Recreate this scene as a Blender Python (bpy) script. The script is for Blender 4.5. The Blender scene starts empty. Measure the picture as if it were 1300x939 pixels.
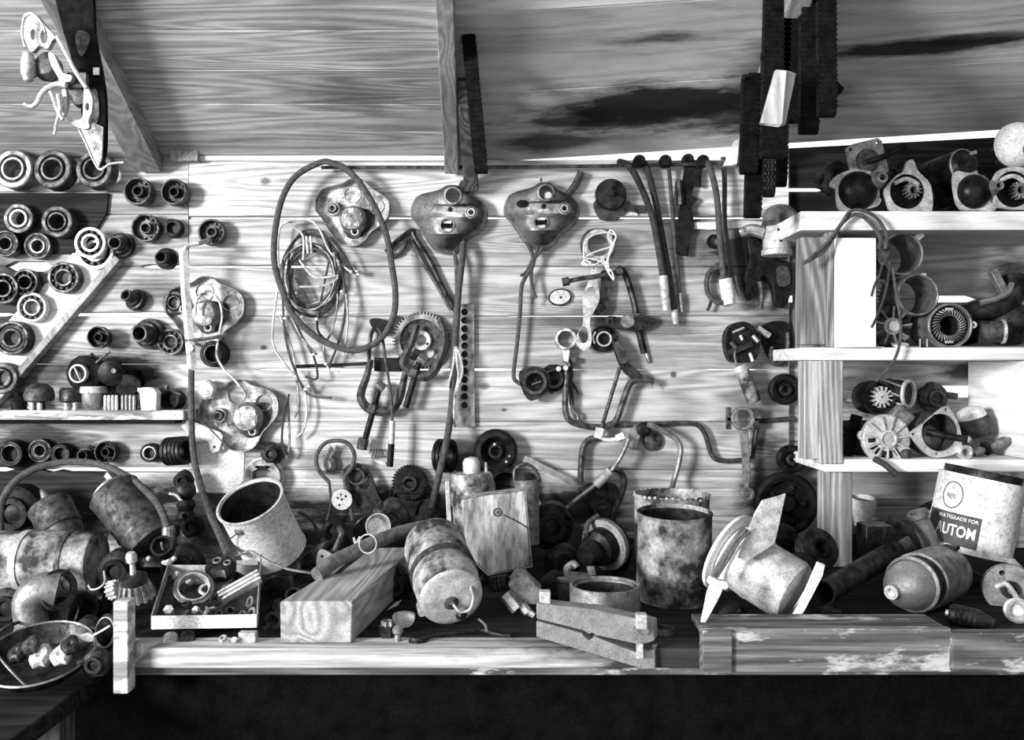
import bpy, bmesh, math, random
from mathutils import Vector, Matrix, noise
from mathutils.geometry import tessellate_polygon
random.seed(7)
PI = math.pi
F, D, H, CX, CY = 1100.0, 2.2, 1.4, 650.0, 469.5
SC = bpy.context.scene
COL = SC.collection
R = math.radians

def P(px, py, t=0.0):
    """a point of the photograph, t metres in front of the plank wall"""
    s = (D - t) / F
    return Vector(((px - CX) * s, -t, H - (py - CY) * s))
def K(t): return (D - t) / F

# ------------------------------------------------------------------ mesh builder
def cat(pts, n=6, closed=False):
    pts = [Vector(p) for p in pts]
    if len(pts) < 3: return pts
    out = []
    N = len(pts)
    rng = range(N) if closed else range(N - 1)
    for i in rng:
        if closed: a, b, c, d = pts[(i-1) % N], pts[i], pts[(i+1) % N], pts[(i+2) % N]
        else: a, b, c, d = pts[max(i-1, 0)], pts[i], pts[i+1], pts[min(i+2, N-1)]
        for j in range(n):
            u = j / n
            out.append(0.5 * ((2*b) + (c-a)*u + (2*a-5*b+4*c-d)*u*u + (3*b-a-3*c+d)*u**3))
    if not closed: out.append(pts[-1])
    return out
def rot2(p, a): return (p[0]*math.cos(a)-p[1]*math.sin(a), p[0]*math.sin(a)+p[1]*math.cos(a))
def circ(r, cx=0, cy=0, n=24, ry=None, a0=0):
    ry = r if ry is None else ry
    return [(cx+r*math.cos(a0+2*PI*i/n), cy+ry*math.sin(a0+2*PI*i/n)) for i in range(n)]
def sm2(pts, n=5):
    return [(p.x, p.y) for p in cat([(x, y, 0) for x, y in pts], n, True)]
def area2(o): return sum(o[i][0]*o[(i+1) % len(o)][1]-o[(i+1) % len(o)][0]*o[i][1] for i in range(len(o)))
def gear2(r, rr, n, duty=.5):
    o = []
    for i in range(n):
        a = 2*PI*i/n; w = 2*PI/n
        for f, q in ((0, r), (duty*.35, rr), (duty*.9, rr), (duty*1.15, r)):
            o.append((q*math.cos(a+f*w), q*math.sin(a+f*w)))
    return o

class MB:
    def __init__(s): s.v = []; s.f = []; s.M = None; s.uv = None
    def at(s, M): s.M = M; return s
    def pos(s, x=0, y=0, z=0, rx=0, ry=0, rz=0):
        s.M = Matrix.Translation((x, y, z)) @ Matrix.Rotation(R(rz), 4, 'Z') @ Matrix.Rotation(R(ry), 4, 'Y') @ Matrix.Rotation(R(rx), 4, 'X'); return s
    def add(s, vs, fs):
        o = len(s.v)
        for p in vs:
            p = Vector(p)
            s.v.append(s.M @ p if s.M else p)
        s.f += [tuple(i+o for i in f) for f in fs]
        return s
    def lathe(s, prof, n=28, closed=False, wob=0, jit=0):
        vs = []; fs = []; m = len(prof)
        for i in range(n):
            a = 2*PI*i/n
            for (r, z) in prof:
                q = r*(1+wob*math.sin(3*a+z*.05)+jit*noise.noise(Vector((math.cos(a)*1.7, math.sin(a)*1.7, z*.06))))
                vs.append((q*math.cos(a), q*math.sin(a), z))
        for i in range(n):
            j = (i+1) % n
            for k in range(m if closed else m-1):
                l = (k+1) % m
                fs.append((i*m+k, j*m+k, j*m+l, i*m+l))
        return s.add(vs, fs)
    def cyl(s, r, z0, z1, n=24, r2=None):
        r2 = r if r2 is None else r2
        return s.lathe([(0.0001, z0), (r, z0), (r2, z1), (0.0001, z1)], n)
    def ring(s, ro, ri, z0, z1, n=28, b=None):
        b = min(ro-ri, abs(z1-z0))*.18 if b is None else b
        return s.lathe([(ri, z0), (ro-b, z0), (ro, z0+b), (ro, z1-b), (ro-b, z1), (ri+b, z1), (ri, z1-b)], n, True)
    def tube(s, pts, r, n=8, smooth=5, closed=False, flat=None):
        pts = cat(pts, smooth, closed) if smooth > 1 else [Vector(p) for p in pts]
        N = len(pts); vs = []; fs = []
        T = []
        for i in range(N):
            if closed: d = pts[(i+1) % N]-pts[i-1]
            else: d = pts[min(i+1, N-1)]-pts[max(i-1, 0)]
            T.append(d.normalized() if d.length > 1e-9 else Vector((0, 0, 1)))
        up = Vector((0, 0, 1)) if abs(T[0].z) < .9 else Vector((1, 0, 0))
        nx = T[0].cross(up).normalized()
        for i in range(N):
            nx = (nx - T[i]*nx.dot(T[i])).normalized(); ny = T[i].cross(nx)
            rr = r(i/(N-1)) if callable(r) else r
            for k in range(n):
                a = 2*PI*k/n
                fx, fy = (flat if flat else (1, 1))
                vs.append(pts[i]+nx*math.cos(a)*rr*fx+ny*math.sin(a)*rr*fy)
        for i in range(N if closed else N-1):
            j = (i+1) % N
            for k in range(n):
                l = (k+1) % n
                fs.append((i*n+k, i*n+l, j*n+l, j*n+k))
        if not closed:
            fs.append(tuple(range(n))[::-1]); fs.append(tuple((N-1)*n+k for k in range(n)))
        return s.add(vs, fs)
    def plate(s, out, z0, z1, holes=()):
        if area2(out) < 0: out = out[::-1]
        loops = [list(out)]
        for h in holes: loops.append(h[::-1] if area2(h) > 0 else list(h))
        flat = [p for l in loops for p in l]; n = len(flat)
        want = abs(area2(loops[0]))-sum(abs(area2(l)) for l in loops[1:]); best = None
        for ang in ((0, .37, .91, 1.3, 2.2, 2.9) if len(loops) > 1 else (0,)):
            tr = tessellate_polygon([[Vector((*rot2(p, ang), 0)) for p in l] for l in loops])
            got = sum(abs((flat[b][0]-flat[a][0])*(flat[c][1]-flat[a][1])-(flat[b][1]-flat[a][1])*(flat[c][0]-flat[a][0])) for a, b, c in tr)
            if best is None or abs(got-want) < best[0]-1e-9: best = (abs(got-want), tr)
            if best[0] < 1e-4*want: break
        tri = best[1]
        if best[0] > .01*want: print('TESS', best[0]/want, len(loops))
        vs = [(x, y, z1) for x, y in flat]+[(x, y, z0) for x, y in flat]
        fs = []
        for a, b, c in tri:
            A, B, C = flat[a], flat[b], flat[c]
            if (B[0]-A[0])*(C[1]-A[1])-(B[1]-A[1])*(C[0]-A[0]) < 0: b, c = c, b
            fs.append((a, b, c)); fs.append((c+n, b+n, a+n))
        o = 0
        for l in loops:
            m = len(l)
            for i in range(m):
                j = (i+1) % m
                fs.append((o+i, o+i+n, o+j+n, o+j))
            o += m
        return s.add(vs, fs)
    def loft(s, rings, cap0=False, cap1=False):
        m = len(rings[0]); vs = [p for r in rings for p in r]; fs = []
        for a in range(len(rings)-1):
            for k in range(m):
                l = (k+1) % m
                fs.append((a*m+k, a*m+l, (a+1)*m+l, (a+1)*m+k))
        if cap0: fs.append(tuple(range(m))[::-1])
        if cap1: fs.append(tuple((len(rings)-1)*m+k for k in range(m)))
        return s.add(vs, fs)
    def box(s, x0, x1, y0, y1, z0, z1):
        vs = [(x, y, z) for z in (z0, z1) for y in (y0, y1) for x in (x0, x1)]
        return s.add(vs, [(0, 2, 3, 1), (4, 5, 7, 6), (0, 1, 5, 4), (2, 6, 7, 3), (1, 3, 7, 5), (0, 4, 6, 2)])
    def hexa(s, c8):
        return s.add(c8, [(0, 2, 3, 1), (4, 5, 7, 6), (0, 1, 5, 4), (2, 6, 7, 3), (1, 3, 7, 5), (0, 4, 6, 2)])
    def ball(s, x, y, z, r, n=10, sz=1):
        m = n//2+1
        prof = [(max(r*math.sin(PI*i/m), 1e-4), -r*sz*math.cos(PI*i/m)) for i in range(m+1)]
        vs = []; fs = []; q = len(prof)
        for i in range(n):
            a = 2*PI*i/n
            for (rr, z_) in prof: vs.append((x+rr*math.cos(a), y+rr*math.sin(a), z+z_))
        for i in range(n):
            j = (i+1) % n
            for k in range(q-1): fs.append((i*q+k, j*q+k, j*q+k+1, i*q+k+1))
        return s.add(vs, fs)
    def hexnut(s, r, z0, z1, ri=0, n=6):
        if ri: return s.plate(circ(r, n=n), z0, z1, [circ(ri, n=12)])
        return s.lathe([(0.0001, z0), (r, z0), (r, z1-.1*r), (r*.88, z1), (0.0001, z1)], n)
    def mesh(s, name, k=1.0, ang=35):
        me = bpy.data.meshes.new(name)
        me.from_pydata([tuple(p*k) for p in s.v], [], s.f)
        bm = bmesh.new(); bm.from_mesh(me)
        bmesh.ops.remove_doubles(bm, verts=bm.verts, dist=1e-6)
        bmesh.ops.recalc_face_normals(bm, faces=bm.faces)
        bm.to_mesh(me); bm.free()
        me.shade_smooth(); me.set_sharp_from_angle(angle=R(ang))
        return me

def link(o, parent=None):
    COL.objects.link(o)
    if parent: o.parent = parent
    return o
def frame(axis, roll=0):
    z = Vector(axis).normalized()
    up = Vector((0, 0, 1)) if abs(z.z) < .97 else Vector((0, 1, 0))
    x = up.cross(z).normalized(); y = z.cross(x)
    M = Matrix((x, y, z)).transposed()
    return (M @ Matrix.Rotation(R(roll), 3, 'Z'))

def bevel(o, w, seg=2):
    m = o.modifiers.new('bevel', 'BEVEL'); m.width = w; m.segments = seg; m.limit_method = 'ANGLE'; m.angle_limit = R(40)

class T:
    """one thing; meshes are given in photograph pixels at the thing's distance"""
    def __init__(s, name, label, cat_, px, py, t, axis=(0, -1, 0), roll=0, group=None, k=None):
        s.name, s.label, s.cat, s.group = name, label, cat_, group
        s.loc = P(px, py, t); s.k = k or K(t); s.rot = frame(axis, roll).to_euler(); s.root = None
    def _tag(s, o):
        o.location = s.loc; o.rotation_euler = s.rot
        o['label'] = s.label; o['category'] = s.cat
        if s.group: o['group'] = s.group
        s.root = o
    def part(s, name, mb, mat, parent=None, label=None, bev=0, ang=35):
        if not s.root:
            e = bpy.data.objects.new(s.name, None); e.empty_display_size = .02; COL.objects.link(e); s._tag(e)
        me = mb.mesh(name, s.k, ang); me.materials.append(mat)
        o = link(bpy.data.objects.new(name, me), parent or s.root)
        if label: o['label'] = label
        if bev: bevel(o, bev*s.k)
        return o
    def one(s, mb, mat, bev=0, ang=35, kind=None):
        me = mb.mesh(s.name, s.k, ang); me.materials.append(mat)
        o = link(bpy.data.objects.new(s.name, me)); s._tag(o)
        if kind: o['kind'] = kind
        if bev: bevel(o, bev*s.k)
        return o
def TA(name, label, cat_, A, B, roll=0, group=None):
    """a thing whose axis runs from A to B (px, py, t); returns thing and length in px"""
    a, b = P(*A), P(*B)
    t = T(name, label, cat_, *A, axis=(b-a), roll=roll, group=group)
    t.k = (K(A[2])+K(B[2]))/2
    return t, (b-a).length/t.k
def rel(t, pts, tt):
    """photograph points -> local coordinates of thing t (axis towards the camera)"""
    Mi = frame((0, -1, 0)).inverted() if False else None
    q = t.rot.to_matrix().inverted()
    out = []
    for p in pts:
        w = P(p[0], p[1], p[2] if len(p) > 2 else tt)
        out.append(q @ (w - t.loc) / t.k)
    return out
def hose(name, label, cat_, pts, r, mat, t0=.03, closed=False, group=None, n=8, smooth=5):
    p0 = pts[0]
    th = T(name, label, cat_, p0[0], p0[1], p0[2] if len(p0) > 2 else t0, group=group)
    return th.one(MB().tube(rel(th, pts, t0), r, n, smooth, closed), mat)
def copy_tree(o, parent=None):
    c = o.copy(); COL.objects.link(c); c.parent = parent
    for ch in list(o.children): copy_tree(ch, c)
    return c
CACHE = {}
def place(kind, builder, name, label, cat_, px, py, t, size, axis=(0, -1, 0), roll=0, group=None):
    """first of a kind is built at unit size, the following ones are copies"""
    if kind not in CACHE:
        th = T(name, label, cat_, px, py, t, axis, roll, group, k=1.0)
        builder(th); root = th.root; CACHE[kind] = root
    else:
        root = copy_tree(CACHE[kind])
        for key in ('group',):
            if key in root: del root[key]
    root.location = P(px, py, t); root.rotation_euler = frame(axis, roll).to_euler()
    s = size*K(t); root.scale = (s, s, s)
    root['label'] = label; root['category'] = cat_
    if group: root['group'] = group
    return root

# ------------------------------------------------------------------ materials
def nodes(name):
    m = bpy.data.materials.new(name); m.use_nodes = True; nt = m.node_tree; nt.nodes.clear()
    out = nt.nodes.new('ShaderNodeOutputMaterial'); b = nt.nodes.new('ShaderNodeBsdfPrincipled')
    nt.links.new(b.outputs[0], out.inputs[0]); return m, nt, b
def N(nt, t, **kw):
    n = nt.nodes.new(t)
    for k, v in kw.items():
        if k in n.inputs: n.inputs[k].default_value = v
        else: setattr(n, k, v)
    return n
def ramp(nt, fac, stops):
    r = nt.nodes.new('ShaderNodeValToRGB'); e = r.color_ramp.elements
    while len(e) > 1: e.remove(e[-1])
    e[0].position = stops[0][0]; e[0].color = (*[stops[0][1]]*3, 1)
    for p, c in stops[1:]:
        q = e.new(p); q.color = (c, c, c, 1)
    nt.links.new(fac, r.inputs[0]); return r.outputs[0]
def mixc(nt, fac, a, b, mode='MIX'):
    m = nt.nodes.new('ShaderNodeMix'); m.data_type = 'RGBA'; m.blend_type = mode
    for i, x in ((0, fac), (6, a), (7, b)):
        if isinstance(x, (int, float)): m.inputs[i].default_value = x if i == 0 else (x, x, x, 1)
        else: nt.links.new(x, m.inputs[i])
    return m.outputs[2]
def math_(nt, op, a, b=0.0):
    m = nt.nodes.new('ShaderNodeMath'); m.operation = op
    for i, x in ((0, a), (1, b)):
        if isinstance(x, (int, float)): m.inputs[i].default_value = x
        else: nt.links.new(x, m.inputs[i])
    return m.outputs[0]
def bump(nt, b, h, strength, dist=.002):
    n = nt.nodes.new('ShaderNodeBump'); n.inputs['Strength'].default_value = strength; n.inputs['Distance'].default_value = dist
    nt.links.new(h, n.inputs['Height']); nt.links.new(n.outputs[0], b.inputs['Normal'])
def coords(nt, sc=(1, 1, 1), world=False):
    tc = nt.nodes.new('ShaderNodeTexCoord'); oi = nt.nodes.new('ShaderNodeObjectInfo')
    mp = nt.nodes.new('ShaderNodeMapping'); mp.inputs['Scale'].default_value = sc
    g = nt.nodes.new('ShaderNodeNewGeometry')
    # world-size coordinates shifted by the thing's own random number
    src = g.outputs['Position']
    ad = nt.nodes.new('ShaderNodeVectorMath'); ad.operation = 'ADD'
    nt.links.new(src, ad.inputs[0])
    if not world: nt.links.new(oi.outputs['Random'], ad.inputs[1])
    nt.links.new(ad.outputs[0], mp.inputs[0]); return mp.outputs[0]
def metal(name, lo, hi, rough=.42, met=.75, scale=40, contrast=.25, bmp=.35, streak=1.0):
    m, nt, b = nodes(name)
    co = coords(nt, (1, 1, streak))
    n1 = N(nt, 'ShaderNodeTexNoise', Scale=scale, Detail=7.0, Roughness=.62); nt.links.new(co, n1.inputs['Vector'])
    n2 = N(nt, 'ShaderNodeTexNoise', Scale=scale*7, Detail=3.0, Roughness=.7); nt.links.new(co, n2.inputs['Vector'])
    c = ramp(nt, n1.outputs[0], [(.5-contrast/2, lo), (.5+contrast/2, hi)])
    sp = ramp(nt, n2.outputs[0], [(.3, .45), (.55, 1.0)])
    c = mixc(nt, 1.0, c, sp, 'MULTIPLY')
    nt.links.new(c, b.inputs['Base Color'])
    rr = ramp(nt, n1.outputs[0], [(.35, min(rough+.25, 1)), (.65, rough)])
    nt.links.new(rr, b.inputs['Roughness']); b.inputs['Metallic'].default_value = met
    b.inputs['Specular IOR Level'].default_value = .03 if hi < .02 else (.1 if hi < .2 else .35)
    if bmp: bump(nt, b, n2.outputs[0], bmp, .0012)
    return m
def wood(name, lo, mid, hi, axis='X', grain=1.0, stain=0.0, stain_c=.03, rough=.75, stains=(), worn=None, wt=.46):
    """planks: contour grain stretched along the board; each board has its own 'rnd' attribute"""
    m, nt, b = nodes(name)
    st = {'X': (.55, 7, 7), 'Y': (7, .55, 7), 'Z': (7, 7, .55)}[axis]
    tc = nt.nodes.new('ShaderNodeTexCoord')
    at = nt.nodes.new('ShaderNodeAttribute'); at.attribute_name = 'rnd'
    oi = nt.nodes.new('ShaderNodeObjectInfo')
    rnd = math_(nt, 'ADD', at.outputs['Fac'], oi.outputs['Random'])
    mp = nt.nodes.new('ShaderNodeMapping'); mp.inputs['Scale'].default_value = st
    nt.links.new(tc.outputs['Object'], mp.inputs[0])
    w = math_(nt, 'MULTIPLY', rnd, 37.0)
    n1 = N(nt, 'ShaderNodeTexNoise', noise_dimensions='4D', Scale=1.6, Detail=1.5, Roughness=.45, Distortion=.3)
    nt.links.new(mp.outputs[0], n1.inputs['Vector']); nt.links.new(w, n1.inputs['W'])
    k = math_(nt, 'SINE', math_(nt, 'MULTIPLY', n1.outputs[0], 115.0*grain))
    k = math_(nt, 'ADD', math_(nt, 'MULTIPLY', k, .5), .5)
    fine = N(nt, 'ShaderNodeTexNoise', noise_dimensions='4D', Scale=9.0, Detail=5.0, Roughness=.7)
    mp2 = nt.nodes.new('ShaderNodeMapping'); mp2.inputs['Scale'].default_value = tuple(q*(2.2 if q < 1 else 4.5) for q in st)
    nt.links.new(tc.outputs['Object'], mp2.inputs[0]); nt.links.new(mp2.outputs[0], fine.inputs['Vector']); nt.links.new(w, fine.inputs['W'])
    g = math_(nt, 'ADD', math_(nt, 'MULTIPLY', k, .23), math_(nt, 'MULTIPLY', fine.outputs[0], .77))
    c = ramp(nt, g, [(.22, lo), (.48, mid), (.72, hi)])
    big = N(nt, 'ShaderNodeTexNoise', noise_dimensions='4D', Scale=1.1, Detail=6.0, Roughness=.6)
    mp3 = nt.nodes.new('ShaderNodeMapping'); mp3.inputs['Scale'].default_value = tuple(1.4 if q < 1 else 3.2 for q in st)
    nt.links.new(tc.outputs['Object'], mp3.inputs[0]); nt.links.new(mp3.outputs[0], big.inputs['Vector']); nt.links.new(w, big.inputs['W'])
    c = mixc(nt, 1.0, c, ramp(nt, big.outputs[0], [(.32, .55), (.55, 1.0), (.7, 1.25)]), 'MULTIPLY')
    tn = math_(nt, 'FRACT', math_(nt, 'MULTIPLY', at.outputs['Fac'], 7.3))
    c = mixc(nt, 1.0, c, ramp(nt, tn, [(0.0, 1.05), (1.0, .66)]), 'MULTIPLY')
    if stain:
        sm = ramp(nt, big.outputs[0], [(.5-stain, 1.0), (.62-stain, 0.0)])
        c = mixc(nt, sm, c, stain_c)
    if worn is not None:
        wn = N(nt, 'ShaderNodeTexNoise', Scale=14.0, Detail=7.0, Roughness=.7); mpw = nt.nodes.new('ShaderNodeMapping')
        mpw.inputs['Scale'].default_value = tuple(.5 if q < 1 else 1.6 for q in st)
        nt.links.new(tc.outputs['Object'], mpw.inputs[0]); nt.links.new(mpw.outputs[0], wn.inputs['Vector'])
        c = mixc(nt, ramp(nt, wn.outputs[0], [(wt, 0.0), (wt+.07, 1.0)]), c, worn)
    # stains with a place of their own: (x, y, z, rx, ry, rz, strength)
    if stains:
        dn = N(nt, 'ShaderNodeTexNoise', Scale=9.0, Detail=6.0, Roughness=.65)
        md = nt.nodes.new('ShaderNodeMapping'); md.inputs['Scale'].default_value = tuple(.5 if q < 1 else 1.7 for q in st)
        nt.links.new(tc.outputs['Object'], md.inputs[0]); nt.links.new(md.outputs[0], dn.inputs['Vector'])
        wob = math_(nt, 'SUBTRACT', dn.outputs[0], .5)
    for (sx, sy, sz, rx, ry, rz, amt) in stains:
        mq = nt.nodes.new('ShaderNodeMapping'); mq.vector_type = 'TEXTURE'
        mq.inputs['Location'].default_value = (sx, sy, sz); mq.inputs['Scale'].default_value = (rx, ry, rz)
        nt.links.new(tc.outputs['Object'], mq.inputs[0])
        ln = nt.nodes.new('ShaderNodeVectorMath'); ln.operation = 'LENGTH'; nt.links.new(mq.outputs[0], ln.inputs[0])
        v = math_(nt, 'ADD', ln.outputs['Value'], math_(nt, 'MULTIPLY', wob, 1.9 if rz > .02 else .8))
        f = ramp(nt, v, [(.5, amt), (1.0, 0.0)])
        c = mixc(nt, f, c, stain_c)
    nt.links.new(c, b.inputs['Base Color']); b.inputs['Roughness'].default_value = rough
    b.inputs['Specular IOR Level'].default_value = .1
    bump(nt, b, g, .35, .002)
    return m
def plain(name, v, rough=.6, met=0.0, var=.25, scale=50, bmp=.15):
    return metal(name, v*(1-var), min(v*(1+var), 1), rough, met, scale, .3, bmp)

# ------------------------------------------------------------------ palette (the photograph is black and white)
M_BLACK = metal('oily_black_iron', .006, .028, .34, .35, 45)
M_DARK = metal('dark_greasy_steel', .012, .065, .34, .6, 45)
M_IRON = metal('rusty_iron', .03, .14, .45, .5, 55, .3)
M_MID = metal('worn_dull_steel', .035, .15, .4, .65, 50, .3)
M_GREY = metal('grey_steel', .14, .42, .42, .7, 50, .3)
M_LITE = metal('pale_cast_metal', .35, .75, .5, .35, 45, .3)
M_SHINE = metal('worn_bright_steel', .45, .85, .28, .8, 60, .3, .2)
M_DUSTY = metal('dusty_stained_casting', .16, .62, .5, .3, 38, .22, .4)
M_WHITE = metal('white_paint', .72, .92, .6, 0, 30, .2, .1)
M_RUBBER = metal('black_rubber', .004, .014, .55, 0, 60, .3, .3)
M_HOSE = metal('grey_rubber_hose', .05, .11, .5, 0, 80, .3, .2)
M_CABLE = metal('dark_cable_sheath', .03, .07, .45, 0, 80, .3, .15)
M_RUSTCAN = metal('rust_mottled_tin', .035, .52, .5, .3, 18, .2, .35)
M_SHEET = metal('streaked_tin_sheet', .12, .75, .4, .5, 22, .3, .2, .25)
M_PAINTCAN = metal('paint_spattered_tin', .55, .9, .5, .1, 22, .5, .25)
M_LABEL = metal('stained_white_label', .62, .95, .55, 0, 16, .22, .1)
M_STRING = plain('white_string', .8, .8)
M_CARD = plain('grey_cardboard', .33, .9, 0, .3, 30)
M_INK = plain('dark_label_ink', .10, .7)
M_EARTH = metal('dark_earth', .010, .03, .95, 0, 8, .4, .6)
M_BOUNCE = metal('pale_sandy_ground', .55, .75, .9, 0, 4, .4, .3)  # pale colour for the added slab that throws light upward
M_OLDCAN = metal('dark_mottled_tin', .02, .40, .5, .3, 18, .22, .35)
M_GRIME_SHADE = metal('dried_oil_grime', .002, .006, .9, 0, 30, .4, .6)  # near black: grime on parts, and painted shade below the bench

def loc(px, py, t=0): return tuple(P(px, py, t))
def st(px, py, rx, ry, amt, t=0):
    p = P(px, py, t); k = K(t); return (p.x, p.y, p.z, rx*k, .4, ry*k, amt)
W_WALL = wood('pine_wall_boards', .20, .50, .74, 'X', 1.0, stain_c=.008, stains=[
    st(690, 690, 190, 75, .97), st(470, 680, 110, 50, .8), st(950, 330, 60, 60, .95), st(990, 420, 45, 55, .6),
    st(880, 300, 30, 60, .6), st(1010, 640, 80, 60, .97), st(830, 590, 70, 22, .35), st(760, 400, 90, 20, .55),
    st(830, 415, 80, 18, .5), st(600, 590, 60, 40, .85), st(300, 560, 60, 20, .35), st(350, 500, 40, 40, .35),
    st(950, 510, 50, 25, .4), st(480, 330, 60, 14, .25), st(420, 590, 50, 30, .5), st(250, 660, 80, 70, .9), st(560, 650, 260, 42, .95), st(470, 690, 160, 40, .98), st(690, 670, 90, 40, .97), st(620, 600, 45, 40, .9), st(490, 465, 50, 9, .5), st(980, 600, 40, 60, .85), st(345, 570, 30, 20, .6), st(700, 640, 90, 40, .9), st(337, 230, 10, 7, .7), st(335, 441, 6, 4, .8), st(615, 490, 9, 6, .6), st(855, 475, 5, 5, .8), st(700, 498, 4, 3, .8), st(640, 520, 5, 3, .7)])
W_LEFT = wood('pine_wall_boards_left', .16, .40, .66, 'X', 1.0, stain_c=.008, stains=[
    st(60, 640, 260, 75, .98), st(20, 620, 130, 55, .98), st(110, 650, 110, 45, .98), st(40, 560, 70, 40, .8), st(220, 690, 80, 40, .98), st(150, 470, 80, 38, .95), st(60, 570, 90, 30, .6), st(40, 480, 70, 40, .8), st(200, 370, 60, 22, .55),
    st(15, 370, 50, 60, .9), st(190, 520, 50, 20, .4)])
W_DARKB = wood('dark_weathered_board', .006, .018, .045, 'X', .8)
W_MIDB = wood('grey_weathered_board', .22, .48, .72, 'X', 1.0, stain_c=.008, stains=[st(1290, 350, 40, 40, .9), st(1105, 500, 50, 30, .7), st(1240, 470, 60, 14, .9), st(1110, 690, 120, 30, .8)])
W_ROOFL = wood('roof_boards_left', .20, .42, .66, 'X', 1.0, stain_c=.02, stains=[
    st(470, 155, 70, 26, .55), st(420, 75, 120, 14, .35), st(520, 115, 50, 20, .5), st(180, 100, 60, 60, .4)])
W_ROOFR = wood('roof_boards_right', .52, .80, .95, 'X', .45, stain_c=.012, stains=[
    tuple(P(850, 145, .15))+(.46, .09, .30, .97), tuple(P(930, 160, .1))+(.22, .08, .30, .9), tuple(P(760, 165, .12))+(.26, .05, .30, .8), tuple(P(700, 185, .05))+(.16, .06, .06, .85), tuple(P(870, 65, .36))+(.22, .03, .05, .8),
    tuple(P(1150, 48, .285))+(.30, .03, .2, .93), tuple(P(1240, 40, .30))+(.2, .02, .2, .8), tuple(P(960, 130, .2))+(.10, .2, .2, .6)])
W_RAFTER = wood('rafter_timber', .16, .30, .45, 'Y', .8)
W_DKTIMBER = wood('old_dark_timber', .03, .08, .2, 'Y', .8)
W_BENCH = wood('worn_bench_timber', .16, .36, .62, 'X', .7, stain_c=.012, stains=[(.92, 0, 0, .34, .3, .3, .93), (.62, .02, .05, .12, .03, .1, .7), (.02, 0, 0, .05, .1, .2, .6)])
W_OILY = wood('oil_soaked_board', .004, .012, .035, 'X', .7)
W_CRATE = wood('dirty_crate_board', .03, .11, .24, 'X', .7, worn=.5, wt=.56)
W_SHELF = wood('limewashed_shelf_board', .45, .72, .88, 'X', .6)
W_SIDE = wood('limewashed_side_board', .45, .72, .88, 'Z', .6)
W_POST = wood('flaking_painted_post', .10, .30, .62, 'Y', .9)
W_POSTD = wood('bare_grey_post', .05, .15, .36, 'Y', .9)
W_WPOST = wood('white_painted_board', .8, .86, .92, 'Y', .3)
W_BLOCK = wood('sawn_timber_block', .12, .28, .46, 'Z', .8)
W_LEDGE = wood('narrow_worn_ledge', .10, .30, .5, 'X', .9, worn=.75, wt=.5)

def planks(name, rows, x0, x1, gapf, mat, thick=.02, step=12, t0=0.0, tones=None, kind='structure', cut=None):
    """horizontal boards: rows = list of (top, bottom) in px at distance t0; one object, real gaps between boards"""
    mb = MB(); rnd = []
    for i, (a, b) in enumerate(rows):
        n = max(2, int((x1-x0)/step)); top = []; bot = []
        for j in range(n+1):
            x = x0+(x1-x0)*j/n
            top.append((x, a+gapf(a, x)/2)); bot.append((x, b-gapf(b, x)/2))
        vs = []; fs = []; yoff = random.uniform(-.0015, .0015)
        bev = .7
        for (tx, ty), (bx, by) in zip(top, bot):
            for (px, py, dy) in ((tx, ty+bev, 0), (tx, ty, .0025), (tx, ty, thick), (bx, by, thick), (bx, by, .0025), (bx, by-bev, 0)):
                p = P(px, py, t0); vs.append((p.x, p.y+dy+yoff, p.z))
        m = 6
        for j in range(n):
            for k in range(m):
                l = (k+1) % m; fs.append((j*m+k, j*m+l, (j+1)*m+l, (j+1)*m+k))
        fs.append(tuple(range(m))); fs.append(tuple(n*m+k for k in range(m))[::-1])
        c0 = len(mb.f); mb.add(vs, fs); rnd += [random.random()]*(len(mb.f)-c0)
    me = bpy.data.meshes.new(name); me.from_pydata([tuple(v) for v in mb.v], [], mb.f)
    at = me.attributes.new('rnd', 'FLOAT', 'FACE')
    for i, v in enumerate(rnd): at.data[i].value = v
    bm = bmesh.new(); bm.from_mesh(me); bmesh.ops.recalc_face_normals(bm, faces=bm.faces); bm.to_mesh(me); bm.free()
    me.materials.append(mat)
    o = link(bpy.data.objects.new(name, me)); o['kind'] = kind; return o

def wn(x, s, a): return a*noise.noise(Vector((x*.03, s*3.1, 0)))
def gap_mid(y, x):
    if y == 276: return max(.3, 3.4+wn(x, 1, 2)) if x < 985 else .3
    if y == 338: return max(.3, 3.2+wn(x, 2, 2)) if x < 412 else .5
    if y == 401: return max(.2, 1.8+wn(x, 3, 2)) if 650 < x < 800 else .3
    if y == 469: return max(.3, 2.6+wn(x, 4, 2.2)) if (330 < x < 640 or 900 < x < 960) else (1.2 if x < 730 and x > 600 else .4)
    if y == 204: return -2+wn(x, 9, 2)
    return .35
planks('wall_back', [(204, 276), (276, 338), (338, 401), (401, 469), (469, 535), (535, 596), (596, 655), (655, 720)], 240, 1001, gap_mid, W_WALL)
planks('wall_base', [(720, 790), (790, 1000), (1000, 1170)], -420, 1700, gap_mid, M_GRIME_SHADE)  # near-black colour paints in the shade on the wall below the bench
def gap_left(y, x):
    if y == 338: return max(.3, 4.5+wn(x, 5, 2)) if x > 190 else (13 if 10 < x < 66 else .5)
    if y == 399: return max(1.5, 5.5+wn(x, 6, 3)) if x > 92 else (5 if 18 > x else .5)
    if y == 596: return max(2, 6+wn(x, 7, 2)) if (x > 80 or x < 8 or 56 < x < 66) else .5
    return .35
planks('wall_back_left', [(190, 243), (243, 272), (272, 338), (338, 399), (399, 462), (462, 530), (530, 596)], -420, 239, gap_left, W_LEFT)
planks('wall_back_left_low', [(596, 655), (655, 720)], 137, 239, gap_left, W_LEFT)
planks('wall_back_left_dark', [(596, 655), (655, 720)], -420, 136, gap_left, W_DARKB)
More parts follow.
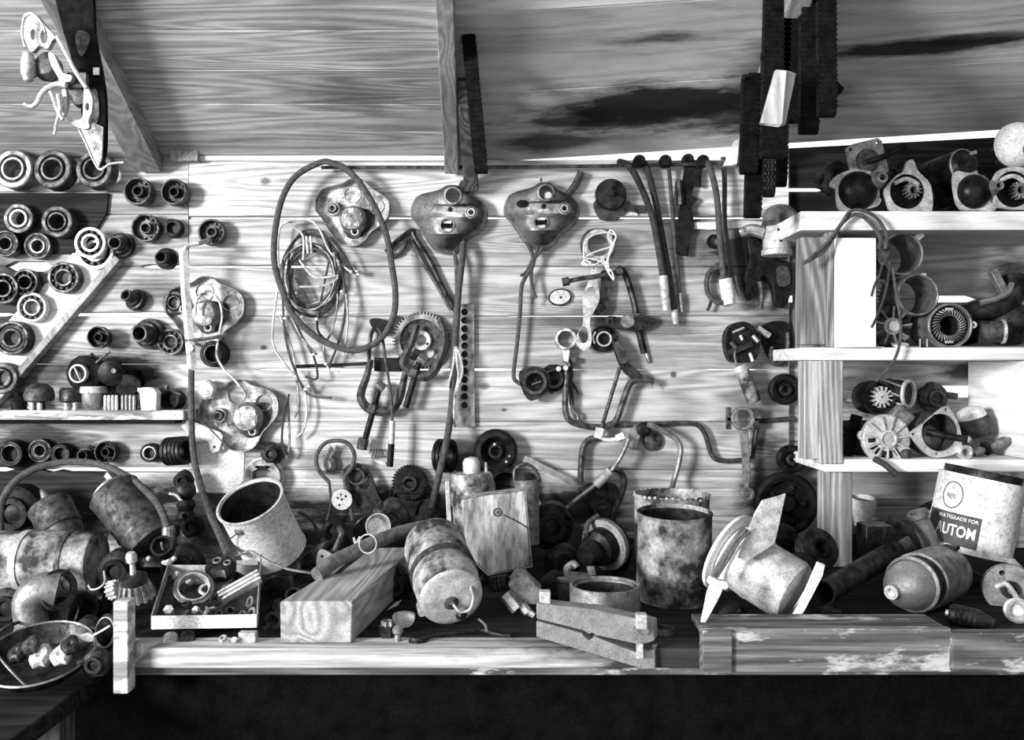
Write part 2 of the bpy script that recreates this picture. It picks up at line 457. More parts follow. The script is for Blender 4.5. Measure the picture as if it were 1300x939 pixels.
def gap_r(y, x):
    if y == 240: return 6 if x < 1046 else .4
    if y == 379: return 9 if (x < 1030 or 1180 < x < 1232) else .4
    if y == 497: return 15 if 1175 < x < 1290 else .4
    return .6
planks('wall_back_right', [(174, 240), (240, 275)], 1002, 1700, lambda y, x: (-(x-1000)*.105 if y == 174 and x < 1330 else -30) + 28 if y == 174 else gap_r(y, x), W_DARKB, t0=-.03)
planks('wall_back_shelves', [(275, 379), (379, 440), (440, 497), (497, 560), (560, 642), (642, 720)], 1002, 1700, gap_r, W_MIDB, t0=-.02)

def struct(name, mb, mat, bev=0, kind='structure'):
    me = mb.mesh(name); me.materials.append(mat); o = link(bpy.data.objects.new(name, me)); o['kind'] = kind
    if bev: bevel(o, bev)
    return o
def corners(pts8):
    return MB().hexa(pts8)
def bar(A, B, w, h, up=(0, 0, 1), mb=None):
    """square timber between two world points, w across, h along up"""
    A, B = Vector(A), Vector(B); d = (B-A).normalized(); x = d.cross(Vector(up)).normalized(); y = x.cross(d)
    mb = mb or MB()
    vs = []
    for z in (A, B):
        for j in (-h/2, h/2):
            for i in (-w/2, w/2): vs.append(z+x*i+y*j)
    return mb.hexa(vs)

# roof: boards of two bays, real gaps left at the eaves
def roof(name, x0, x1, z0, slope_x, edges, mat, thick=.02, gap=.0022):
    mb = MB(); rnd = []
    for a, b in zip(edges[:-1], edges[1:]):
        c0 = len(mb.f); vs = []
        for dz in (0, thick):
            for t in (a+gap/2, b-gap/2):
                for x in (x0, x1):
                    vs.append((x, -t, z0+slope_x*(x-x0)+.4*t+dz))
        mb.hexa(vs); rnd += [random.random()]*(len(mb.f)-c0)
    me = bpy.data.meshes.new(name); me.from_pydata([tuple(v) for v in mb.v], [], mb.f)
    at = me.attributes.new('rnd', 'FLOAT', 'FACE')
    for i, v in enumerate(rnd): at.data[i].value = v
    me.materials.append(mat); o = link(bpy.data.objects.new(name, me)); o['kind'] = 'structure'; bevel(o, .0012, 1); return o
zl = P(0, 201, 0).z; xm = P(574, 0, 0).x
roof('ceiling_left', -2.3, xm, zl, 0, [-.12, .0, .1, .195, .3, .41, .52, .63, .74, .86, .98, 1.1, 1.3, 1.6, 1.9, 2.2, 2.5], W_ROOFL)
EDG = 1
z1 = P(0, 203, 0).z; sl = (P(0, 157, 0).z-z1)/(P(1300, 0, 0).x-xm)
roof('ceiling_right', xm, 2.3, z1, sl, [-.02, .225, .45, .7, .95, 1.2, 1.5, 1.8, 2.1, 2.5], W_ROOFR)

for nm, x0_, x1_, z0_, s_ in (('ceiling_cover_left', -2.3, xm, zl, 0), ('ceiling_cover_right', xm, 2.3, z1, sl)):
    struct(nm, MB().hexa([(x, -t, z0_+s_*(x-x0_)+.4*t+dz) for dz in (.0215, .03) for t in (-.02, 2.5) for x in (x0_, x1_)]), M_GRIME_SHADE)
# rafters
def rafter(n, A, B, w, h, mat=W_RAFTER):
    a, b = P(*A), P(*B); e = b+(b-a)*1.6
    struct('trim_%d' % n, bar(a-Vector((0, 0, h*.0)), e, w, h), mat, .003)
rafter(1, (189, 208, .01), (88, 10, .5), .070, .05)
rafter(2, (574, 203, .012), (566, 8, .5), .036, .085)
rafter(3, (946, 203, .01), (1010, 0, .5), .045, .07)
# eaves ledge above the wall
struct('trim_4', MB().box(P(228, 0).x, P(583, 0).x, -.012, .02, P(0, 205).z, P(0, 199).z), W_SHELF, .001)
struct('trim_5', MB().box(P(222, 0).x, P(256, 0).x, -.03, -.002, P(0, 205, .02).z, P(0, 187, .02).z), W_RAFTER, .001)
# stained pale board left, dark panel and the diagonal brace
mb = MB(); mb.plate([(P(x, 0).x, P(0, y).z) for x, y in ((-300, 246), (140, 246), (137, 272), (124, 292), (128, 323), (-300, 323))], 0, .008)
mb.v = [Vector((v.x, -v.z-.002, v.y)) for v in mb.v]
struct('trim_6', mb, W_DARKB)
mb = MB(); mb.plate([(P(x, 0).x, P(0, y).z) for x, y in ((96, 322), (152, 326), (-60, 568), (-60, 470), (0, 424), (40, 380), (72, 352))], 0, .012)
mb.v = [Vector((v.x, -v.z-.003, v.y)) for v in mb.v]
struct('trim_7', mb, W_SHELF, .001)
struct('trim_8', bar(P(152, 328, .02), P(-60, 575, .02), .018, .03, (0, -1, 0)), W_RAFTER, .002)

# side walls, floor, added bounce slab
struct('ground', MB().box(-12, 12, -16, -3.0, -.02, .02), M_BOUNCE)  # unseen pale slab, added to bounce sky light up to the roof
struct('floor', MB().box(-6, 6, -3.0, 1.5, -.05, 0), M_EARTH)
struct('wall_left', MB().box(-2.32, -2.28, -1.2, .05, 0, 3), W_DARKB)
struct('wall_right', MB().box(2.28, 2.32, -3.2, .05, 0, 3.2), W_DARKB)

# bench
def bench_slab(x0, x1, z, t1, th=.03, t0=0.0, mat=W_BENCH, mb=None):
    mb = mb or MB(); return mb.box(x0, x1, -t1, -t0-.002, z-th, z)
ZB = .95
bx0, bx1 = P(148, 0, .8).x, 1.6
th = T('workbench', 'long dirty timber workbench under the wall, its pale front edge facing out', 'workbench', 160, 823, .8)
def wpart(th, name, mb, mat, bev=0, parent=None, label=None):
    """part given in world metres"""
    if not th.root: th.part_init = True
    q = th.rot.to_matrix().inverted()
    mb.v = [q @ (Vector(v)-th.loc)/th.k for v in mb.v]
    return th.part(name, mb, mat, parent, label, bev)
mb = MB()
mb.box(bx0, bx1, -.80, -.74, ZB-.032, ZB)
wpart(th, 'worktop', mb, W_BENCH, 2)
wpart(th, 'worktop_board', MB().box(bx0, bx1, -.737, -.50, ZB-.032, ZB), W_OILY, 2, label='oil-soaked black board')
wpart(th, 'worktop_board', MB().box(bx0, bx1, -.497, -.002, ZB-.032, ZB), W_OILY, 2, label='oil-soaked black board')
wpart(th, 'apron', MB().box(bx0+.02, bx1, -.785, -.76, ZB-.048, ZB-.033), W_CRATE, 1, label='ragged board under the front edge')
wpart(th, 'front_panel', MB().box(bx0+.02, bx1, -.745, -.735, .02, ZB-.034), M_GRIME_SHADE, 0, label='oil-blackened boards closing the space below')  # added black sheet stands for the shade under the bench
for x in (bx0+.10, .55, 1.45):
    wpart(th, 'leg', MB().box(x, x+.06, -.72, -.66, 0, ZB-.033), W_DKTIMBER, 2)
ZL = .885
th = T('low_bench', 'low dark board at the left carrying a heap of scrap castings', 'bench', 20, 880, .84)
wpart(th, 'board', MB().box(-1.9, bx0-.06, -1.0, -.002, ZL-.03, ZL), W_DARKB, 2)
for x in (-1.2, -.78): wpart(th, 'leg', MB().box(x, x+.05, -.8, -.75, 0, ZL-.03), W_DKTIMBER, 2)
th = T('bench_post', 'short split post with a pale front standing at the left end of the workbench', 'post', 157, 849, .8155)
th.one(MB().box(-9, 10, -28, 88, -12, 10), W_LEDGE, 1.5)

# front boards at the right
th = T('crate_board', 'wide dirty crate front with flaked pale patches at the right of the workbench', 'crate', 1045, 822, .81)
th.part('panel', MB().box(-156, 160, -29, 26, -6, 6), W_CRATE, bev=1)
th.part('end_block', MB().pos(-138, 0, 8).box(-17, 20, -29, 25, -2, 3), W_CRATE, bev=1)
th.part('rail', MB().pos(0, 24, -30).box(-154, 158, -8, 1.5, -32, 24), W_CRATE, bev=1)
th = T('plank_end', 'dark plank lying at the far right front, past the crate', 'plank', 1268, 826, .822)
th.one(MB().box(-61, 120, -25, 24, -14, 6), W_CRATE, 1)

# ------------------------------------------------------------------ shelf unit on the right
TF = .24
zt = lambda y, t=TF: P(0, y, t).z
XR = P(1300, 0, TF).x+.12
th = T('shelf_unit', 'wooden shelf unit of limewashed boards at the right, packed with motor parts', 'shelf', 1040, 590, TF)
def bxw(x0, x1, t0, t1, ya, yb, t=TF):
    return MB().box(x0, x1, -t1, -t0, zt(yb, t), zt(ya, t))
xl = P(1014, 0, TF).x
wpart(th, 'top_board', bxw(xl, XR, -.012, TF+.012, 269, 293), W_SHELF, 1.5)
wpart(th, 'shelf_board', bxw(P(1018, 0, TF).x, XR, -.012, TF, 441, 457), W_SHELF, 1.5)
wpart(th, 'shelf_board', bxw(P(1047, 0, TF).x, XR, -.012, TF, 583, 599), W_SHELF, 1.5)
xa = P(1058, 0, TF).x
wpart(th, 'side_panel', bxw(xa-.012, xa+.012, -.012, TF-.002, 293.5, 440.5), W_POSTD, 1)
wpart(th, 'front_board', bxw(P(1059, 0, TF).x, P(1109, 0, TF).x, TF-.001, TF+.016, 303, 441), W_WPOST, 1.2, label='white painted upright board')
wpart(th, 'front_board', bxw(P(1019, 0, TF).x, P(1060, 0, TF).x, TF-.05, TF-.012, 300, 437), W_POSTD, 1, label='unpainted upright board')
wpart(th, 'post', bxw(P(1040, 0, TF).x, P(1070, 0, TF).x, TF-.035, TF+.004, 457.5, 589), W_POST, 1.5)
wpart(th, 'side_panel', bxw(P(1022, 0, TF).x, P(1040, 0, TF).x, TF-.05, TF-.005, 457.5, 583), W_POST, 1)
wpart(th, 'post', MB().box(P(1047, 0, TF).x, P(1086, 0, TF).x, -TF+.015, -TF+.05, ZB+.0005, zt(599.5)), W_POST, 1.5)
wpart(th, 'side_panel', bxw(P(1303, 0, TF).x, P(1312, 0, TF).x, -.012, TF-.002, 457.5, 582.5), W_SIDE, 1)
wpart(th, 'back_strip', bxw(P(1268, 0, 0).x, P(1280, 0, 0).x, -.002, .010, 500, 692, 0), W_MIDB, 1)

# ------------------------------------------------------------------ ledge on the left
th = T('wall_ledge', 'narrow worn ledge under the diagonal brace, carrying caps and coils', 'shelf', 100, 528, .11)
wpart(th, 'board', MB().box(-1.9, P(233, 0, .11).x, -.11, 0, zt(533, .11), zt(521, .11)), W_LEDGE, 1.5)
wpart(th, 'batten', MB().box(-1.9, P(222, 0, .05).x, -.05, 0, zt(539, .09), zt(534, .09)), W_DARKB, .5)

# pole under the eaves from which cables hang
th = T('hanging_pole', 'long thin rod under the eaves from which the cables hang', 'rod', 410, 213, .03)
th.one(MB().tube(rel(th, [(408, 212.5, .03), (640, 212, .03), (800, 210, .03), (948, 207, .03)], .03), 2.3, 8, 3), M_IRON)

# ------------------------------------------------------------------ camera, light
cam = bpy.data.cameras.new('camera'); co = bpy.data.objects.new('camera', cam); COL.objects.link(co)
co.location = (0, -D, H); co.rotation_euler = (R(90), 0, 0); cam.sensor_width = 36; cam.lens = 36*F/1300; cam.clip_start = .02
SC.camera = co
w = bpy.data.worlds.new('sky'); SC.world = w; w.use_nodes = True
bg = w.node_tree.nodes['Background']; bg.inputs[0].default_value = (1, 1, 1, 1); bg.inputs[1].default_value = 1.0
def area(name, loc_, tgt, e, sx, sy):
    l = bpy.data.lights.new(name, 'AREA'); l.shape = 'RECTANGLE'; l.size = sx; l.size_y = sy; l.energy = e
    o = bpy.data.objects.new(name, l); COL.objects.link(o); o.location = loc_
    o.rotation_euler = (Vector(tgt)-Vector(loc_)).to_track_quat('-Z', 'Y').to_euler(); return o
area('doorway_daylight', (-3.9, -3.9, 1.95), (0.25, 0, 1.4), 440, 1.0, 1.2)  # area lamp added for daylight from front left; no doorway is built
vs_ = SC.view_settings; vs_.view_transform = 'Standard'; vs_.look = 'None'; vs_.gamma = 1; vs_.exposure = 0.28; vs_.use_curve_mapping = False
# ================================================================== LEFT WALL: bearings, drives, caps
def b_ball(mo, mi, mc, dep=.5, seal=False, n=11):
    def f(th):
        th.part('outer_ring', MB().ring(1, .80, -dep, 0, 40), mo)
        th.part('inner_ring', MB().ring(.58, .42, -dep, 0, 32), mi)
        m = MB()
        if seal: m.ring(.80, .58, -dep*.8, -.08, 32)
        else:
            for i in range(n):
                a = 2*PI*i/n; m.ball(.69*math.cos(a), .69*math.sin(a), -.14, .105, 8)
            m.ring(.80, .58, -dep*.8, -.22, 32)
        th.part('ball_cage' if not seal else 'seal', m, mc)
    return f
def b_taper(mo, mi, mc, dep=.8):
    def f(th):
        th.part('outer_race', MB().lathe([(.72, -dep), (.9, -dep), (1, -dep+.08), (1, -.06), (.94, 0), (.74, 0), (.70, -.08)], 40, True), mo)
        th.part('roller_cage', MB().lathe([(.70, -dep*.9), (.71, -.12), (.64, -.10), (.62, -dep*.9)], 36, True), mc)
        th.part('inner_race', MB().lathe([(.46, -dep), (.58, -dep), (.61, -.05), (.58, .03), (.49, .03), (.46, -.03)], 36, True), mi)
    return f
def cup(mo, mi, dep=1.3):
    def f(th):
        th.part('housing', MB().lathe([(.0001, -dep), (.72, -dep), (.80, -dep+.1), (.82, -dep*.72), (.96, -dep*.66), (1, -dep*.5), (1, -.05), (.95, 0), (.88, 0), (.85, -.06), (.83, -dep*.55), (.0001, -dep*.6)], 36), mo)
        th.part('sleeve', MB().ring(.40, .29, -dep*.6, -.05, 20), mi)
        g = MB(); g.plate(gear2(.62, .78, 12), -dep*.6, -dep*.42, [circ(.42, n=16)]); th.part('gear_teeth', g, mi)
    return f
def stepped(mo, mi, dep=1.7):
    def f(th):
        th.part('pinion', MB().ring(.56, .40, -.9, 0, 24), mi)
        th.part('collar', MB().lathe([(.3, -.8), (.72, -.85), (.78, -.95), (.78, -1.1), (.98, -1.15), (1, -1.25), (1, -dep+.06), (.94, -dep), (.3, -dep)], 32, True), mo)
    return f
def capped(mo, mi, dep=1.1):
    def f(th):
        th.part('shell', MB().lathe([(.0001, -dep), (.9, -dep), (1, -dep+.12), (1, -.12), (.92, 0), (.74, 0), (.70, -.1), (.70, -dep*.6), (.0001, -dep*.6)], 32), mo)
        th.part('liner', MB().lathe([(.70, -.3), (.70, -.05), (.62, -.03), (.58, -.3)], 28, True), mi)
    return f
M_CHROME = metal('polished_race_steel', .62, .9, .22, .6, 30, .3, .05)
KB = {
 'taper_pale': (b_taper(M_GREY, M_GREY, M_DARK), .8), 'taper_grey': (b_taper(M_MID, M_MID, M_BLACK), .95), 'taper_dark': (b_taper(M_IRON, M_IRON, M_BLACK), .8),
 'taper_bright_inner': (b_taper(M_MID, M_CHROME, M_BLACK, .6), .6), 'ball_white': (b_ball(M_CHROME, M_CHROME, M_DARK, .4), .4),
 'ball_dark': (b_ball(M_MID, M_MID, M_IRON, .75), .75), 'ball_black': (b_ball(M_DARK, M_DARK, M_BLACK, .8), .8), 'ball_pale_rim': (b_ball(M_LITE, M_GREY, M_IRON, .7), .7),
 'seal_dark': (b_ball(M_DARK, M_IRON, M_BLACK, .8, True), .8), 'seal_bright': (b_ball(M_IRON, M_GREY, M_BLACK, .5, True), .5),
 'cup': (cup(M_IRON, M_DARK), 1.3), 'cup_dark': (cup(M_DARK, M_BLACK), 1.3), 'cup_pale': (cup(M_MID, M_MID, 1.1), 1.1),
 'stepped': (stepped(M_DARK, M_IRON), 1.7), 'stepped_black': (stepped(M_BLACK, M_DARK), 1.5), 'capped': (capped(M_BLACK, M_IRON), 1.1), 'capped_bright': (capped(M_BLACK, M_CHROME), 1.1),
}
KN = {'taper': ('roller_bearing', 'bearing'), 'ball': ('ball_bearing', 'bearing'), 'seal': ('sealed_bearing', 'bearing'), 'cup': ('starter_drive', 'starter drive'), 'stepped': ('pinion_gear', 'pinion'), 'capped': ('hub_cap_nut', 'cap')}
def hang(kind, px, py, r, label, group='bearings hung on the left wall', roll=0, tilt=(0, 0), t=None, name=None):
    b, dep = KB[kind]; nm, ct = KN[kind.split('_')[0]]
    tf = ((.013 if (px < 135 and py < 500) else -.001)+dep*r*.0020*.97) if t is None else t
    return place(kind, b, name or nm, label, ct, px, py, tf, r, axis=(tilt[0], -1, tilt[1]), roll=roll, group=group)
G1 = 'bearings hung on the left wall'; G2 = 'starter drives and gears hung on the left wall'
hang('taper_pale', 16, 214, 25, 'large pale roller bearing at the left end of the top row of three', tilt=(-.05, .05))
hang('taper_grey', 66, 214, 25, 'large dull roller bearing in the middle of the top row of three', tilt=(-.08, .08), roll=40)
hang('taper_grey', 119, 214, 24, 'large dull roller bearing at the right of the top row, below the hanging straps', tilt=(-.05, .08), roll=80)
hang('taper_bright_inner', 23, 277, 19, 'roller bearing with a shining inner race at the left of the second row', roll=20)
hang('taper_dark', 72, 281, 20, 'dark roller bearing on the dark panel, right of the one with the shining race')
hang('seal_bright', 47, 312, 17, 'dark sealed bearing with thin bright rims just above the white slot')
hang('ball_white', 120, 318, 24, 'wide bright ball bearing half hidden behind the small white one', t=.030)
hang('ball_white', 114, 308, 20, 'small white ball bearing in front of a wider bright one', t=.052, roll=10)
hang('ball_dark', 80, 352, 20, 'ball bearing with a row of glinting balls beside the diagonal brace')
hang('ball_black', 31, 358, 17, 'black ball bearing under the white slot, above the pale rimmed one')
hang('ball_pale_rim', 40, 390, 19, 'ball bearing with a pale outer rim on the upper end of the white strip')
hang('seal_dark', 6, 309, 17, 'black sealed bearing at the left edge beside the white slot')
hang('ball_black', 3, 366, 20, 'black ball bearing at the left edge below the white slot', roll=15)
hang('seal_dark', 14, 429, 22, 'large dark sealed bearing low on the white strip of the brace', roll=33)
hang('taper_dark', 2, 480, 20, 'dark roller bearing at the left edge just above the ledge', roll=33)
hang('cup', 174, 242, 18, 'open drum shaped starter drive at the left of the upper pair on white boards', G2, tilt=(-.05, .03))
hang('cup', 220, 243, 17, 'open drum shaped starter drive at the right of the upper pair on white boards', G2, tilt=(-.08, .05), roll=50)
hang('cup_pale', 184, 289, 18, 'grey starter drive below the upper pair of drums', G2)
hang('capped', 218, 289, 12, 'small dark cap between two grey drives in the second row', G2)
hang('cup_pale', 268, 294, 17, 'grey starter drive with a bright nail in it above the tall steel strap', G2, tilt=(.02, .05), roll=70)
hang('stepped', 145, 308, 16, 'long stepped pinion gear touching the two bright ball bearings', G2)
hang('stepped_black', 204, 326, 14, 'short black pinion gear left of the tall steel strap', G2)
hang('stepped', 159, 374, 14, 'pinion gear with a tiny bright snout alone on the brown board', G2, tilt=(-.35, .3))
hang('cup_dark', 124, 428, 14, 'small black drive with a bright chip inside, right of the diagonal brace', G2)
hang('stepped', 176, 423, 20, 'big stepped pinion gear above the ledge with its body sloping to the wall', G2, tilt=(-.12, -.02))
hang('ball_dark', 216, 434, 17, 'ball bearing tucked behind the tall steel strap', G2, roll=25)
hang('taper_dark', 221, 384, 15, 'dark roller bearing peeping out left of the upper lobed cover', G2)
hang('capped', 270, 449, 17, 'black round cap under the cross arm of the steel strap', G2)
G3 = 'dark caps in the row under the ledge'
hang('capped', 12, 576, 17, 'black cap at the left end of the row under the ledge', G3)
hang('seal_dark', 50, 572, 15, 'black sealed bearing second in the row under the ledge', G3)
hang('capped', 76, 576, 13, 'black cap with a glint third in the row under the ledge', G3)
hang('stepped_black', 104, 578, 12, 'small black pinion fourth in the row under the ledge', G3)
hang('cup_dark', 133, 574, 14, 'dark open drum fifth in the row under the ledge', G3)
hang('capped_bright', 189, 575, 12, 'black cap with a bright crescent rim right of the row under the ledge', G3)

# coil springs and stacked rings hanging at 225,575
def ringstack(px, py, n, r, dz, label, t=.05, axis=(1, -.2, .1), mat=M_DARK, group=None, name='ring_stack'):
    th = T(name, label, 'rings', px, py, t, axis=axis, group=group)
    for i in range(n): th.part('ring', MB().lathe([(r*.72, i*dz), (r, i*dz+.5), (r*1.02, i*dz+dz*.4), (r, i*dz+dz*.8), (r*.72, i*dz+dz*.85)], 28, True), mat)
    return th
ringstack(213, 573, 5, 18, 5.5, 'stack of five black rings strung sideways beside the bright rimmed cap', t=.055, axis=(1, -.25, .08))

# ---- things on the ledge (front top edge y about 521 at t .11)
LT = .07
def ledgey(t): return CY+(P(0, 521, .11).z*-1+H)/K(t)
G4 = 'small parts standing on the wall ledge'
def on_ledge(name, label, cat_, px, t=LT, **kw):
    th = T(name, label, cat_, px, ledgey(t), t, axis=(0, 0, 1), **kw); return th   # local z is up
th = on_ledge('distributor_cap', 'round dark cap with a dome at the left of the ledge, under a pulley', 'cap', 50)
th.part('dome', MB().lathe([(.0001, 34), (9, 33), (16, 27), (18, 18), (17, 12), (11, 10), (.0001, 10)], 28), M_IRON)
th.part('terminal_base', MB().lathe([(.0001, 10), (7, 10), (7, 0), (.0001, 0)], 20), M_DARK)
th.part('terminal', MB().pos(-5, -8, 0).cyl(3, 0, 9, 10).pos(5, -8, 0).cyl(3, 0, 9, 10), M_SHINE, label='two bright terminals')
th = on_ledge('distributor_cap', 'tall dark cap on two bright feet, middle of the ledge', 'cap', 92)
th.part('body', MB().lathe([(.0001, 28), (13, 28), (15, 25), (15, 12), (10, 9), (.0001, 9)], 24), M_DARK)
th.part('foot', MB().pos(-5, -5, 0).lathe([(.0001, 10), (4, 10), (2.6, 5), (4, 0), (.0001, 0)], 12), M_SHINE, label='bright waisted foot')
th.part('foot', MB().pos(6, -5, 0).lathe([(.0001, 10), (4, 10), (2.6, 5), (4, 0), (.0001, 0)], 12), M_SHINE, label='bright waisted foot')
th = on_ledge('fuel_bowl', 'rounded grey bowl with a pale rim on the ledge left of the ribbed coils', 'bowl', 119)
th.part('bowl', MB().lathe([(.0001, 0), (8, 1), (12, 6), (14, 15), (14, 23), (.0001, 23)], 28), M_GREY)
th.part('rim', MB().ring(16, 10, 21, 30, 28), M_LITE)
for i, (x, m, l) in enumerate(((141, M_LITE, 'pale ribbed coil left of its darker twin on the ledge'), (163, M_GREY, 'darker ribbed coil between the pale coil and the white block on the ledge'))):
    th = on_ledge('ribbed_coil', l, 'coil', x, t=.085, group=G4)
    for j in range(4):
        th.part('rib', MB().pos(-7.2+j*4.8, 0, 0).lathe([(.0001, 0), (1.9, 0), (2.1, 2), (2.1, 17), (1.7, 19), (.0001, 19)], 10), m)
    th.part('core', MB().box(-8, 8, 3, 8, 0, 17), M_DARK)
th = on_ledge('notched_block', 'white chalky block with a notched top on the ledge', 'block', 190, t=.08)
th.one(MB().pos(0, 0, 0, rx=90).plate([(-8, 0), (11, 0), (12, 22), (8, 27), (1, 29), (-13, 28), (-13, 24), (-10, 22), (-9, 8)], -7, 7), M_WHITE, 1)
th = on_ledge('short_pipe', 'black short pipe lying at the right end of the ledge, open end facing out', 'pipe', 219, t=.03)
th.part('pipe', MB().pos(0, -6, 12, rx=90).lathe([(12, -26), (12, 6), (9.5, 6), (9.5, -26)], 26, True), M_BLACK)
th.part('lug', MB().box(-12, -4, -8, 0, 22, 30).tube([(0, -8, 26), (10, -20, 22), (20, -24, 19)], 1.4, 6), M_IRON)
th = on_ledge('round_jar', 'dark round knob shaped vessel behind the caps on the ledge', 'vessel', 24, t=.06)
th.part('vessel', MB().lathe([(.0001, 0), (9, 0), (10, 10), (7, 14), (4, 18), (6, 22), (.0001, 23)], 24), M_BLACK)
# pulley with clamp ring hanging above the ledge
th = T('ignition_distributor', 'black distributor body with a pale clamp ring hanging over the ledge', 'distributor', 100, 474, .10, axis=(-.1, -1, 0))
th.part('clamp_ring', MB().ring(12, 9.5, -3, 3, 28), M_LITE)
th.part('body', MB().lathe([(.0001, -34), (20, -34), (24, -26), (23, -10), (9.5, -3), (9, 0), (.0001, -2)], 28), M_BLACK)
th.part('screw', MB().tube([(-4, 8, 3), (4, -8, 3)], 1, 6), M_GREY)
th.part('rotor_arm', MB().pos(0, 0, -20).tube([(-18, 10, 0), (-12, 20, 0), (-2, 16, 0)], 3, 6).pos(0, 0, -20).tube([(6, 16, 0), (10, 20, 4), (8, 26, 6)], 2, 6), M_DARK)
th.part('lever', MB().tube([(12, 10, -10), (24, 20, -12), (34, 28, -14)], 1.6, 6), M_IRON)
th = T('vacuum_advance', 'black round diaphragm can clustered right of the distributor over the ledge', 'diaphragm', 140, 474, .09, axis=(.1, -1, -.1))
th.part('can', MB().lathe([(.0001, 2), (8, 1), (16, -2), (17, -5), (12, -12), (9, -26), (.0001, -34)], 26), M_BLACK)
th.part('stub', MB().pos(6, 4, 0).cyl(3, 0, 6, 12), M_GREY)
th = T('choke_housing', 'black lumpy housing below the diaphragm can, just above the ribbed coils', 'housing', 163, 487, .07, axis=(0, -1, -.2))
th.part('body', MB().lathe([(.0001, 3), (10, 2), (15, -3), (14, -20), (.0001, -28)], 18, jit=.25), M_GRIME_SHADE)
th.part('cover', MB().plate(sm2([(-14, -8), (0, -14), (16, -6), (14, 8), (-4, 12)]), 2, 5), M_BLACK)

# ================================================================== tall steel strap and its tube
th = T('steel_strap', 'tall flat steel strap with a cross arm, left of the coiled wires', 'strap', 237, 380, .10)
q = lambda pts, tt=.10: [tuple(v) for v in rel(th, pts, tt)]
th.part('strap', MB().tube(q([(233, 316), (235, 360), (239, 410), (244, 468)]), 6, 4, 4, flat=(1, .5)), M_LITE)
th.part('hook', MB().tube(q([(234, 318), (240, 311), (255, 308), (268, 303, .02)]), 3, 8), M_LITE)
th.part('cross_arm', MB().tube(q([(236, 432), (262, 430), (287, 425)]), 5, 4, 3, flat=(.5, 1)), M_GREY)
th.part('nut', MB().pos(7, -62, 2).hexnut(5, 0, 6), M_SHINE)
hose('brake_tube', 'long thin bent tube running from the steel strap down to the scrap box', 'tube', [(243, 470, .09), (243, 520, .1), (246, 580, .12), (262, 640, .25), (276, 672, .38), (290, 705, .50)], 4, M_HOSE, .1)

# ================================================================== lobed covers
OUTL = sm2([(-48, 7), (-43, 20), (-34, 26), (-13, 31), (-2, 37), (12, 36), (20, 28), (40, 17), (47, 5), (45, -11), (35, -22), (22, -31), (15, -41), (2, -48), (-16, -45), (-26, -34), (-39, -13), (-47, -3)], 3)
# local y up: convert so that the big bottom lobe points down
def scl(o, s, cx=0, cy=-2): return [((x-cx)*s+cx, (y-cy)*s+cy) for x, y in o]
def lift(o, z): return [(x, y, z) for x, y in o]
def cover_out(label, px, py, roll, size, mat, flip=False, feat=0, t=.003, grp='lobed gear covers'):
    """convex side to the viewer"""
    th = T('lobed_cover', label, 'gear cover', px, py, t, roll=roll, group=grp)
    o = [((-x if flip else x)*size, y*size) for x, y in OUTL]
    if flip: o = o[::-1]
    if area2(o) < 0: o = o[::-1]
    fx = -1 if flip else 1
    S = lambda x, y: (x*fx*size, y*size)
    top, side, cen, dim = S(5, 22), S(28, 1), S(-2, -15), S(-25, 9)
    holes = [circ(9*size, *top, n=24), circ(5*size, *side, n=18), circ(8*size, *cen, n=20, ry=10*size), circ(3.2*size, *S(2, 5), n=12)]
    m = MB(); face = scl(o, .93)
    m.loft([lift(o, 0), lift(scl(o, 1.03), 1), lift(scl(o, 1.03), 2), lift(o, 3), lift(scl(o, .985), 13), lift(scl(o, .96), 16), lift(face, 17.2)])
    m.plate(face, 16.2, 17.2, holes)
    th.part('shell', m, mat, ang=50)
    for c, r in ((top, 9), (side, 6.2)):
        th.part('boss', MB().pos(c[0], c[1], 0).lathe([(r*size, 16), (r*size, 20), (r*size*1.25, 19.5), (r*size*1.35, 16.5)], 26), M_GREY)
    th.part('boss', MB().pos(*cen, 0).lathe([(9.6*size, 17), (9.3*size, 19), (8.0*size, 19), (7.6*size, 17)], 26), M_GREY)
    m = MB().pos(*cen, 0); m.cyl(7*size, 4, 6, 20)
    th.part('terminal_plate', m, M_DARK)
    for dy in (5, -5): th.part('nut', MB().pos(cen[0], cen[1]+dy*size, 6).box(-5*size, 5*size, -1.8*size, 1.8*size, 0, 8), M_CHROME, label='bright terminal stud')
    th.part('bushing', MB().pos(*side, 0).ring(5.2*size, 3.4*size, 2, 21, 20), M_LITE)
    if feat == 1: th.part('dimple', MB().pos(*dim, 17).ring(6*size, 4.8*size, 0, .8, 20), mat)
    if feat == 2:
        th.part('stud', MB().pos(top[0]+3, top[1]-4, 4).lathe([(.0001, 0), (5, 0), (5.4, 16), (4, 19), (.0001, 19)], 16), M_CHROME, label='bright plug in the top hole')
        th.part('opening', MB().pos(*dim, 16.9).plate(circ(8*size, ry=5*size, n=20, a0=.3), 0, .8), M_BLACK)
        th.part('stud', MB().pos(0, 40*size, 8).cyl(1.6, 0, 8, 8), M_IRON)
    return th
cover_out('dark shiny lobed gear cover, middle one of the three along the top', 571, 274, 0, 1.0, M_GREY, feat=1)
cover_out('pale dusty lobed gear cover with a bright plug in its top hole', 688, 270, 2, .98, M_GREY, feat=2)
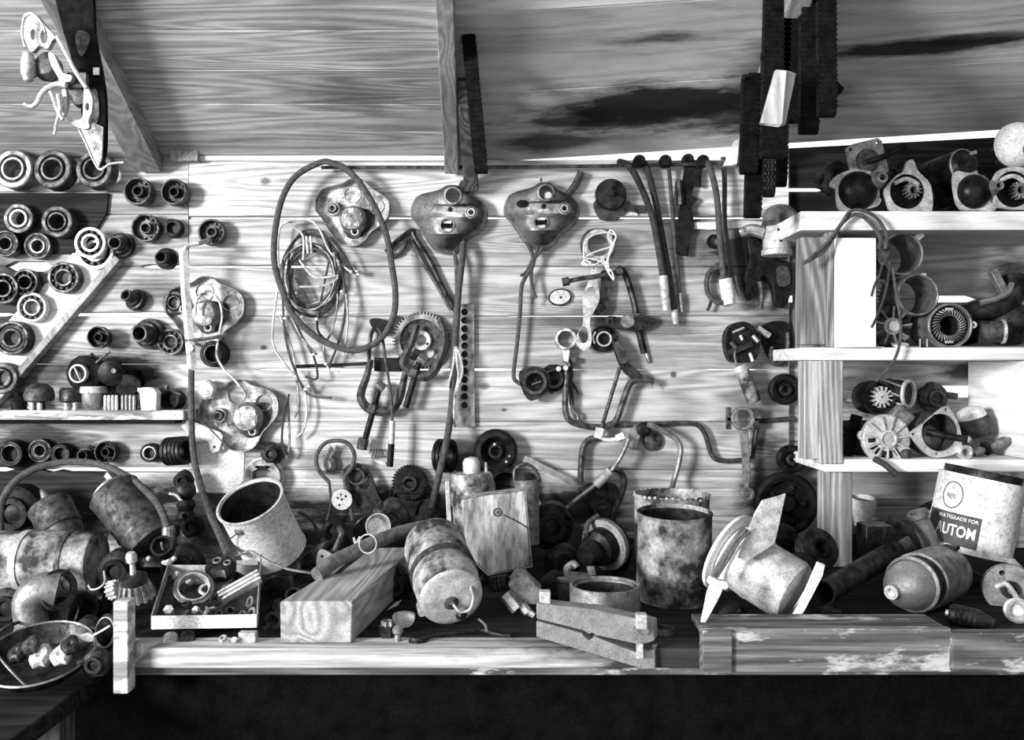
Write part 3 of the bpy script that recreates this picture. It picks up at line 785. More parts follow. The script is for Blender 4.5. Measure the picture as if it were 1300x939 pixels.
def cover_in(label, px, py, roll, size, mat, flip=False, hubc=(2, -18), hr=18, kind=0, t=.003, grp='lobed gear covers'):
    """x, with the hub casting in the lower lobe"""
    th = T('lobed_cover', label, 'gear cover', px, py, t, roll=roll, group=grp)
    o = [((-x if flip else x)*size, y*size) for x, y in OUTL]
    if area2(o) < 0: o = o[::-1]
    fx = -1 if flip else 1
    S = lambda x, y: (x*fx*size, y*size)
    hs = {0: [], 1: [circ(10*size, *S(-2, 19), n=24), circ(9*size, *S(28, 4), n=22)], 2: [circ(8*size, *S(28, 6), n=8)]}[kind]
    m = MB(); fl = scl(o, .965)
    m.plate(fl, 0, 1.2, hs)
    m.loft([lift(fl, 0), lift(fl, 8), lift(scl(o, .97), 12), lift(scl(o, 1.0), 13), lift(scl(o, 1.0), 11.5), lift(scl(o, .985), 8), lift(scl(o, .985), 0)])
    th.part('pan', m, mat, ang=50)
    hx, hy = S(*hubc)
    hb = MB().pos(hx, hy, 1).lathe([(hr, 0), (hr, 6), (hr*.92, 8), (hr*.9, 14), (hr*.8, 17), (hr*.3, 19), (.0001, 19)], 30, jit=.12)
    h = th.part('hub', hb, M_GREY)
    th.part('oily_patch', MB().plate(sm2([(hx-hr*1.0, hy+hr*.2), (hx-hr*.5, hy-hr*1.25), (hx+hr*.6, hy-hr*1.2), (hx+hr*1.5, hy-hr*.1), (hx+hr*1.35, hy+hr*.7), (hx, hy+hr*.9)], 3), 1.3, 1.8), M_DARK)
    m = MB()
    for i in range(5):
        a = 2*PI*i/5+.4; m.pos(hx+hr*.55*math.cos(a), hy+hr*.55*math.sin(a), 15).box(-hr*.2, hr*.2, -hr*.16, hr*.16, 0, 4.5)
    th.part('lug', m, mat, parent=h)
    th.part('drain', MB().pos(hx+3*fx, hy-hr*.95, 1).ring(5, 3.4, 0, 14, 18), M_LITE)
    sx, sy = S(-26, 0)
    th.part('bushing', MB().pos(sx, sy, 1).ring(9*size, 6*size, 0, 6, 24).pos(sx, sy, 1).ring(5*size, 3*size, 0, 10, 20), M_GREY)
    m = MB()
    for c, r in ((S(-2, 19), 11), (S(28, 4), 10)): m.pos(c[0], c[1], 1).ring(r*size, r*size-1, 0, 1.4, 26)
    th.part('bead', m, mat)
    return th
cover_in('pale lobed gear cover behind the top right of the big hose loop', 450, 266, 0, 1.0, M_DUSTY, hubc=(0, -14), hr=17)
cover_in('pale lobed gear cover behind the tall steel strap', 264, 391, 4, 1.05, M_DUSTY, hubc=(0, -8), hr=18, kind=2, flip=False)
cover_in('pale lobed gear cover with two round holes, lower of the two left ones', 307, 521, 12, 1.06, M_DUSTY, hubc=(8, -10), hr=19, kind=1)
th = T('hose_ring', 'thin wire loop hooked on the lobed cover by the steel strap', 'wire', 270, 385, .075)
th.one(MB().tube(rel(th, [(248, 400), (250, 380), (262, 372), (276, 378), (282, 400), (278, 425), (275, 450), (284, 468), (296, 480), (310, 497)], .06), 1.6, 6), M_LITE)
th = T('dust_cover', 'white lumpy cap on the wall left of the lower lobed cover', 'cap', 263, 495, .03)
th.one(MB().lathe([(.0001, 4), (9, 3), (12, 0), (12, -6), (10, -14), (.0001, -14)], 20, jit=.15), M_LITE)
th = T('mounting_tab', 'pale strip with a rounded holed tab under the lower lobed cover', 'bracket', 262, 552, .02)
th.one(MB().plate([(-32, 12), (-22, 20), (18, 4), (22, 0), (20, -10), (17, -20), (10, -23), (4, -20), (3, -8), (-20, -2)], 0, 2.5, [circ(2, 11, -15, 10)]), M_LITE, .5)
th = T('paper_sheet', 'white square paper pinned on the wall below the lobed covers', 'paper', 285, 590, .002)
th.one(MB().plate([(-38, -34), (-42, 24), (-8, 32), (26, 26), (24, -20), (8, -36)], 0, .8), M_WHITE)

# ================================================================== hose loop and coil of wires
hose('rubber_hose', 'big oval loop of rubber hose hanging from the pole end', 'hose', [(407, 206), (376, 223), (359, 250), (350, 288), (348, 330), (357, 365), (372, 399), (399, 426), (430, 441), (456, 444), (483, 430), (499, 403), (502, 372), (497, 334), (491, 300), (477, 265), (456, 231), (437, 213), (422, 207)], 4.0, M_HOSE, .065, closed=True)
th = T('wire_harness', 'tangled coil of thin wires hanging on the wall inside the hose loop', 'wires', 392, 300, .02)
rnd = random.Random(5)
def L(pts, tt=.03): return [tuple(v) for v in rel(th, pts, tt)]
for k in range(6):
    cx, cy = 394+rnd.uniform(-4, 4), 345+rnd.uniform(-6, 8); rx, ry = 36+rnd.uniform(-8, 4), 38+rnd.uniform(-6, 14)
    pts = [(cx+rx*math.cos(a)*(1+.06*rnd.random()), cy+ry*math.sin(a)*(1+.06*rnd.random()), .018+.003*k) for a in [2*PI*i/10 for i in range(10)]]
    th.part('wire_turn', MB().tube(L(pts), 1.5 if k % 2 else 1.9, 6, 4, True), (M_CABLE, M_HOSE, M_GREY)[k % 3])
for pts in ([(360, 330), (358, 380), (362, 430), (375, 470), (392, 500), (420, 505)], [(350, 370), (347, 430), (360, 460), (385, 490), (390, 520), (385, 545), (376, 556)],
            [(372, 340), (366, 380), (378, 420), (398, 452), (404, 480), (386, 478)], [(430, 330), (440, 370), (436, 410), (428, 440), (416, 466)],
            [(425, 320), (428, 380), (420, 420), (410, 440), (412, 460), (417, 470)], [(418, 330), (408, 380), (402, 410), (408, 425), (424, 438)],
            [(352, 345), (354, 290), (372, 281), (392, 279), (405, 290), (420, 320), (444, 343), (456, 348)], [(405, 290), (430, 315), (447, 345), (453, 342)],
            [(362, 365), (370, 405), (385, 430), (402, 450)], [(375, 352), (388, 378), (392, 393), (376, 386)], [(436, 350), (442, 395), (440, 425), (436, 450)],
            [(356, 400), (368, 430), (374, 460), (380, 510), (376, 530)], [(366, 500), (360, 530), (358, 562), (362, 578)], [(364, 500), (367, 540), (368, 566), (364, 582)],
            [(382, 330), (400, 352), (428, 350), (415, 362), (380, 364)], [(372, 288), (385, 300), (384, 330)]):
    pts = [(x+rnd.uniform(-2, 2), y, .02+rnd.random()*.02) for x, y in pts]
    th.part('strand', MB().tube(L(pts), 1.5, 6, 4), rnd.choice((M_CABLE, M_GREY, M_HOSE, M_LITE)))
th.part('tie', MB().tube(L([(389, 300), (390, 312), (391, 322)], .04), 1.8, 6).tube(L([(394, 300), (395, 312), (396, 322)], .04), 1.8, 6), M_LITE)
m = MB()
for x, y in ((446, 345), (453, 344), (376, 372), (384, 402), (362, 404), (398, 450), (392, 490), (388, 494), (434, 370), (414, 462), (402, 405)):
    a = rel(th, [(x, y, .035)], .035)[0]; m.pos(a.x, a.y, a.z).ball(0, 0, 0, 2.6, 6)
th.part('connector', m, M_CHROME, label='small bright wire ends')
# ================================================================== CENTRE WALL
def pl(th, pts, tt=0): return [(v.x, v.y) for v in rel(th, [(x, y, tt) for x, y in pts], tt)]
def thing(name, label, cat_, px, py, t, **kw): return T(name, label, cat_, px, py, t, **kw)
def rod(name, label, cat_, pts, r, mat, t=.02, group=None, ends=None, endmat=None, n=8, smooth=4):
    th = T(name, label, cat_, pts[0][0], pts[0][1], pts[0][2] if len(pts[0]) > 2 else t, group=group)
    if not ends: return th.one(MB().tube(rel(th, pts, t), r, n, smooth), mat)
    th.part('tube', MB().tube(rel(th, pts, t), r, n, smooth), mat)
    lp = rel(th, pts, t)
    for which in ends:
        a, b = (lp[0], lp[1]) if which == 0 else (lp[-1], lp[-2])
        d = (b-a).normalized(); a2 = a-d*2
        th.part('end_fitting', MB().tube([a2, a2+d*ends[which][1]], ends[which][0], 6, 1), endmat or mat, ang=25)
    return th

# gear and C clamps
th = thing('timing_gear', 'toothed gear wheel with a pale hub hanging behind the upper clamp', 'gear', 535, 432, .014)
th.part('toothed_ring', MB().plate(gear2(33, 36.5, 52), -6, 4, [circ(27, n=40)]), M_GREY)
th.part('web', MB().plate(circ(27.5, n=40), -5, 0, [circ(7, n=20)]+[circ(7.5, 18*math.cos(a), 18*math.sin(a), 14) for a in (2.2, 3.6, 5.2)]), M_IRON)
hb = th.part('hub', MB().ring(13, 6.5, -5, 5, 30), M_CHROME)
th.part('hub_hole', MB().pos(8, -4.5, 4.9).cyl(1.8, 0, .5, 12), M_BLACK, parent=hb)
def clamp(label, px, py, frame_pts, wdt, screw, boss, head, t, mat, foot=None):
    th = thing('screw_clamp', label, 'clamp', px, py, t, group=None)
    pts = rel(th, frame_pts, t)
    th.part('frame', MB().tube(pts, lambda u: wdt*(.8+.5*math.sin(PI*u)), 4, 4, flat=(1, .75)), mat, bev=.8)
    s = rel(th, screw, t); d = (s[1]-s[0]); n = max(6, int(d.length/2.1)); m = MB()
    cyl = MB()
    path = [s[0]+d*i/n for i in range(n+1)]
    m.tube(path, lambda u: 4.2 if int(u*n+.5) % 2 else 3.7, 10, 1)
    th.part('screw', m, M_BLACK, ang=60)
    b = rel(th, boss, t); dd = (b[1]-b[0])
    th.part('boss', MB().tube([b[0], b[0]+dd], 8, 6, 1), mat, bev=.6, ang=20)
    h = rel(th, head, t)
    th.part('pad', MB().tube([h[0], h[1]], 7, 4, 1), M_GREY, bev=.6, ang=20)
    if foot:
        f = rel(th, foot, t); th.part('nut', MB().tube([f[0], f[1]], 7, 6, 1), M_IRON, bev=.5, ang=20)
    return th
clamp('rusty screw clamp hooked over the toothed gear, the upper of two', 527, 420, [(530, 412), (522, 436), (512, 460), (524, 474), (541, 478), (554, 466), (562, 445), (564, 424), (558, 404)], 5, [(532, 460), (515, 517)], [(527, 468), (524, 478)], [(531, 453), (541, 460)], .038, M_IRON)
clamp('rusty screw clamp with a long screw, hanging below and left of the toothed gear', 470, 455, [(471, 456), (466, 476), (458, 502), (466, 517), (482, 522), (497, 520), (507, 505), (512, 486), (516, 466)], 5, [(481, 494), (464, 556)], [(474, 513), (472, 524)], [(478, 487), (487, 494)], .035, M_IRON, foot=((462, 556), (459, 570)))
rod('bent_hook', 'thin bent rod hook from which the lower clamp hangs', 'hook', [(468, 458), (470, 430), (474, 418), (482, 414), (490, 418)], 2.6, M_DARK, .02)
rod('steel_rod', 'thin dark rod lying along a board gap behind the clamps', 'rod', [(372, 465), (400, 464), (430, 463), (468, 461)], 2.2, M_DARK, .0038)
th = thing('rubber_bushing', 'black lumpy rubber piece at the top of the lower clamp hook', 'bushing', 482, 412, .02)
th.one(MB().plate(sm2([(-12, 6), (-2, 8), (10, 4), (12, -6), (4, -14), (-4, -10), (-10, -2)]), -9, 4), M_BLACK, 1)
th = thing('rubber_bushing', 'black block wedged between clamp and gear', 'bushing', 497, 463, .012)
th.one(MB().box(-22, 14, -8, 9, -7, 2), M_BLACK, 1)
th = thing('dark_wedge', 'dark flat lug left of the gear rim', 'lug', 505, 410, .014)
th.one(MB().plate([(-10, 10), (6, 8), (10, 0), (4, -16), (-6, -10)], -6, 2), M_DARK, .6)
# lead with a plug
th = thing('test_lead', 'thin lead ending in a black and white plug, hanging across the lower clamp', 'cable', 480, 415, .05)
th.part('lead', MB().tube(rel(th, [(480, 416), (486, 432), (489, 455), (494, 485), (497, 510), (498, 536)], .055), 1.9, 8), M_HOSE)
s = rel(th, [(498, 534), (497, 563), (495, 592)], .055)
th.part('sleeve', MB().tube([s[0], s[1]], 3.8, 10, 1), M_LITE, ang=60)
th.part('grip', MB().tube([s[1], s[2]], 4.2, 10, 1), M_BLACK, ang=60)
m = MB()
for i, (x, y) in enumerate([(0, 6), (0, -6), (0, -18)]):
    m.pos(s[0].x, s[0].y-8+y, s[0].z).box(-3.9, 3.9, -1, 1, -3.9, 3.9)
th = thing('coil_spring', 'tiny coil spring resting beside the black plug', 'spring', 478, 575, .008)
th.one(MB().tube([(-8+i*.75, 5*math.sin(i*PI/2.5), 3+4*math.cos(i*PI/2.5)) for i in range(22)], .9, 6, 2), M_GREY)
th = thing('metal_shard', 'short bright blade shaped chip below the spring', 'blade', 479, 586, .001)
th.one(MB().plate([(-10, 2), (6, -4), (12, -4), (10, 0), (-2, 4)], 0, 2), M_CHROME, .4)

# perforated strip
th = thing('perforated_strip', 'upright steel strip with a row of round holes, between clamp and hanging cable', 'strip', 591, 470, .006)
th.part('strip', MB().plate([(-12, 84), (11, 84), (12, -71), (-13, -71)], 0, 4, [circ(4.3, -1, 74-i*10.7, 14) for i in range(12)]), M_GREY, bev=.5)
th.part('backing', MB().box(-10, 9, -48, 80, -1.4, -.2), M_BLACK)
# hanging cable from middle cover
th = thing('hanging_cable', 'long dark cable hanging from the middle lobed cover down to the bench', 'cable', 586, 316, .045)
th.part('cable', MB().tube(rel(th, [(588, 300, .02), (587, 325, .045), (582, 370), (579, 420), (576, 470), (573, 520), (566, 565, .09), (558, 600, .115), (549, 640, .12), (544, 660, .13)], .045), 4.4, 10), M_HOSE)
th.part('cable', MB().tube(rel(th, [(572, 312, .02), (578, 325, .03), (580, 350), (580, 400)], .035), 2.8, 8), M_HOSE)
for pts in ([(578, 440), (575, 465), (571, 482), (569, 492)], [(579, 440), (580, 460), (582, 478), (578, 500), (576, 530), (578, 542)], [(579, 440), (585, 455), (587, 472), (582, 488), (577, 505)]):
    th.part('wire', MB().tube(rel(th, pts, .054), 1.6, 6), M_LITE, label='pale inner wire')
# bent arms behind
rod('wiper_linkage', 'long bent double arm leaning behind the dark lobed cover', 'arm', [(490, 320), (505, 305), (524, 292), (526, 300), (545, 330), (562, 365), (580, 398)], 3.2, M_DARK, .012)
rod('wiper_linkage', 'second bent arm just below its twin behind the dark lobed cover', 'arm', [(492, 326), (507, 322), (520, 305), (535, 330), (555, 362), (573, 394)], 2.6, M_IRON, .010)
th = thing('knot_plug', 'small round disc showing above the dark lobed cover', 'disc', 591, 237, .004)
th.one(MB().ring(9, 6, 0, 2, 24).cyl(6.2, 0, 1.2, 20), M_IRON)
rod('brass_pipe', 'short stub of pipe sticking up behind the dusty lobed cover', 'pipe', [(738, 218, .02), (730, 235, .02), (718, 250, .02)], 4.6, M_IRON, .02)
# wires under dusty cover
th = thing('hanging_wires', 'crossed thin wires dangling below the dusty lobed cover', 'wires', 676, 315, .03)
for pts, r in (([(668, 306), (675, 320), (677, 335), (668, 350), (662, 365), (660, 400), (656, 440), (652, 475), (657, 485), (672, 492)], 2.6), ([(684, 308), (680, 325), (675, 340), (675, 360), (680, 378)], 2.2), ([(690, 310), (684, 322), (676, 330), (668, 345), (661, 350)], 2.0), ([(674, 330), (673, 350), (677, 372), (675, 385)], 1.4)):
    th.part('wire', MB().tube(rel(th, pts, .03), r, 8), M_HOSE)
# black round switch with bracket
th = thing('horn_disc', 'round black horn with a bracket arm on the wall right of the dusty cover', 'horn', 776, 246, .035)
th.part('disc', MB().lathe([(.0001, -14), (19, -14), (20, -8), (20, -3), (18, 0), (5, .5), (4, 2.5), (.0001, 2.5)], 36), M_DARK)
th.part('bracket', MB().plate(sm2([(-19, -6), (-17, -24), (-8, -31), (10, -30), (22, -20), (38, -22), (48, -16), (44, -13), (30, -12), (20, -6)], 4), -16.5, -10), M_IRON)
th = thing('white_chip', 'small white half round chip on a board gap below the horn', 'chip', 801, 271, .003)
th.one(MB().plate([(-9, -3), (9, -3), (6, 2), (2, 4), (-5, 3)], 0, 2), M_WHITE)

# flanged tin ring with string
th = thing('flanged_sleeve', 'short pale flanged sleeve above the bright link, tangled in white string', 'sleeve', 761, 310, .05)
th.part('sleeve', MB().ring(20, 14.5, -22, 0, 32), M_LITE)
th.part('flange', MB().plate(sm2([(-22, 8), (-14, 20), (0, 24), (16, 20), (23, 8), (20, -10), (8, -20), (-10, -20), (-20, -10)], 4), -24, -20, [circ(15, n=28)]), M_IRON)
th = thing('white_string', 'loose loops of white string round the flanged sleeve', 'string', 750, 300, .06)
th.one(MB().tube(rel(th, [(783, 299), (770, 295), (752, 299), (742, 310), (742, 328), (750, 333), (745, 337), (739, 334), (748, 328), (765, 333), (772, 345), (779, 355), (777, 345), (770, 335), (776, 315), (782, 300), (775, 292), (772, 302), (777, 312), (760, 318), (745, 325), (742, 334), (755, 336), (766, 330), (774, 345), (772, 330), (780, 308)], .062), 1.1, 6, 4), M_STRING)

# link (bright) and dark link
def arm(name, label, cat_, px, py, t, outline, holes, mat, th_=5, bev=.8, roll=0, group=None, extra=None, smooth=True):
    th = thing(name, label, cat_, px, py, t, group=group, roll=roll)
    o = pl(th, outline, t)
    if smooth: o = sm2(o, 4)
    hs = []
    for (x, y, r, *e) in holes:
        c = pl(th, [(x, y)], t)[0]; hs.append(circ(r, c[0], c[1], 18, e[0] if e else None))
    m = MB().plate(o, -th_, 0, hs)
    if extra is None: th.one(m, mat, bev); return th
    th.part('plate', m, mat, bev=bev); return th
arm('forged_link', 'pale forged link with a round hole above and an oval eye below', 'link', 750, 380, .045,
    [(751, 337), (757, 340), (758, 350), (760, 365), (761, 380), (756, 392), (750, 402), (749, 412), (751, 425), (750, 438), (743, 445), (736, 442), (731, 434), (733, 424), (739, 415), (741, 402), (740, 388), (741, 372), (746, 360), (750, 350)], [(751, 370, 6), (741, 425, 6.5, 10.5), (754, 341, 1.6)], M_LITE, 7)
arm('forged_link', 'dark forged link hanging behind the pale link', 'link', 768, 370, .022,
    [(763, 345), (774, 345), (775, 365), (773, 382), (772, 392), (764, 400), (755, 398), (752, 388), (758, 378), (764, 365)], [(762, 390, 5, 6)], M_IRON, 7)
rod('socket_handle', 'dark rod with hexagon ends crossing the pale link', 'rod', [(716, 358), (735, 354), (760, 350), (788, 344)], 3.0, M_IRON, .05, ends={0: (5.5, 9), 1: (5.5, 8)}, endmat=M_IRON)
rod('bent_pipe', 'dark bent pipe running down right of the string', 'pipe', [(784, 340), (792, 345), (798, 360), (804, 380), (808, 398)], 4.2, M_DARK, .02)
rod('slim_rod', 'slim brown rod sloping on the wall below the bent pipe', 'rod', [(812, 424), (818, 440), (824, 460)], 2.8, M_GREY, .005)
th = thing('oval_badge', 'small oval white disc with dark rim and a centre hole', 'disc', 711, 377, .008, roll=8)
th.part('rim', MB().plate(circ(15, n=28, ry=11), -3, 0), M_DARK, bev=.5)
th.part('face', MB().plate(circ(13, n=28, ry=9), 0, 1.2, [circ(1.8, 1, -.5, 10)]), M_CHROME)
# ring with spigot, bolt and pipe
th = thing('pipe_clamp', 'thick grey ring clamp beside the eye of the pale link', 'clamp', 718, 430, .035, axis=(-.25, -1, 0))
th.part('ring', MB().ring(14.5, 9.5, -12, 0, 30), M_GREY)
th.part('spigot', MB().plate([(-5, -12), (5, -12), (3, -30), (-3, -28)], -9, -3), M_LITE, bev=.6)
th = thing('union_fitting', 'dark threaded union with a bright crescent, right of the oval eye', 'fitting', 767, 430, .035)
th.part('ring', MB().ring(10, 7.6, -12, 0, 28), M_SHINE)
th.part('body', MB().lathe([(.0001, -16), (16, -16), (17, -12), (14, -6), (9.8, -5), (7.6, -8), (.0001, -8)], 26), M_BLACK)
th.part('clip', MB().tube([(-12, -6, -1), (-14, 2, -1), (-11, 9, -1)], 1.3, 6), M_CHROME)
# dark lever assembly
arm('crank_lever', 'dark rocker lever with a bright worn patch above the union', 'lever', 795, 408, .028,
    [(769, 404), (774, 401), (785, 402), (797, 403), (812, 404), (824, 400), (830, 408), (820, 416), (806, 420), (790, 418), (776, 416), (769, 411)], [(774, 408, 2.2)], M_DARK, 8)
th = thing('worn_bush', 'bright worn bush on the dark rocker lever', 'bush', 797, 408, .036)
th.one(MB().lathe([(.0001, -3), (9, -3), (8, 1), (.0001, 1.5)], 20), M_GREY)
arm('wiper_lever', 'jointed dark lever slanting down from the union to a thin wire', 'lever', 790, 450, .035,
    [(777, 424), (784, 426), (788, 437), (794, 450), (800, 462), (812, 472), (816, 480), (808, 482), (796, 476), (788, 466), (782, 452), (778, 438)], [(781, 431, 1.8), (792, 456, 1.8)], M_DARK, 6)
th = thing('lever_plate', 'worn grey plate riveted half way along the slanting dark lever', 'plate', 788, 448, .041, roll=-68)
th.one(MB().plate(sm2([(-13, 4), (10, 6), (14, 0), (10, -5), (-12, -4)]), -3, 0), M_IRON, .5)
rod('thin_wire', 'thin stiff wire poking out of the slanting lever end', 'wire', [(810, 474), (820, 480), (829, 492)], 1.3, M_GREY, .03)
rod('support_stay', 'slim dark stay leaning right of the slanting lever', 'stay', [(810, 415), (814, 432), (818, 448)], 4.5, M_BLACK, .006)
# throttle body
th = thing('throttle_body', 'dark round carburettor throat with a flange on the wall, left of the long bent pipe', 'carburettor', 679, 485, .055)
th.part('throat', MB().ring(16, 11.5, -20, 0, 32), M_IRON)
th.part('flange', MB().plate(sm2([(-20, 12), (-8, 20), (8, 19), (18, 10), (20, -6), (10, -18), (-4, -24), (-12, -18), (-18, -4)], 4), -14, -8, [circ(11.6, n=24)]), M_DARK)
th.part('butterfly', MB().plate(circ(11.3, n=24), -13, -12), M_BLACK)
th.part('spindle', MB().tube([(-4, -3, -8), (8, 1, -8)], 1, 6), M_GREY)
th = thing('throttle_body', 'smaller dark throat with two bright nuts, right beside the round throat', 'carburettor', 703, 480, .042)
th.part('throat', MB().ring(13, 9, -18, 0, 28), M_DARK)
th.part('body', MB().lathe([(.0001, -20), (18, -20), (18, -12), (9, -10), (.0001, -10)], 10, jit=.1), M_BLACK)
for x, y in ((6, 12), (15, 13)): th.part('nut', MB().pos(x, y, -2).hexnut(3.6, 0, 6), M_CHROME, label='bright nut')
th = thing('bolt_stud', 'dark bolt standing against the wall below the ring clamp', 'bolt', 723, 456, .02)
th.part('head', MB().box(-8, 9, -4, 3, -5, 3), M_IRON, bev=.8)
th.part('shank', MB().tube([(0, 0, 0), (1, -24, 0)], 4, 8, 1).tube([(1, -24, 0), (3, -58, 0)], 3, 8, 1), M_DARK)
rod('wire_spring_clip', 'small forked clip on the wall right of the bolt', 'clip', [(727, 486), (731, 493), (735, 501)], 1.4, M_DARK, .01)
# the long bent pipes
PG = 'bent pipes on the wall'
rod('bent_pipe', 'long pipe bent like a J, running down from the bolt', 'pipe', [(719, 470), (718, 500), (718, 522), (724, 534), (740, 540), (762, 542), (780, 536), (788, 518), (797, 492), (804, 484), (818, 482), (830, 484)], 4.0, M_IRON, .03, PG)
rod('bent_pipe', 'slim pipe stepping down to the right toward the connecting rod', 'pipe', [(780, 540), (830, 538), (875, 537), (888, 541), (896, 553), (902, 574), (910, 583), (925, 585), (952, 583)], 3.2, M_IRON, .016, PG)
rod('hook_rod', 'thin straight rod with a hooked end inside the J shaped pipe', 'rod', [(723, 478), (726, 500), (726, 516), (728, 522), (733, 526), (734, 532)], 1.8, M_GREY, .02)
th = thing('threaded_rod', 'threaded rod with a white nut, slanting above the pipe bend', 'rod', 786, 468, .04)
s = rel(th, [(787, 466), (763, 545)], .04); n = 40
th.part('thread', MB().tube([s[0]+(s[1]-s[0])*i/n for i in range(n+1)], lambda u: 2.9 if int(u*n+.5) % 2 else 2.1, 8, 1), M_IRON, ang=60)
s = rel(th, [(763, 543), (760, 556)], .04); th.part('nut', MB().tube([s[0], s[1]], 6.5, 6, 1), M_CHROME, ang=20, label='white nut')
rod('white_wire', 'thick white wire from the white nut to the valve', 'wire', [(760, 554), (770, 558), (782, 557), (790, 554)], 2.4, M_WHITE, .045, ends={1: (5, 10)}, endmat=M_WHITE)
th = thing('needle_valve', 'dark valve with a round knob under the stepped pipe', 'valve', 818, 545, .04)
th.part('body', MB().lathe([(.0001, 2), (5, 2), (9, -1), (9.5, -8), (7, -20), (.0001, -20)], 20), M_BLACK)
th.part('bracket', MB().plate(sm2([(-20, -22), (-14, 2), (-4, 8), (4, 4), (-4, -8), (-10, -26)]), -12, -7), M_GREY)
th = thing('hole_plug', 'dark round plug in a board below the valve', 'plug', 829, 560, .010)
th.one(MB().lathe([(.0001, -4), (13, -4), (12, 0), (8, 2), (.0001, 2)], 24), M_IRON)
rod('bent_pipe', 'pipe elbow dropping from the valve into the tall tin', 'pipe', [(822, 538), (838, 545), (856, 555), (864, 568), (861, 590), (855, 612), (851, 630, .1), (848, 652, .3)], 3.6, M_GREY, .045, PG)
rod('bent_pipe', 'dark pipe loop bending down left of the sleeved hose', 'pipe', [(764, 556), (750, 557), (741, 566), (738, 585), (737, 612)], 4.0, M_IRON, .02, PG)
th = thing('sleeved_hose', 'thin pipe joined by a pale sleeve, sweeping down left from the valve', 'hose', 798, 560, .05)
th.part('pipe', MB().tube(rel(th, [(798, 557), (790, 576), (780, 592), (768, 606), (750, 620), (732, 634), (715, 648), (700, 653), (690, 645), (680, 632), (672, 618)], .055), 3.0, 8), M_GREY)
s = rel(th, [(775, 598), (756, 616)], .055); th.part('sleeve', MB().tube([s[0], s[1]], 6.2, 12, 1), M_LITE, ang=40)
rod('hose_loop', 'dark looped hose behind the pale sleeve', 'hose', [(735, 622), (750, 620), (764, 608), (776, 596), (787, 598), (793, 612), (788, 630), (780, 648), (778, 662)], 3.8, M_IRON, .025)
arm('triangle_bracket', 'dark triangular bracket with a round hole hanging under the hose loop', 'bracket', 765, 645, .018,
    [(742, 618), (765, 612), (783, 616), (785, 632), (777, 654), (766, 662), (754, 650)], [(764, 646, 6.5)], M_DARK, 5)
rod('flat_bar', 'pale flat bar sloping from the black rotor toward the pipe loop', 'bar', [(665, 582), (690, 594), (726, 612)], 4.2, M_LITE, .03, n=4)

# cluster on the left bench back: loops, disc, bracket, gears
th = thing('cable_loop', 'loop of thin dark cable hooked on the wall above the perforated disc', 'cable', 428, 585, .03)
th.part('loop', MB().tube(rel(th, [(418, 612), (404, 596), (402, 578), (412, 563), (428, 559), (442, 563), (450, 577), (447, 592), (438, 606), (440, 622), (444, 640), (448, 660)], .05), 2.6, 8), M_HOSE)
th.part('tail', MB().tube(rel(th, [(418, 612), (420, 640), (414, 665), (411, 678)], .04), 1.8, 8), M_CABLE)
th = thing('light_bulb_socket', 'grey round socket with a pale tip seen inside the cable loop', 'socket', 414, 590, .02)
th.part('shell', MB().lathe([(.0001, 4), (7, 4), (12, 0), (13, -8), (.0001, -9)], 22), M_GREY)
th.part('tip', MB().plate([(-1, 10), (6, 8), (10, 20), (4, 26)], -2, 2), M_LITE)
th = thing('pierced_disc', 'small white disc pierced with five holes, hanging from the cable loop', 'disc', 434, 634, .06)
th.one(MB().plate(circ(13.2, n=32), -2.5, 0, [circ(1.6, x, y, 10) for x, y in ((-5, 2), (0, 0), (-1, 6), (-3, -7), (5, 4))]), M_CHROME, .4)
th = thing('bearing_bracket', 'long dark bracket with a big hexagonal hole slanting behind the pierced disc', 'bracket', 462, 612, .035)
th.part('arm', MB().plate(sm2(pl(th, [(436, 596), (450, 588), (464, 594), (474, 612), (482, 632), (496, 650), (478, 660), (464, 654), (452, 640), (440, 616)], .035)), -8, 0, [circ(9, n=6)]), M_DARK, bev=.8)
th.part('ring', MB().pos(-9, 8, 1).ring(11, 8.5, 0, 4, 26), M_IRON)
m = MB()
for i in range(4): m.pos(-3+i*2.4, -2+i*2.2, -3).ball(0, 0, 0, 1.5, 6)
th.part('chain', m, M_SHINE)
def tooth_gear(label, px, py, r, n, t, mat, hub=.25, grp=None, dep=8):
    th = thing('gear_wheel', label, 'gear', px, py, t, group=grp)
    th.part('toothed_disc', MB().plate(gear2(r*.9, r, n), -dep, 0, [circ(r*hub, n=16)]), mat, bev=.3)
    th.part('hub', MB().ring(r*.45, r*hub, -1, 4, 20), M_DARK)
    return th
tooth_gear('black toothed gear wheel on the wall above the wooden block', 520, 613, 23, 34, .02, M_BLACK)
th = thing('fan_belt', 'thin black rubber ring hanging under the black gear wheel', 'belt', 522, 633, .015)
th.one(MB().tube([(27*math.cos(a), 25*math.sin(a), 0) for a in [2*PI*i/16 for i in range(16)]], 2.6, 6, 2, True), M_RUBBER)
arm('black_cross', 'black cross shaped spider inside the rubber ring', 'spider', 522, 640, .008,
    [(518, 622), (526, 622), (528, 634), (536, 636), (530, 642), (526, 656), (518, 656), (514, 642), (507, 638), (516, 634)], [], M_BLACK, 3)
ringstack(556, 578, 4, 21, 5, 'black grooved pulley seen edge on behind the hanging cable', t=.05, axis=(1, -.35, 0), mat=M_BLACK, name='grooved_pulley')
th = thing('rotor_housing', 'large black round housing with a dark centre, right of the battered canister', 'housing', 629, 573, .05)
th.part('rim', MB().lathe([(.0001, -22), (26, -22), (28, -16), (28, -6), (24, -1), (19, 0), (15, -5), (12, -12), (.0001, -12)], 36), M_BLACK)
th.part('hub', MB().ring(9, 6, -14, -2, 24), M_DARK)
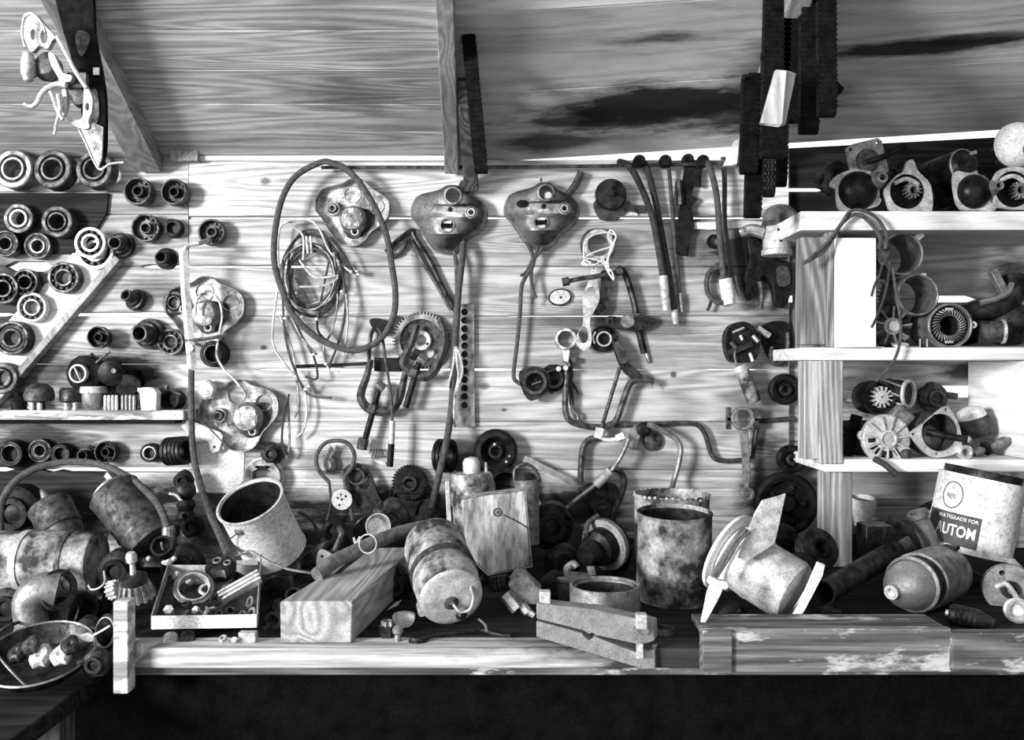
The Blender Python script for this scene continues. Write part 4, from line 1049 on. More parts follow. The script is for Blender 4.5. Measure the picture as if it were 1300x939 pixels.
th.part('stud', MB().pos(-1, 9, -1).ball(0, 0, 0, 2.6, 8), M_SHINE)
th.part('rim_bolt', MB().pos(14, -13, -1).ball(0, 0, 0, 2.4, 8).pos(18, -6, -1).ball(0, 0, 0, 1.8, 8), M_SHINE)
ringstack(640, 618, 4, 26, 6, 'stack of black discs under the round black housing', t=.006, axis=(.1, -1, .1), mat=M_BLACK)
# ================================================================== RIGHT WALL
def conduit(label, pts, r, mat, plugpts, pr, pmat, t=.04, tip=None, group='cables hung over the pole', name='battery_cable'):
    th = thing(name, label, 'cable', pts[0][0], pts[0][1], pts[0][2] if len(pts[0]) > 2 else t, group=None)
    th.part('cable', MB().tube(rel(th, pts, t), r, 10), mat)
    s = rel(th, plugpts, t)
    m = MB().tube([s[0], s[0]+(s[1]-s[0])*.8], pr, 10, 1); m.tube([s[0]+(s[1]-s[0])*.8, s[1]], pr*.8, 10, 1)
    th.part('connector', m, pmat, ang=40)
    return th
conduit('long dark cable looped over the pole, its pale square connector hanging lower left', [(786, 205, .02), (800, 212, .045), (815, 240), (828, 275), (836, 315), (842, 352)], 4.2, M_CABLE, [(842, 350), (846, 394)], 6, M_LITE)
conduit('dark cable next to the first one, reaching the small pale plug', [(812, 200, .02), (822, 215, .03), (832, 255), (841, 300), (849, 345), (856, 395)], 4.0, M_CABLE, [(856, 393), (858, 411)], 4.5, M_LITE, t=.022)
conduit('thin straight cable hanging from the pole left of the notched black plate', [(844, 198, .02), (849, 215, .03), (853, 260), (858, 320), (864, 385)], 2.6, M_HOSE, [(864, 372), (866, 396)], 3.4, M_GREY, t=.012)
conduit('long cable ending in a thick white plug', [(893, 200, .02), (902, 215, .06), (910, 250), (914, 300), (919, 358)], 4.0, M_HOSE, [(921, 354), (926, 386)], 8.5, M_WHITE, t=.06)
conduit('thin cable with a slim tip hanging right of the white plug', [(918, 200, .02), (920, 230, .03), (920, 280), (926, 330), (932, 360)], 3.2, M_HOSE, [(932, 350), (939, 375)], 3, M_GREY, t=.03)
for x, l in ((812, 'round black cable head over the pole, second from the left'), (893, 'round black cable head over the pole, before the white plug cable'), (845, 'round black cable head over the thin straight cable')):
    th = thing('cable_lug', l, 'lug', x, 204, .045); th.one(MB().lathe([(.0001, 3), (6, 3), (8, 0), (8, -10), (.0001, -10)], 16), M_BLACK)
th = thing('hook_plate', 'notched black steel plate hanging between the cables', 'plate', 876, 260, .02)
th.part('plate', MB().plate(pl(th, [(870, 202), (882, 202), (884, 212), (891, 214), (890, 238), (882, 232), (878, 248), (886, 252), (878, 262), (880, 275), (882, 288), (876, 300), (874, 325), (858, 322), (857, 300), (861, 280), (863, 262), (864, 242), (868, 222)], .02), -5, 0, [circ(2, 4, 42, 10)]), M_BLACK, bev=.6)
th.part('knob', MB().pos(-2, 58, -4).lathe([(.0001, 6), (7, 5), (8, -2), (.0001, -4)], 16), M_BLACK)
th.part('edge_roll', MB().tube([(-14, 30, 0), (-13, 15, 1), (-12, 0, 0)], 5, 8), M_DARK)
th = thing('wall_strip', 'pale splinter of wood pinned sideways behind the white plug cable', 'strip', 880, 286, .006)
th.one(MB().plate([(-8, 3), (60, 6), (92, 4), (90, -2), (20, -6), (-8, -4)], 0, 3), W_SHELF, .5)
th = thing('cable_ring', 'dark loop of cable behind the white plug', 'cable', 905, 355, .012)
th.part('loop', MB().tube(rel(th, [(916, 338), (902, 344), (897, 358), (900, 374), (912, 384), (921, 378)], .02), 3.4, 8), M_HOSE)
th.part('tail', MB().tube(rel(th, [(903, 380), (901, 388), (898, 394)], .02), 2, 8), M_CABLE)
th = thing('grommet', 'dark ring on the wall left of the white plug cable', 'ring', 907, 306, .015); th.one(MB().ring(9, 5.5, -6, 0, 24), M_BLACK)
# pump body
th = thing('fuel_pump', 'pale dusty pump body with an elbow, hanging beside the shelf corner', 'pump', 986, 292, .07)
th.part('barrel', MB().pos(0, -8, 0, rx=90).lathe([(.0001, -12), (15, -12), (17, -8), (17, 16), (19, 18), (19, 24), (15, 25), (11, 22), (.0001, 22)], 30), M_LITE)
th.part('elbow', MB().tube([(-6, 6, 0), (-2, 20, -6), (12, 24, -12), (24, 18, -14), (30, 10, -16)], lambda u: 13-4*u, 14), M_GREY)
th.part('arm', MB().tube([(-14, -4, 0), (-30, 2, -8), (-42, -2, -14)], lambda u: 9-3*u, 10), M_GREY)
th.part('screw_hole', MB().pos(-3, -2, 16.5).cyl(1.6, 0, 1, 10).pos(0, -16, 16.5).cyl(1.6, 0, 1, 10), M_BLACK)
th.part('union', MB().tube([(26, 14, -14), (36, 12, -16)], 5, 8, 1), M_IRON)
th = thing('grimy_bracket', 'grimy dark casting under the pump body', 'casting', 968, 350, .03)
th.part('casting', MB().plate(sm2(pl(th, [(950, 302), (966, 306), (974, 320), (990, 330), (1004, 334), (1006, 360), (998, 388), (985, 386), (980, 360), (968, 350), (962, 372), (950, 380), (946, 352), (952, 330)], .03), 3), -12, 0), M_BLACK, bev=1)
th.part('worn_pad', MB().pos(26, -2, 0).plate(sm2([(-8, 12), (6, 12), (8, -8), (-6, -10)]), 0, 2), M_IRON)
th.part('tongue', MB().pos(-4, -20, 0).tube([(0, 12, 2), (2, -4, 4), (0, -22, 4)], 3.4, 8), M_IRON)
# distributor with cylinder and con rod
th = thing('contact_breaker', 'black cluster of contacts and screws above the speckled tube', 'contacts', 944, 434, .06)
th.part('body', MB().plate(sm2([(-22, 4), (-14, 22), (4, 26), (18, 14), (22, -6), (16, -22), (-2, -26), (-16, -22)]), -24, -4), M_BLACK, bev=1)
for a, b, r, m_ in (((-14, 12, 0), (0, 18, 2), 1.8, M_SHINE), ((-4, 8, 0), (-2, 2, 3), 2, M_CHROME), ((-16, 0, 0), (-10, -8, 2), 3, M_IRON), ((8, -14, 0), (11, -25, 3), 2.2, M_LITE), ((12, 8, 0), (18, 0, 3), 3, M_GREY)):
    th.part('screw', MB().tube([a, b], r, 8, 1), m_)
th.part('lever', MB().pos(-4, -8, 0, rz=22).box(-16, 16, -4, 4, -4, 2), M_DARK, bev=.8)
th.part('wire', MB().tube([(-10, -8, 0), (-12, -18, 2), (-8, -32, 0)], 1.4, 6), M_GREY)
th = thing('shiny_clip', 'small bright clip right of the black contacts', 'clip', 969, 421, .03)
th.one(MB().tube([(-7, 5, 0), (0, 0, 0), (8, -5, 0)], 4, 8), M_LITE)
A, B = (941, 468, .05), (958, 510, .05)
th, Ln = TA('condenser', 'speckled pale tube hanging on a slant below the black contacts', 'condenser', A, B)
th.part('can', MB().lathe([(.0001, 0), (8, 0), (9, 2), (9, Ln-3), (8, Ln), (.0001, Ln)], 26), M_RUSTCAN)
th.part('cap', MB().lathe([(.0001, -5), (8.5, -5), (10, -2), (9.6, 3), (9.1, 3)], 26), M_LITE)
th = thing('connecting_rod', 'connecting rod hanging big end up, its small eye at the bottom', 'connecting rod', 944, 531, .045)
th.part('big_end', MB().ring(15, 10.8, -8, 0, 34), M_GREY)
th.part('bolt', MB().pos(-18, -8, -4).box(-3, 3, -6, 22, -3, 3), M_IRON, bev=.6)
th.part('bolt', MB().pos(17, -8, -4).box(-3, 3, -4, 20, -3, 3), M_IRON, bev=.6)
th.part('joint_lug', MB().box(-20, -13, -3, 3, -7, -1).box(13, 19, -3, 3, -7, -1), M_GREY)
m = MB(); sp = rel(th, [(940, 546), (950, 546), (954, 600), (951, 620), (946, 620), (943, 590)], .043)
m.plate([(v.x, v.y) for v in sp], -6.5, -1); th.part('shank', m, M_GREY, bev=1.2)
e = rel(th, [(950, 627)], .045)[0]; th.part('small_end', MB().pos(e.x, e.y, 0).ring(8.5, 4, -8, 0, 26), M_GREY)
rod('guide_rod', 'thin rod leaning right of the connecting rod under the big end', 'rod', [(962, 538), (958, 560), (955, 582)], 3, M_DARK, .02)
rod('link_chain', 'short row of dark links on a board gap beside the connecting rod', 'chain', [(962, 534), (985, 533), (1010, 531)], 3.2, M_IRON, .008)
rod('hanging_hook', 'dark bent hook on the wall left of the shelf side', 'hook', [(1000, 422), (1000, 440), (994, 458), (984, 462), (978, 452), (980, 440)], 3, M_IRON, .02)
th = thing('oily_washer', 'oily dark plate behind the bent hook', 'plate', 988, 432, .010); th.one(MB().plate(sm2([(-18, 20), (8, 24), (18, 6), (16, -20), (0, -30), (-12, -22), (-20, -2)]), -4, 0), M_BLACK)
for (x, y, r, l) in ((998, 494, 20, 'black wheel hub on the wall, upper of two beside the shelf'), (1006, 583, 18, 'black wheel hub on the wall, just above the big black disc')):
    th = thing('wheel_hub', l, 'hub', x, y, .035)
    th.part('rim', MB().lathe([(.0001, -16), (r*.9, -16), (r, -10), (r, -3), (r*.85, 0), (r*.6, -1), (r*.5, -5), (.0001, -6)], 30), M_BLACK)
    th.part('cap', MB().ring(r*.42, r*.2, -6, 1, 20), M_DARK)
th = thing('brake_drum', 'big black brake drum behind the tilted pale plate', 'drum', 1000, 640, .05)
th.part('drum', MB().lathe([(.0001, -22), (38, -22), (40, -14), (40, -4), (36, 0), (30, -2), (28, -8), (.0001, -10)], 44), M_BLACK)
th.part('hub', MB().lathe([(.0001, 0), (10, -1), (13, -6), (14, -10)], 24), M_BLACK)
for i in range(5): th.part('wheel_nut', MB().pos(22*math.cos(2*PI*i/5), 22*math.sin(2*PI*i/5), -9).hexnut(3, 0, 6), M_DARK)

# ================================================================== BELTS AND TIMBER HANGING FROM THE RAFTERS
def belt(label, xt, xb, ytop, ybot, w, t, mat=M_RUBBER, rib=6.5, name='rubber_belt', cat_='belt', group='belts hanging from the rafter', gap=16, mesh=False):
    th = thing(name, label, cat_, (xt+xb)/2, (ytop+ybot)/2, t, group=group)
    hh = (ybot-ytop)/2; dx = (xb-xt)
    sec = []
    n = 10
    front = [(0, hh-gap/2), (0, -(hh-gap/2))]
    path = [(0, hh-gap/2)]+[(0, hh-gap/2-(2*hh-gap)*i/10) for i in range(1, 11)]
    path += [(-gap/2+gap/2*math.cos(a), -(hh-gap/2)-gap/2*math.sin(a)) for a in [PI*i/8 for i in range(1, 8)]]
    path += [(-gap, -(hh-gap/2)+(2*hh-gap)*i/10) for i in range(0, 11)]
    path += [(-gap/2-gap/2*math.cos(a), (hh-gap/2)+gap/2*math.sin(a)) for a in [PI*i/8 for i in range(1, 8)]]
    N_ = len(path); out = []
    sx = lambda y: dx*(-(y)/(2*hh))
    cs = (-gap/2)
    rings = []
    for i, (z, y) in enumerate(path):
        p = Vector((z, y)); a = Vector(path[i-1]); b = Vector(path[(i+1) % N_]); d = (b-a).normalized(); nn = Vector((-d.y, d.x))
        if nn.dot(p-Vector((cs, max(min(y, hh-gap/2), -(hh-gap/2))))) < 0: nn = -nn
        q = p-nn*4
        x = sx(y)
        rings.append([(x-w/2, p.y, p.x), (x+w/2, p.y, p.x), (x+w/2*.75, q.y, q.x), (x-w/2*.75, q.y, q.x)])
    m = MB(); vs = [v for r in rings for v in r]; fs = []
    for i in range(N_):
        j = (i+1) % N_
        for k in range(4):
            l = (k+1) % 4; fs.append((i*4+k, i*4+l, j*4+l, j*4+k))
    m.add(vs, fs)
    th.part('band', m, mat)
    m = MB(); y = hh-gap/2
    if mesh:
        k = 0
        while y > -(hh-gap/2):
            x = sx(y)
            for c in range(3):
                xx = x-w/2+w*(c+.5)/3+(w/6 if k % 2 else -w/12)
                m.tube([(xx-2.4, y, .6), (xx, y+2.6, .6), (xx+2.4, y, .6), (xx, y-2.6, .6)], .55, 4, 1, True)
            y -= 4.6; k += 1
        th.part('links', m, M_GREY)
    else:
        while y > -(hh-gap/2):
            x = sx(y); m.box(x-w/2-.6, x+w/2+.6, y, y+rib*.55, -3, 1.3); m.box(x-w/2+1.5, x+w/2-1.5, y-rib*.25, y, -3, .7); y -= rib
        th.part('tread', m, mat)
    return th
belt('widest black belt hanging straight down at the right of the bundle', 1051, 1052, -60, 147, 21, .56)
belt('black belt directly left of the widest one at the right of the bundle', 1030, 1029, -60, 169, 22, .53)
belt('long black belt at the left side of the bundle reaching the frame top', 990, 984, -60, 200, 32, .50)
belt('short black belt filling the gap in the middle of the bundle', 1010, 1009, -60, 155, 28, .50)
belt('black belt hanging at the far left of the bundle under the roof', 955, 952, 92, 220, 20, .36)
belt('black belt whose end hangs lowest of the whole bundle', 962, 957, 90, 276, 19, .34)
belt('black belt directly behind the sawn wooden piece', 980, 978, 60, 236, 20, .32)
belt('chain-patterned belt hanging below the sawn wooden piece', 981, 978, 120, 249, 13, .40, mesh=True, name='chain_belt')
belt('black belt ending beside the chain-patterned one on its right', 994, 992, 90, 236, 15, .37)
th = thing('belt_scrap', 'triangular black scrap poking out right of the widest belt', 'scrap', 1066, 110, .5); th.one(MB().plate([(-6, 10), (6, -2), (2, -8), (-6, -8)], -6, 0), M_RUBBER)
rod('long_nail', 'long nail in the right rafter holding up the lower belts', 'nail', [(992, 96, .27), (975, 97, .33), (944, 98, .37)], 1.8, M_DARK, .33)
# sawn piece
W_OFFCUT = wood('dusty_offcut', .2, .42, .6, 'Y', .8)
th = thing('wood_offcut', 'pale folded wooden offcut hanging in front of the black belts', 'offcut', 988, 126, .585, roll=0)
m = MB(); a = pl(th, [(985, 88), (1010, 95), (1008, 94), (989, 160), (965, 155)], .585)
m.hexa([(-23, -30, 0), (2, -34, 8), (-3, 38, 0), (8, 34, 8), (-22, -30, -8), (2, -34, -6), (-3, 38, -8), (8, 34, -6)])
m.hexa([(2, -34, 8), (9, -32, 0), (8, 34, 8), (23, 33, 0), (2, -34, -6), (9, -32, -6), (8, 34, -6), (23, 33, -6)])
th.one(m, W_OFFCUT, .6)
belt('single black belt slanting beside the middle rafter', 593, 611, 28, 219, 17, .40, group=None)
th = thing('rafter_packing', 'short dark board nailed on the right of the middle rafter', 'board', 590, 150, .3)
th.one(bar((0, 58, -30), (0, -62, -60), 13, 20, (0, 0, 1)), W_DKTIMBER, 1) if False else th.one(MB().hexa([(-9, -62, -150), (11, -62, -150), (-9, 40, 20), (9, 40, 20), (-9, -52, -180), (11, -52, -180), (-9, 52, 0), (9, 52, 0)]), W_DKTIMBER, 1)
th = thing('timber_wedge', 'small pale wedge of wood at the foot of the right rafter', 'wedge', 931, 196, .06); th.one(MB().plate([(-2, -14), (-12, -14), (2, 18), (8, 20), (5, -12)], -8, 0), W_SHELF, .5)
# ================================================================== BENCH TOP
def tb(py, z=ZB):
    """distance in front of the wall at which a surface of height z shows at row py"""
    return D-(H-z)*F/(py-CY)
def up(name, label, cat_, px, t, z=ZB, roll=0, tilt=(0, 0), group=None):
    py = CY+(H-z)/K(t)
    return T(name, label, cat_, px, py, t, axis=(tilt[0], tilt[1], 1), roll=roll, group=group)
TIN = lambda r, h, w=1.2: [(.0001, 1.5), (r-w, 1.5), (r-w, h-1), (r-w*.3, h+.6), (r+.9, h), (r+.7, h-1.6), (r, h-2.2), (r, 3), (r+.8, 2), (r+.6, .4), (r-2, 0), (.0001, .3)]
# tall tin with a second tin nested
t0 = .50
th = up('tall_tin', 'tall open rusty tin standing on the workbench right of the middle', 'tin', 855, t0, z=ZB+.004, tilt=(0, -.07))
th.part('can', MB().lathe(TIN(46.5, 110), 44), M_OLDCAN)
th.part('lining', MB().lathe([(45, 60), (45, 105), (44.6, 105), (44.6, 60)], 44, True), M_DARK)
th.part('contents', MB().lathe([(.0001, 60), (44.8, 60), (44.8, 58), (.0001, 58)], 40), M_GRIME_SHADE)
th = up('paint_tin', 'rough rimmed tin standing just behind the tall rusty one, ragged edge showing', 'tin', 853, .33, group=None)
th.part('can', MB().lathe(TIN(47, 108), 44, jit=.02), M_RUSTCAN)
m = MB()
rr = random.Random(3)
for i in range(40):
    a = 2*PI*i/40; m.pos(47.3*math.cos(a), 47.3*math.sin(a), 107+rr.uniform(-2.5, 1.5)).ball(0, 0, 0, rr.uniform(1.1, 2.3), 6)
th.part('paint_crust', m, M_LITE)
# short ring tin, double wall
th = up('bearing_sleeve', 'short wide double-walled metal ring standing behind the two clamp blocks', 'ring', 768, .66)
th.part('outer_ring', MB().ring(44.5, 41, 1, 50, 52, b=.8), M_GREY)
th.part('inner_ring', MB().ring(39.5, 37, 0, 47, 48, b=.8), M_GREY)
th.part('lining', MB().lathe([(36.9, 2), (36.9, 44), (36.5, 44), (36.5, 2)], 44, True), M_DARK, label='oily inside')  # thin dark sleeve along the inner wall
th.part('base', MB().lathe([(.0001, 0), (44, 0), (44, 2), (.0001, 2)], 40), M_BLACK)
# white paint can, tilted
def along(name, label, cat_, A, B, **kw): return TA(name, label, cat_, A, B, **kw)
th, Ln = along('paint_can', 'pale paint-spattered can leaning with its open mouth up, left of the wooden block', 'can', (350, 700, .38), (320, 641, .45))
Ln = 88
th.part('body', MB().lathe([(.0001, 0), (39, 0), (41, 2), (39.8, 8), (40.2, Ln*.5), (40.5, Ln-3), (42, Ln), (40.6, Ln+1.5), (39, Ln), (38.5, 4), (.0001, 4)], 44, wob=.012), M_PAINTCAN)
th.part('lining', MB().lathe([(38.6, 5), (38.9, Ln-2), (38.2, Ln-2), (37.9, 5)], 44, True), M_DARK, label='dirty inside')  # thin dark skin inside the can
th.part('rim', MB().lathe([(40, Ln-1), (42.6, Ln-.6), (42.6, Ln+1.6), (40, Ln+1.8)], 44, True), M_LITE)
th.part('ear', MB().pos(4, -40.5, Ln-12, rx=90).lathe([(.0001, -1), (6, -1), (5, 1.6), (2, 2.6), (.0001, 2.6)], 16), M_GREY)
th.part('handle', MB().tube([(4, -43, Ln-12), (-20, -50, Ln-30), (-36, -54, Ln-70)], .9, 6), M_IRON)
hose('wire_bail', 'long thin wire bail curving under the paint-spattered can', 'wire', [(300, 706, .52), (318, 700, .54), (340, 712, .55), (365, 722, .55), (400, 728, .55)], 1.7, M_GREY, .55)
# wooden block
th = thing('timber_block', 'long sawn timber block lying on the bench, its square end facing out', 'timber block', 410, 790, .79)
c = [(356, 821, .78), (444, 824, .78), (355, 765, .78), (449, 770, .78), (455, 735, .44), (498, 772, .44), (452, 714, .40), (520, 702, .40)]
q = rel(th, c, .5)
W = [P(*p) for p in ((356, 822, .775), (446, 825, .775), (355, 765, .775), (449, 768, .775))]
dv = P(505, 703, .43)-P(420, 766, .775)
zb = ZB+.001
Wl = [Vector((W[0].x, W[0].y, zb)), Vector((W[1].x, W[1].y, zb)), Vector((W[0].x-.001, W[0].y, zb+.068)), Vector((W[1].x+.002, W[1].y, zb+.070))]
bk = Vector((P(470, 0, .33).x-Wl[0].x, .43, 0))
We = [p+bk for p in Wl]; 
for i in (1, 3): We[i].x += -.02
for p in Wl+We: pass
mb = MB().hexa([Wl[0], Wl[1], Wl[2], Wl[3], We[0], We[1], We[2], We[3]])
qq = th.rot.to_matrix().inverted(); mb.v = [qq @ (Vector(v)-th.loc)/th.k for v in mb.v]
th.one(mb, W_BLOCK, 1.6)
# curved leaf spring / hose lying on the block
hose('curved_hose', 'thick curved grey hose lying across the back of the timber block', 'hose', [(402, 730, .62), (425, 712, .58), (450, 700, .54), (480, 686, .5), (510, 675, .45), (540, 668, .4)], 9.5, M_GREY, .55, n=14)
hose('thin_hose', 'thin dark hose tucked under the thick curved hose', 'hose', [(412, 745, .6), (430, 726, .575), (455, 706, .535), (470, 694, .5)], 2.6, M_CABLE, .55)
th = thing('key_ring', 'thin wire ring hooked round the thick curved hose', 'ring', 467, 690, .55); th.one(MB().tube([(11*math.cos(a), 12*math.sin(a), 0) for a in [2*PI*i/12 for i in range(12)]], 1, 6, 2, True), M_LITE)
th = thing('split_pin', 'two tiny bright pins left of the thin wire ring', 'pin', 452, 686, .50); th.one(MB().tube([(-3, 4, 0), (0, -4, 0), (5, 5, 0)], 1.6, 6), M_CHROME)
# canister lying toward viewer
th, Ln = along('generator', 'rust-mottled round generator lying on the bench with its flat end facing out', 'generator', (573, 759, .70), (549, 684, .53))
Ln = 122
th.part('shell', MB().lathe([(.0001, 2), (36, 1), (39, 3), (40, 8), (40, 30), (41, 32), (41, 36), (40, 38), (40, 68), (41, 70), (41, 74), (40, 76), (39.5, 104), (41, 106), (41, 110), (38, Ln), (30, Ln+4), (.0001, Ln+5)], 46), M_RUSTCAN)
th.part('end_plate', MB().lathe([(.0001, -1), (33, -1), (36, 0), (38.5, 1.5), (38.5, 5), (.0001, 5)], 44), M_LITE)
th.part('strap', MB().lathe([(40.5, 46), (42, 46), (42, 56), (40.5, 56)], 44, True), M_IRON)
e = th.root
th.part('bearing_boss', MB().pos(0, -6, -1).lathe([(3, 4), (9, 2), (9, -1), (6, -3), (3.6, -3), (3.2, 4)], 24, True), M_IRON)
th.part('terminal', MB().pos(-14, -25, -1).lathe([(.0001, -5), (3, -5), (5, -2), (7, 0), (7, 4), (.0001, 4)], 18), M_BLACK)
th.part('lead', MB().tube([(-2, -6, -4), (-10, -14, -9), (-22, -12, -8), (-26, 2, -4), (-22, 16, -2)], 1.6, 8), M_LITE)
th.part('mounting_foot', MB().pos(33, -22, 10).cyl(5, -6, 12, 14), M_LITE)
# flat spanner-like lever lying in front
th = thing('operating_lever', 'long thin forked lever lying on the bench edge under the generator', 'lever', 580, 802, .77)
pz = lambda x, y: (x, y, tb(y, ZB+.004))
th.one(MB().tube(rel(th, [pz(520, 812), pz(535, 813), pz(555, 806), pz(585, 803), pz(612, 800), pz(622, 803), pz(635, 806), pz(648, 807)], .77), lambda u: 4.5 if u < .18 else 2.3, 8, 4, flat=(1, .6)), M_DARK)
hose('bent_wire', 'thin bent wire rising from the forked lever', 'wire', [(618, 801, .765), (616, 793, .75), (608, 786, .72)], 1.6, M_GREY, .75)
# rectangular tin leaning
th = thing('rectangular_tin', 'tall rectangular tin with streaked sides leaning in the middle of the pile', 'tin', 629, 676, .42, roll=3)
th.part('can', MB().plate([(-41, 44), (-14, 48), (40, 52), (43, -45), (-12, -53), (-38, -25)], -34, 0), M_SHEET, bev=1.6)
th.part('seam', MB().tube([(-40, 45, 1), (-14, 49, 1), (40, 53, 1)], 1.1, 6, 1).tube([(41, 52, .5), (44, -45, .5)], 1.1, 6, 1).tube([(44, -45, 1), (-12, -53, 1), (-38, -25, 1)], 1.1, 6, 1), M_GREY)
th.part('cap_mark', MB().pos(4, 26, 0).ring(5.5, 4, 0, 1.4, 20).pos(4, 26, 0).cyl(2, 0, 1.4, 12), M_IRON)
th.part('scratch_wire', MB().tube([(12, 22, 1), (30, 12, 1.5), (52, -4, 1)], .7, 5), M_DARK)
# canister behind it
th, Ln = along('fluid_canister', 'battered upright canister with a rounded cap behind the rectangular tin', 'canister', (604, 706, .30), (599, 600, .30))
th.part('body', MB().lathe([(.0001, 0), (27, 0), (27, Ln-42), (28.5, Ln-38), (28.5, Ln-14), (27, Ln-10), (26, Ln-4), (24, Ln), (.0001, Ln)], 36), M_RUSTCAN)
th.part('cap', MB().lathe([(.0001, Ln), (11, Ln), (11, Ln+14), (8, Ln+19), (.0001, Ln+21)], 24), M_LITE)
th.part('spout', MB().pos(18, 4, 0).cyl(2.6, Ln-1, Ln+12, 12, 1.6), M_LITE)
th.part('bracket', MB().box(-34, -28, -8, 8, -2, Ln-8), M_LITE, bev=1)
# tall thin can to its right
th, Ln = along('oil_can', 'narrow grey can with a wire handle right of the rectangular tin', 'can', (674, 690, .28), (668, 608, .28))
th.part('body', MB().lathe([(.0001, 0), (11, 0), (16, Ln), (14.5, Ln), (10, 3), (.0001, 3)], 28), M_GREY)
th.part('handle', MB().tube([(-15, -2, Ln), (-13, -2, Ln+14), (0, -4, Ln+20), (12, -4, Ln+12), (18, -2, Ln-4)], 2, 8), M_IRON)
th.part('dome', MB().lathe([(14, Ln-.5), (11, Ln+6), (5, Ln+9), (.0001, Ln+10)], 24), M_DARK)

# clamp blocks with bolts
th = thing('split_clamp_block', 'pair of long pale steel blocks bolted together at the front edge of the bench', 'clamp block', 758, 806, .82)
def slab(name, pts, z0, dep, mat, parent=None):
    a = rel(th, [(x, y, .84 - (x-680)*.0002) for x, y in pts], .82)
    n = len(a); d = Vector((8, 0, -24))
    vs = [tuple(p) for p in a]+[tuple(p+d) for p in a]
    fs = [tuple(range(n)), tuple(range(n, 2*n))[::-1]]+[(i, (i+1) % n, (i+1) % n+n, i+n) for i in range(n)]
    return th.part(name, MB().add(vs, fs), mat, bev=.9)
M_BLOCKS = metal('machined_pale_steel', .22, .46, .5, .2, 60, .5, .2)
slab('upper_block', [(681, 785), (740, 800), (748, 805), (752, 803), (756, 806), (815, 819), (831, 813), (830, 790), (752, 773), (681, 766)], 0, 40, M_BLOCKS)
slab('lower_block', [(681, 788), (738, 803), (742, 808), (748, 813), (755, 808), (812, 830), (831, 824), (832, 849), (815, 849), (760, 832), (681, 808)], 0, 40, M_BLOCKS)
for (x, y) in ((692, 757), (815, 786)):
    a = rel(th, [(x, y, .83)], .82)[0]
    b = th.part('bolt', MB().pos(a.x, a.y, a.z-6).box(-7, 7, -14, 6, -7, 7), M_CHROME, bev=1.2)
    th.part('nut', MB().pos(a.x, a.y-14, a.z-6).box(-9, 9, -5, 2, -8, 8), M_GREY, bev=1, parent=b)
a = rel(th, [(813, 823, .83)], .82)[0]
th.part('stud', MB().pos(a.x, a.y-6, a.z-8).box(-4, 4, -8, 10, -4, 4), M_CHROME, label='bright stud between the blocks')
# hexagonal fitting
th = thing('valve', 'grey angular valve body with a threaded plug, left of the clamp blocks', 'valve', 664, 752, .62)
th.part('body', MB().plate([(-20, 10), (-8, 26), (4, 24), (24, 4), (24, -14), (6, -16), (-6, -14)], -26, 0), M_GREY, bev=3)
th.part('neck', MB().pos(-16, -8, 4, ry=0).tube([(-6, 8, 0), (10, -10, 6)], 10, 6, 1), M_GREY, bev=.8, ang=20)
th.part('plug', MB().tube([(-2, -14, 8), (6, -22, 10)], 6, 6, 1).tube([(4, -20, 9), (14, -26, 12)], 4, 8, 1), M_SHINE, ang=20)
ringstack(624, 742, 4, 10, 6, 'short dark threaded coil left of the grey valve body', t=.60, axis=(1, -.4, .25), mat=M_DARK, name='threaded_plug')
th = up('castle_nut', 'small notched nut standing on the bench right of the timber block', 'nut', 492, .735)
th.part('body', MB().hexnut(11, 0, 14, 5), M_DARK, ang=20)
th.part('crown', MB().plate(gear2(6.5, 8.5, 6), 14, 20, [circ(5, n=12)]), M_GREY)
th = up('ball_stud', 'small pale round headed stud beside the notched nut', 'stud', 505, .76); th.one(MB().lathe([(.0001, 0), (5, 0), (4, 8), (7, 11), (7, 16), (3, 20), (.0001, 20)], 16), M_GREY)
th = thing('pale_scrap', 'pale chipped scrap touching the left side of the generator', 'scrap', 510, 786, .70); th.one(MB().plate(sm2([(-12, 4), (4, 8), (16, 4), (12, -8), (-4, -10)]), -10, 0), M_LITE, 1)
# pump group centre right
th = up('small_jar', 'squat grey jar with a pale lid rim left of the double-walled ring', 'jar', 728, .50, z=ZB)
th.part('body', MB().lathe([(.0001, 0), (20, 0), (22, 4), (22, 22), (20, 28), (.0001, 28)], 30), M_IRON)
th.part('lid', MB().lathe([(.0001, 31), (20, 31), (22.5, 29), (22.5, 26), (20, 26)], 30), M_GREY)
th.part('tap', MB().tube([(-8, 0, 30), (-8, -2, 40), (0, -4, 46), (4, -6, 42)], 5, 10), M_GREY)
th, Ln = along('carburettor', 'black carburettor with bright nuts, wedged behind the squat jar', 'carburettor', (742, 706, .45), (800, 672, .32))
th.part('body', MB().lathe([(.0001, 0), (12, 0), (16, 10), (14, 22), (22, 26), (24, 34), (24, 44), (30, 50), (31, 56), (26, 62), (.0001, 64)], 28, jit=.06), M_BLACK)
th.part('flange', MB().lathe([(14, 40), (33, 42), (34, 46), (33, 49), (14, 50)], 30, True), M_GREY)
th.part('stub', MB().tube([(0, -14, 10), (-4, -26, 6)], 5, 8, 1), M_LITE)
th.part('nut', MB().pos(-22, -12, 56).ball(0, 0, 0, 3.5, 8), M_CHROME)
th.part('nut', MB().pos(-14, -22, 60).ball(0, 0, 0, 3, 8), M_CHROME)
th.part('lever', MB().tube([(10, 20, 20), (14, 30, 34), (8, 36, 48)], 3.4, 8), M_IRON)
th = up('rag_bundle', 'small dark ring lying on the bench right of the clamp blocks', 'ring', 842, .72); th.one(MB().ring(14, 11, 0, 8, 26), M_IRON)

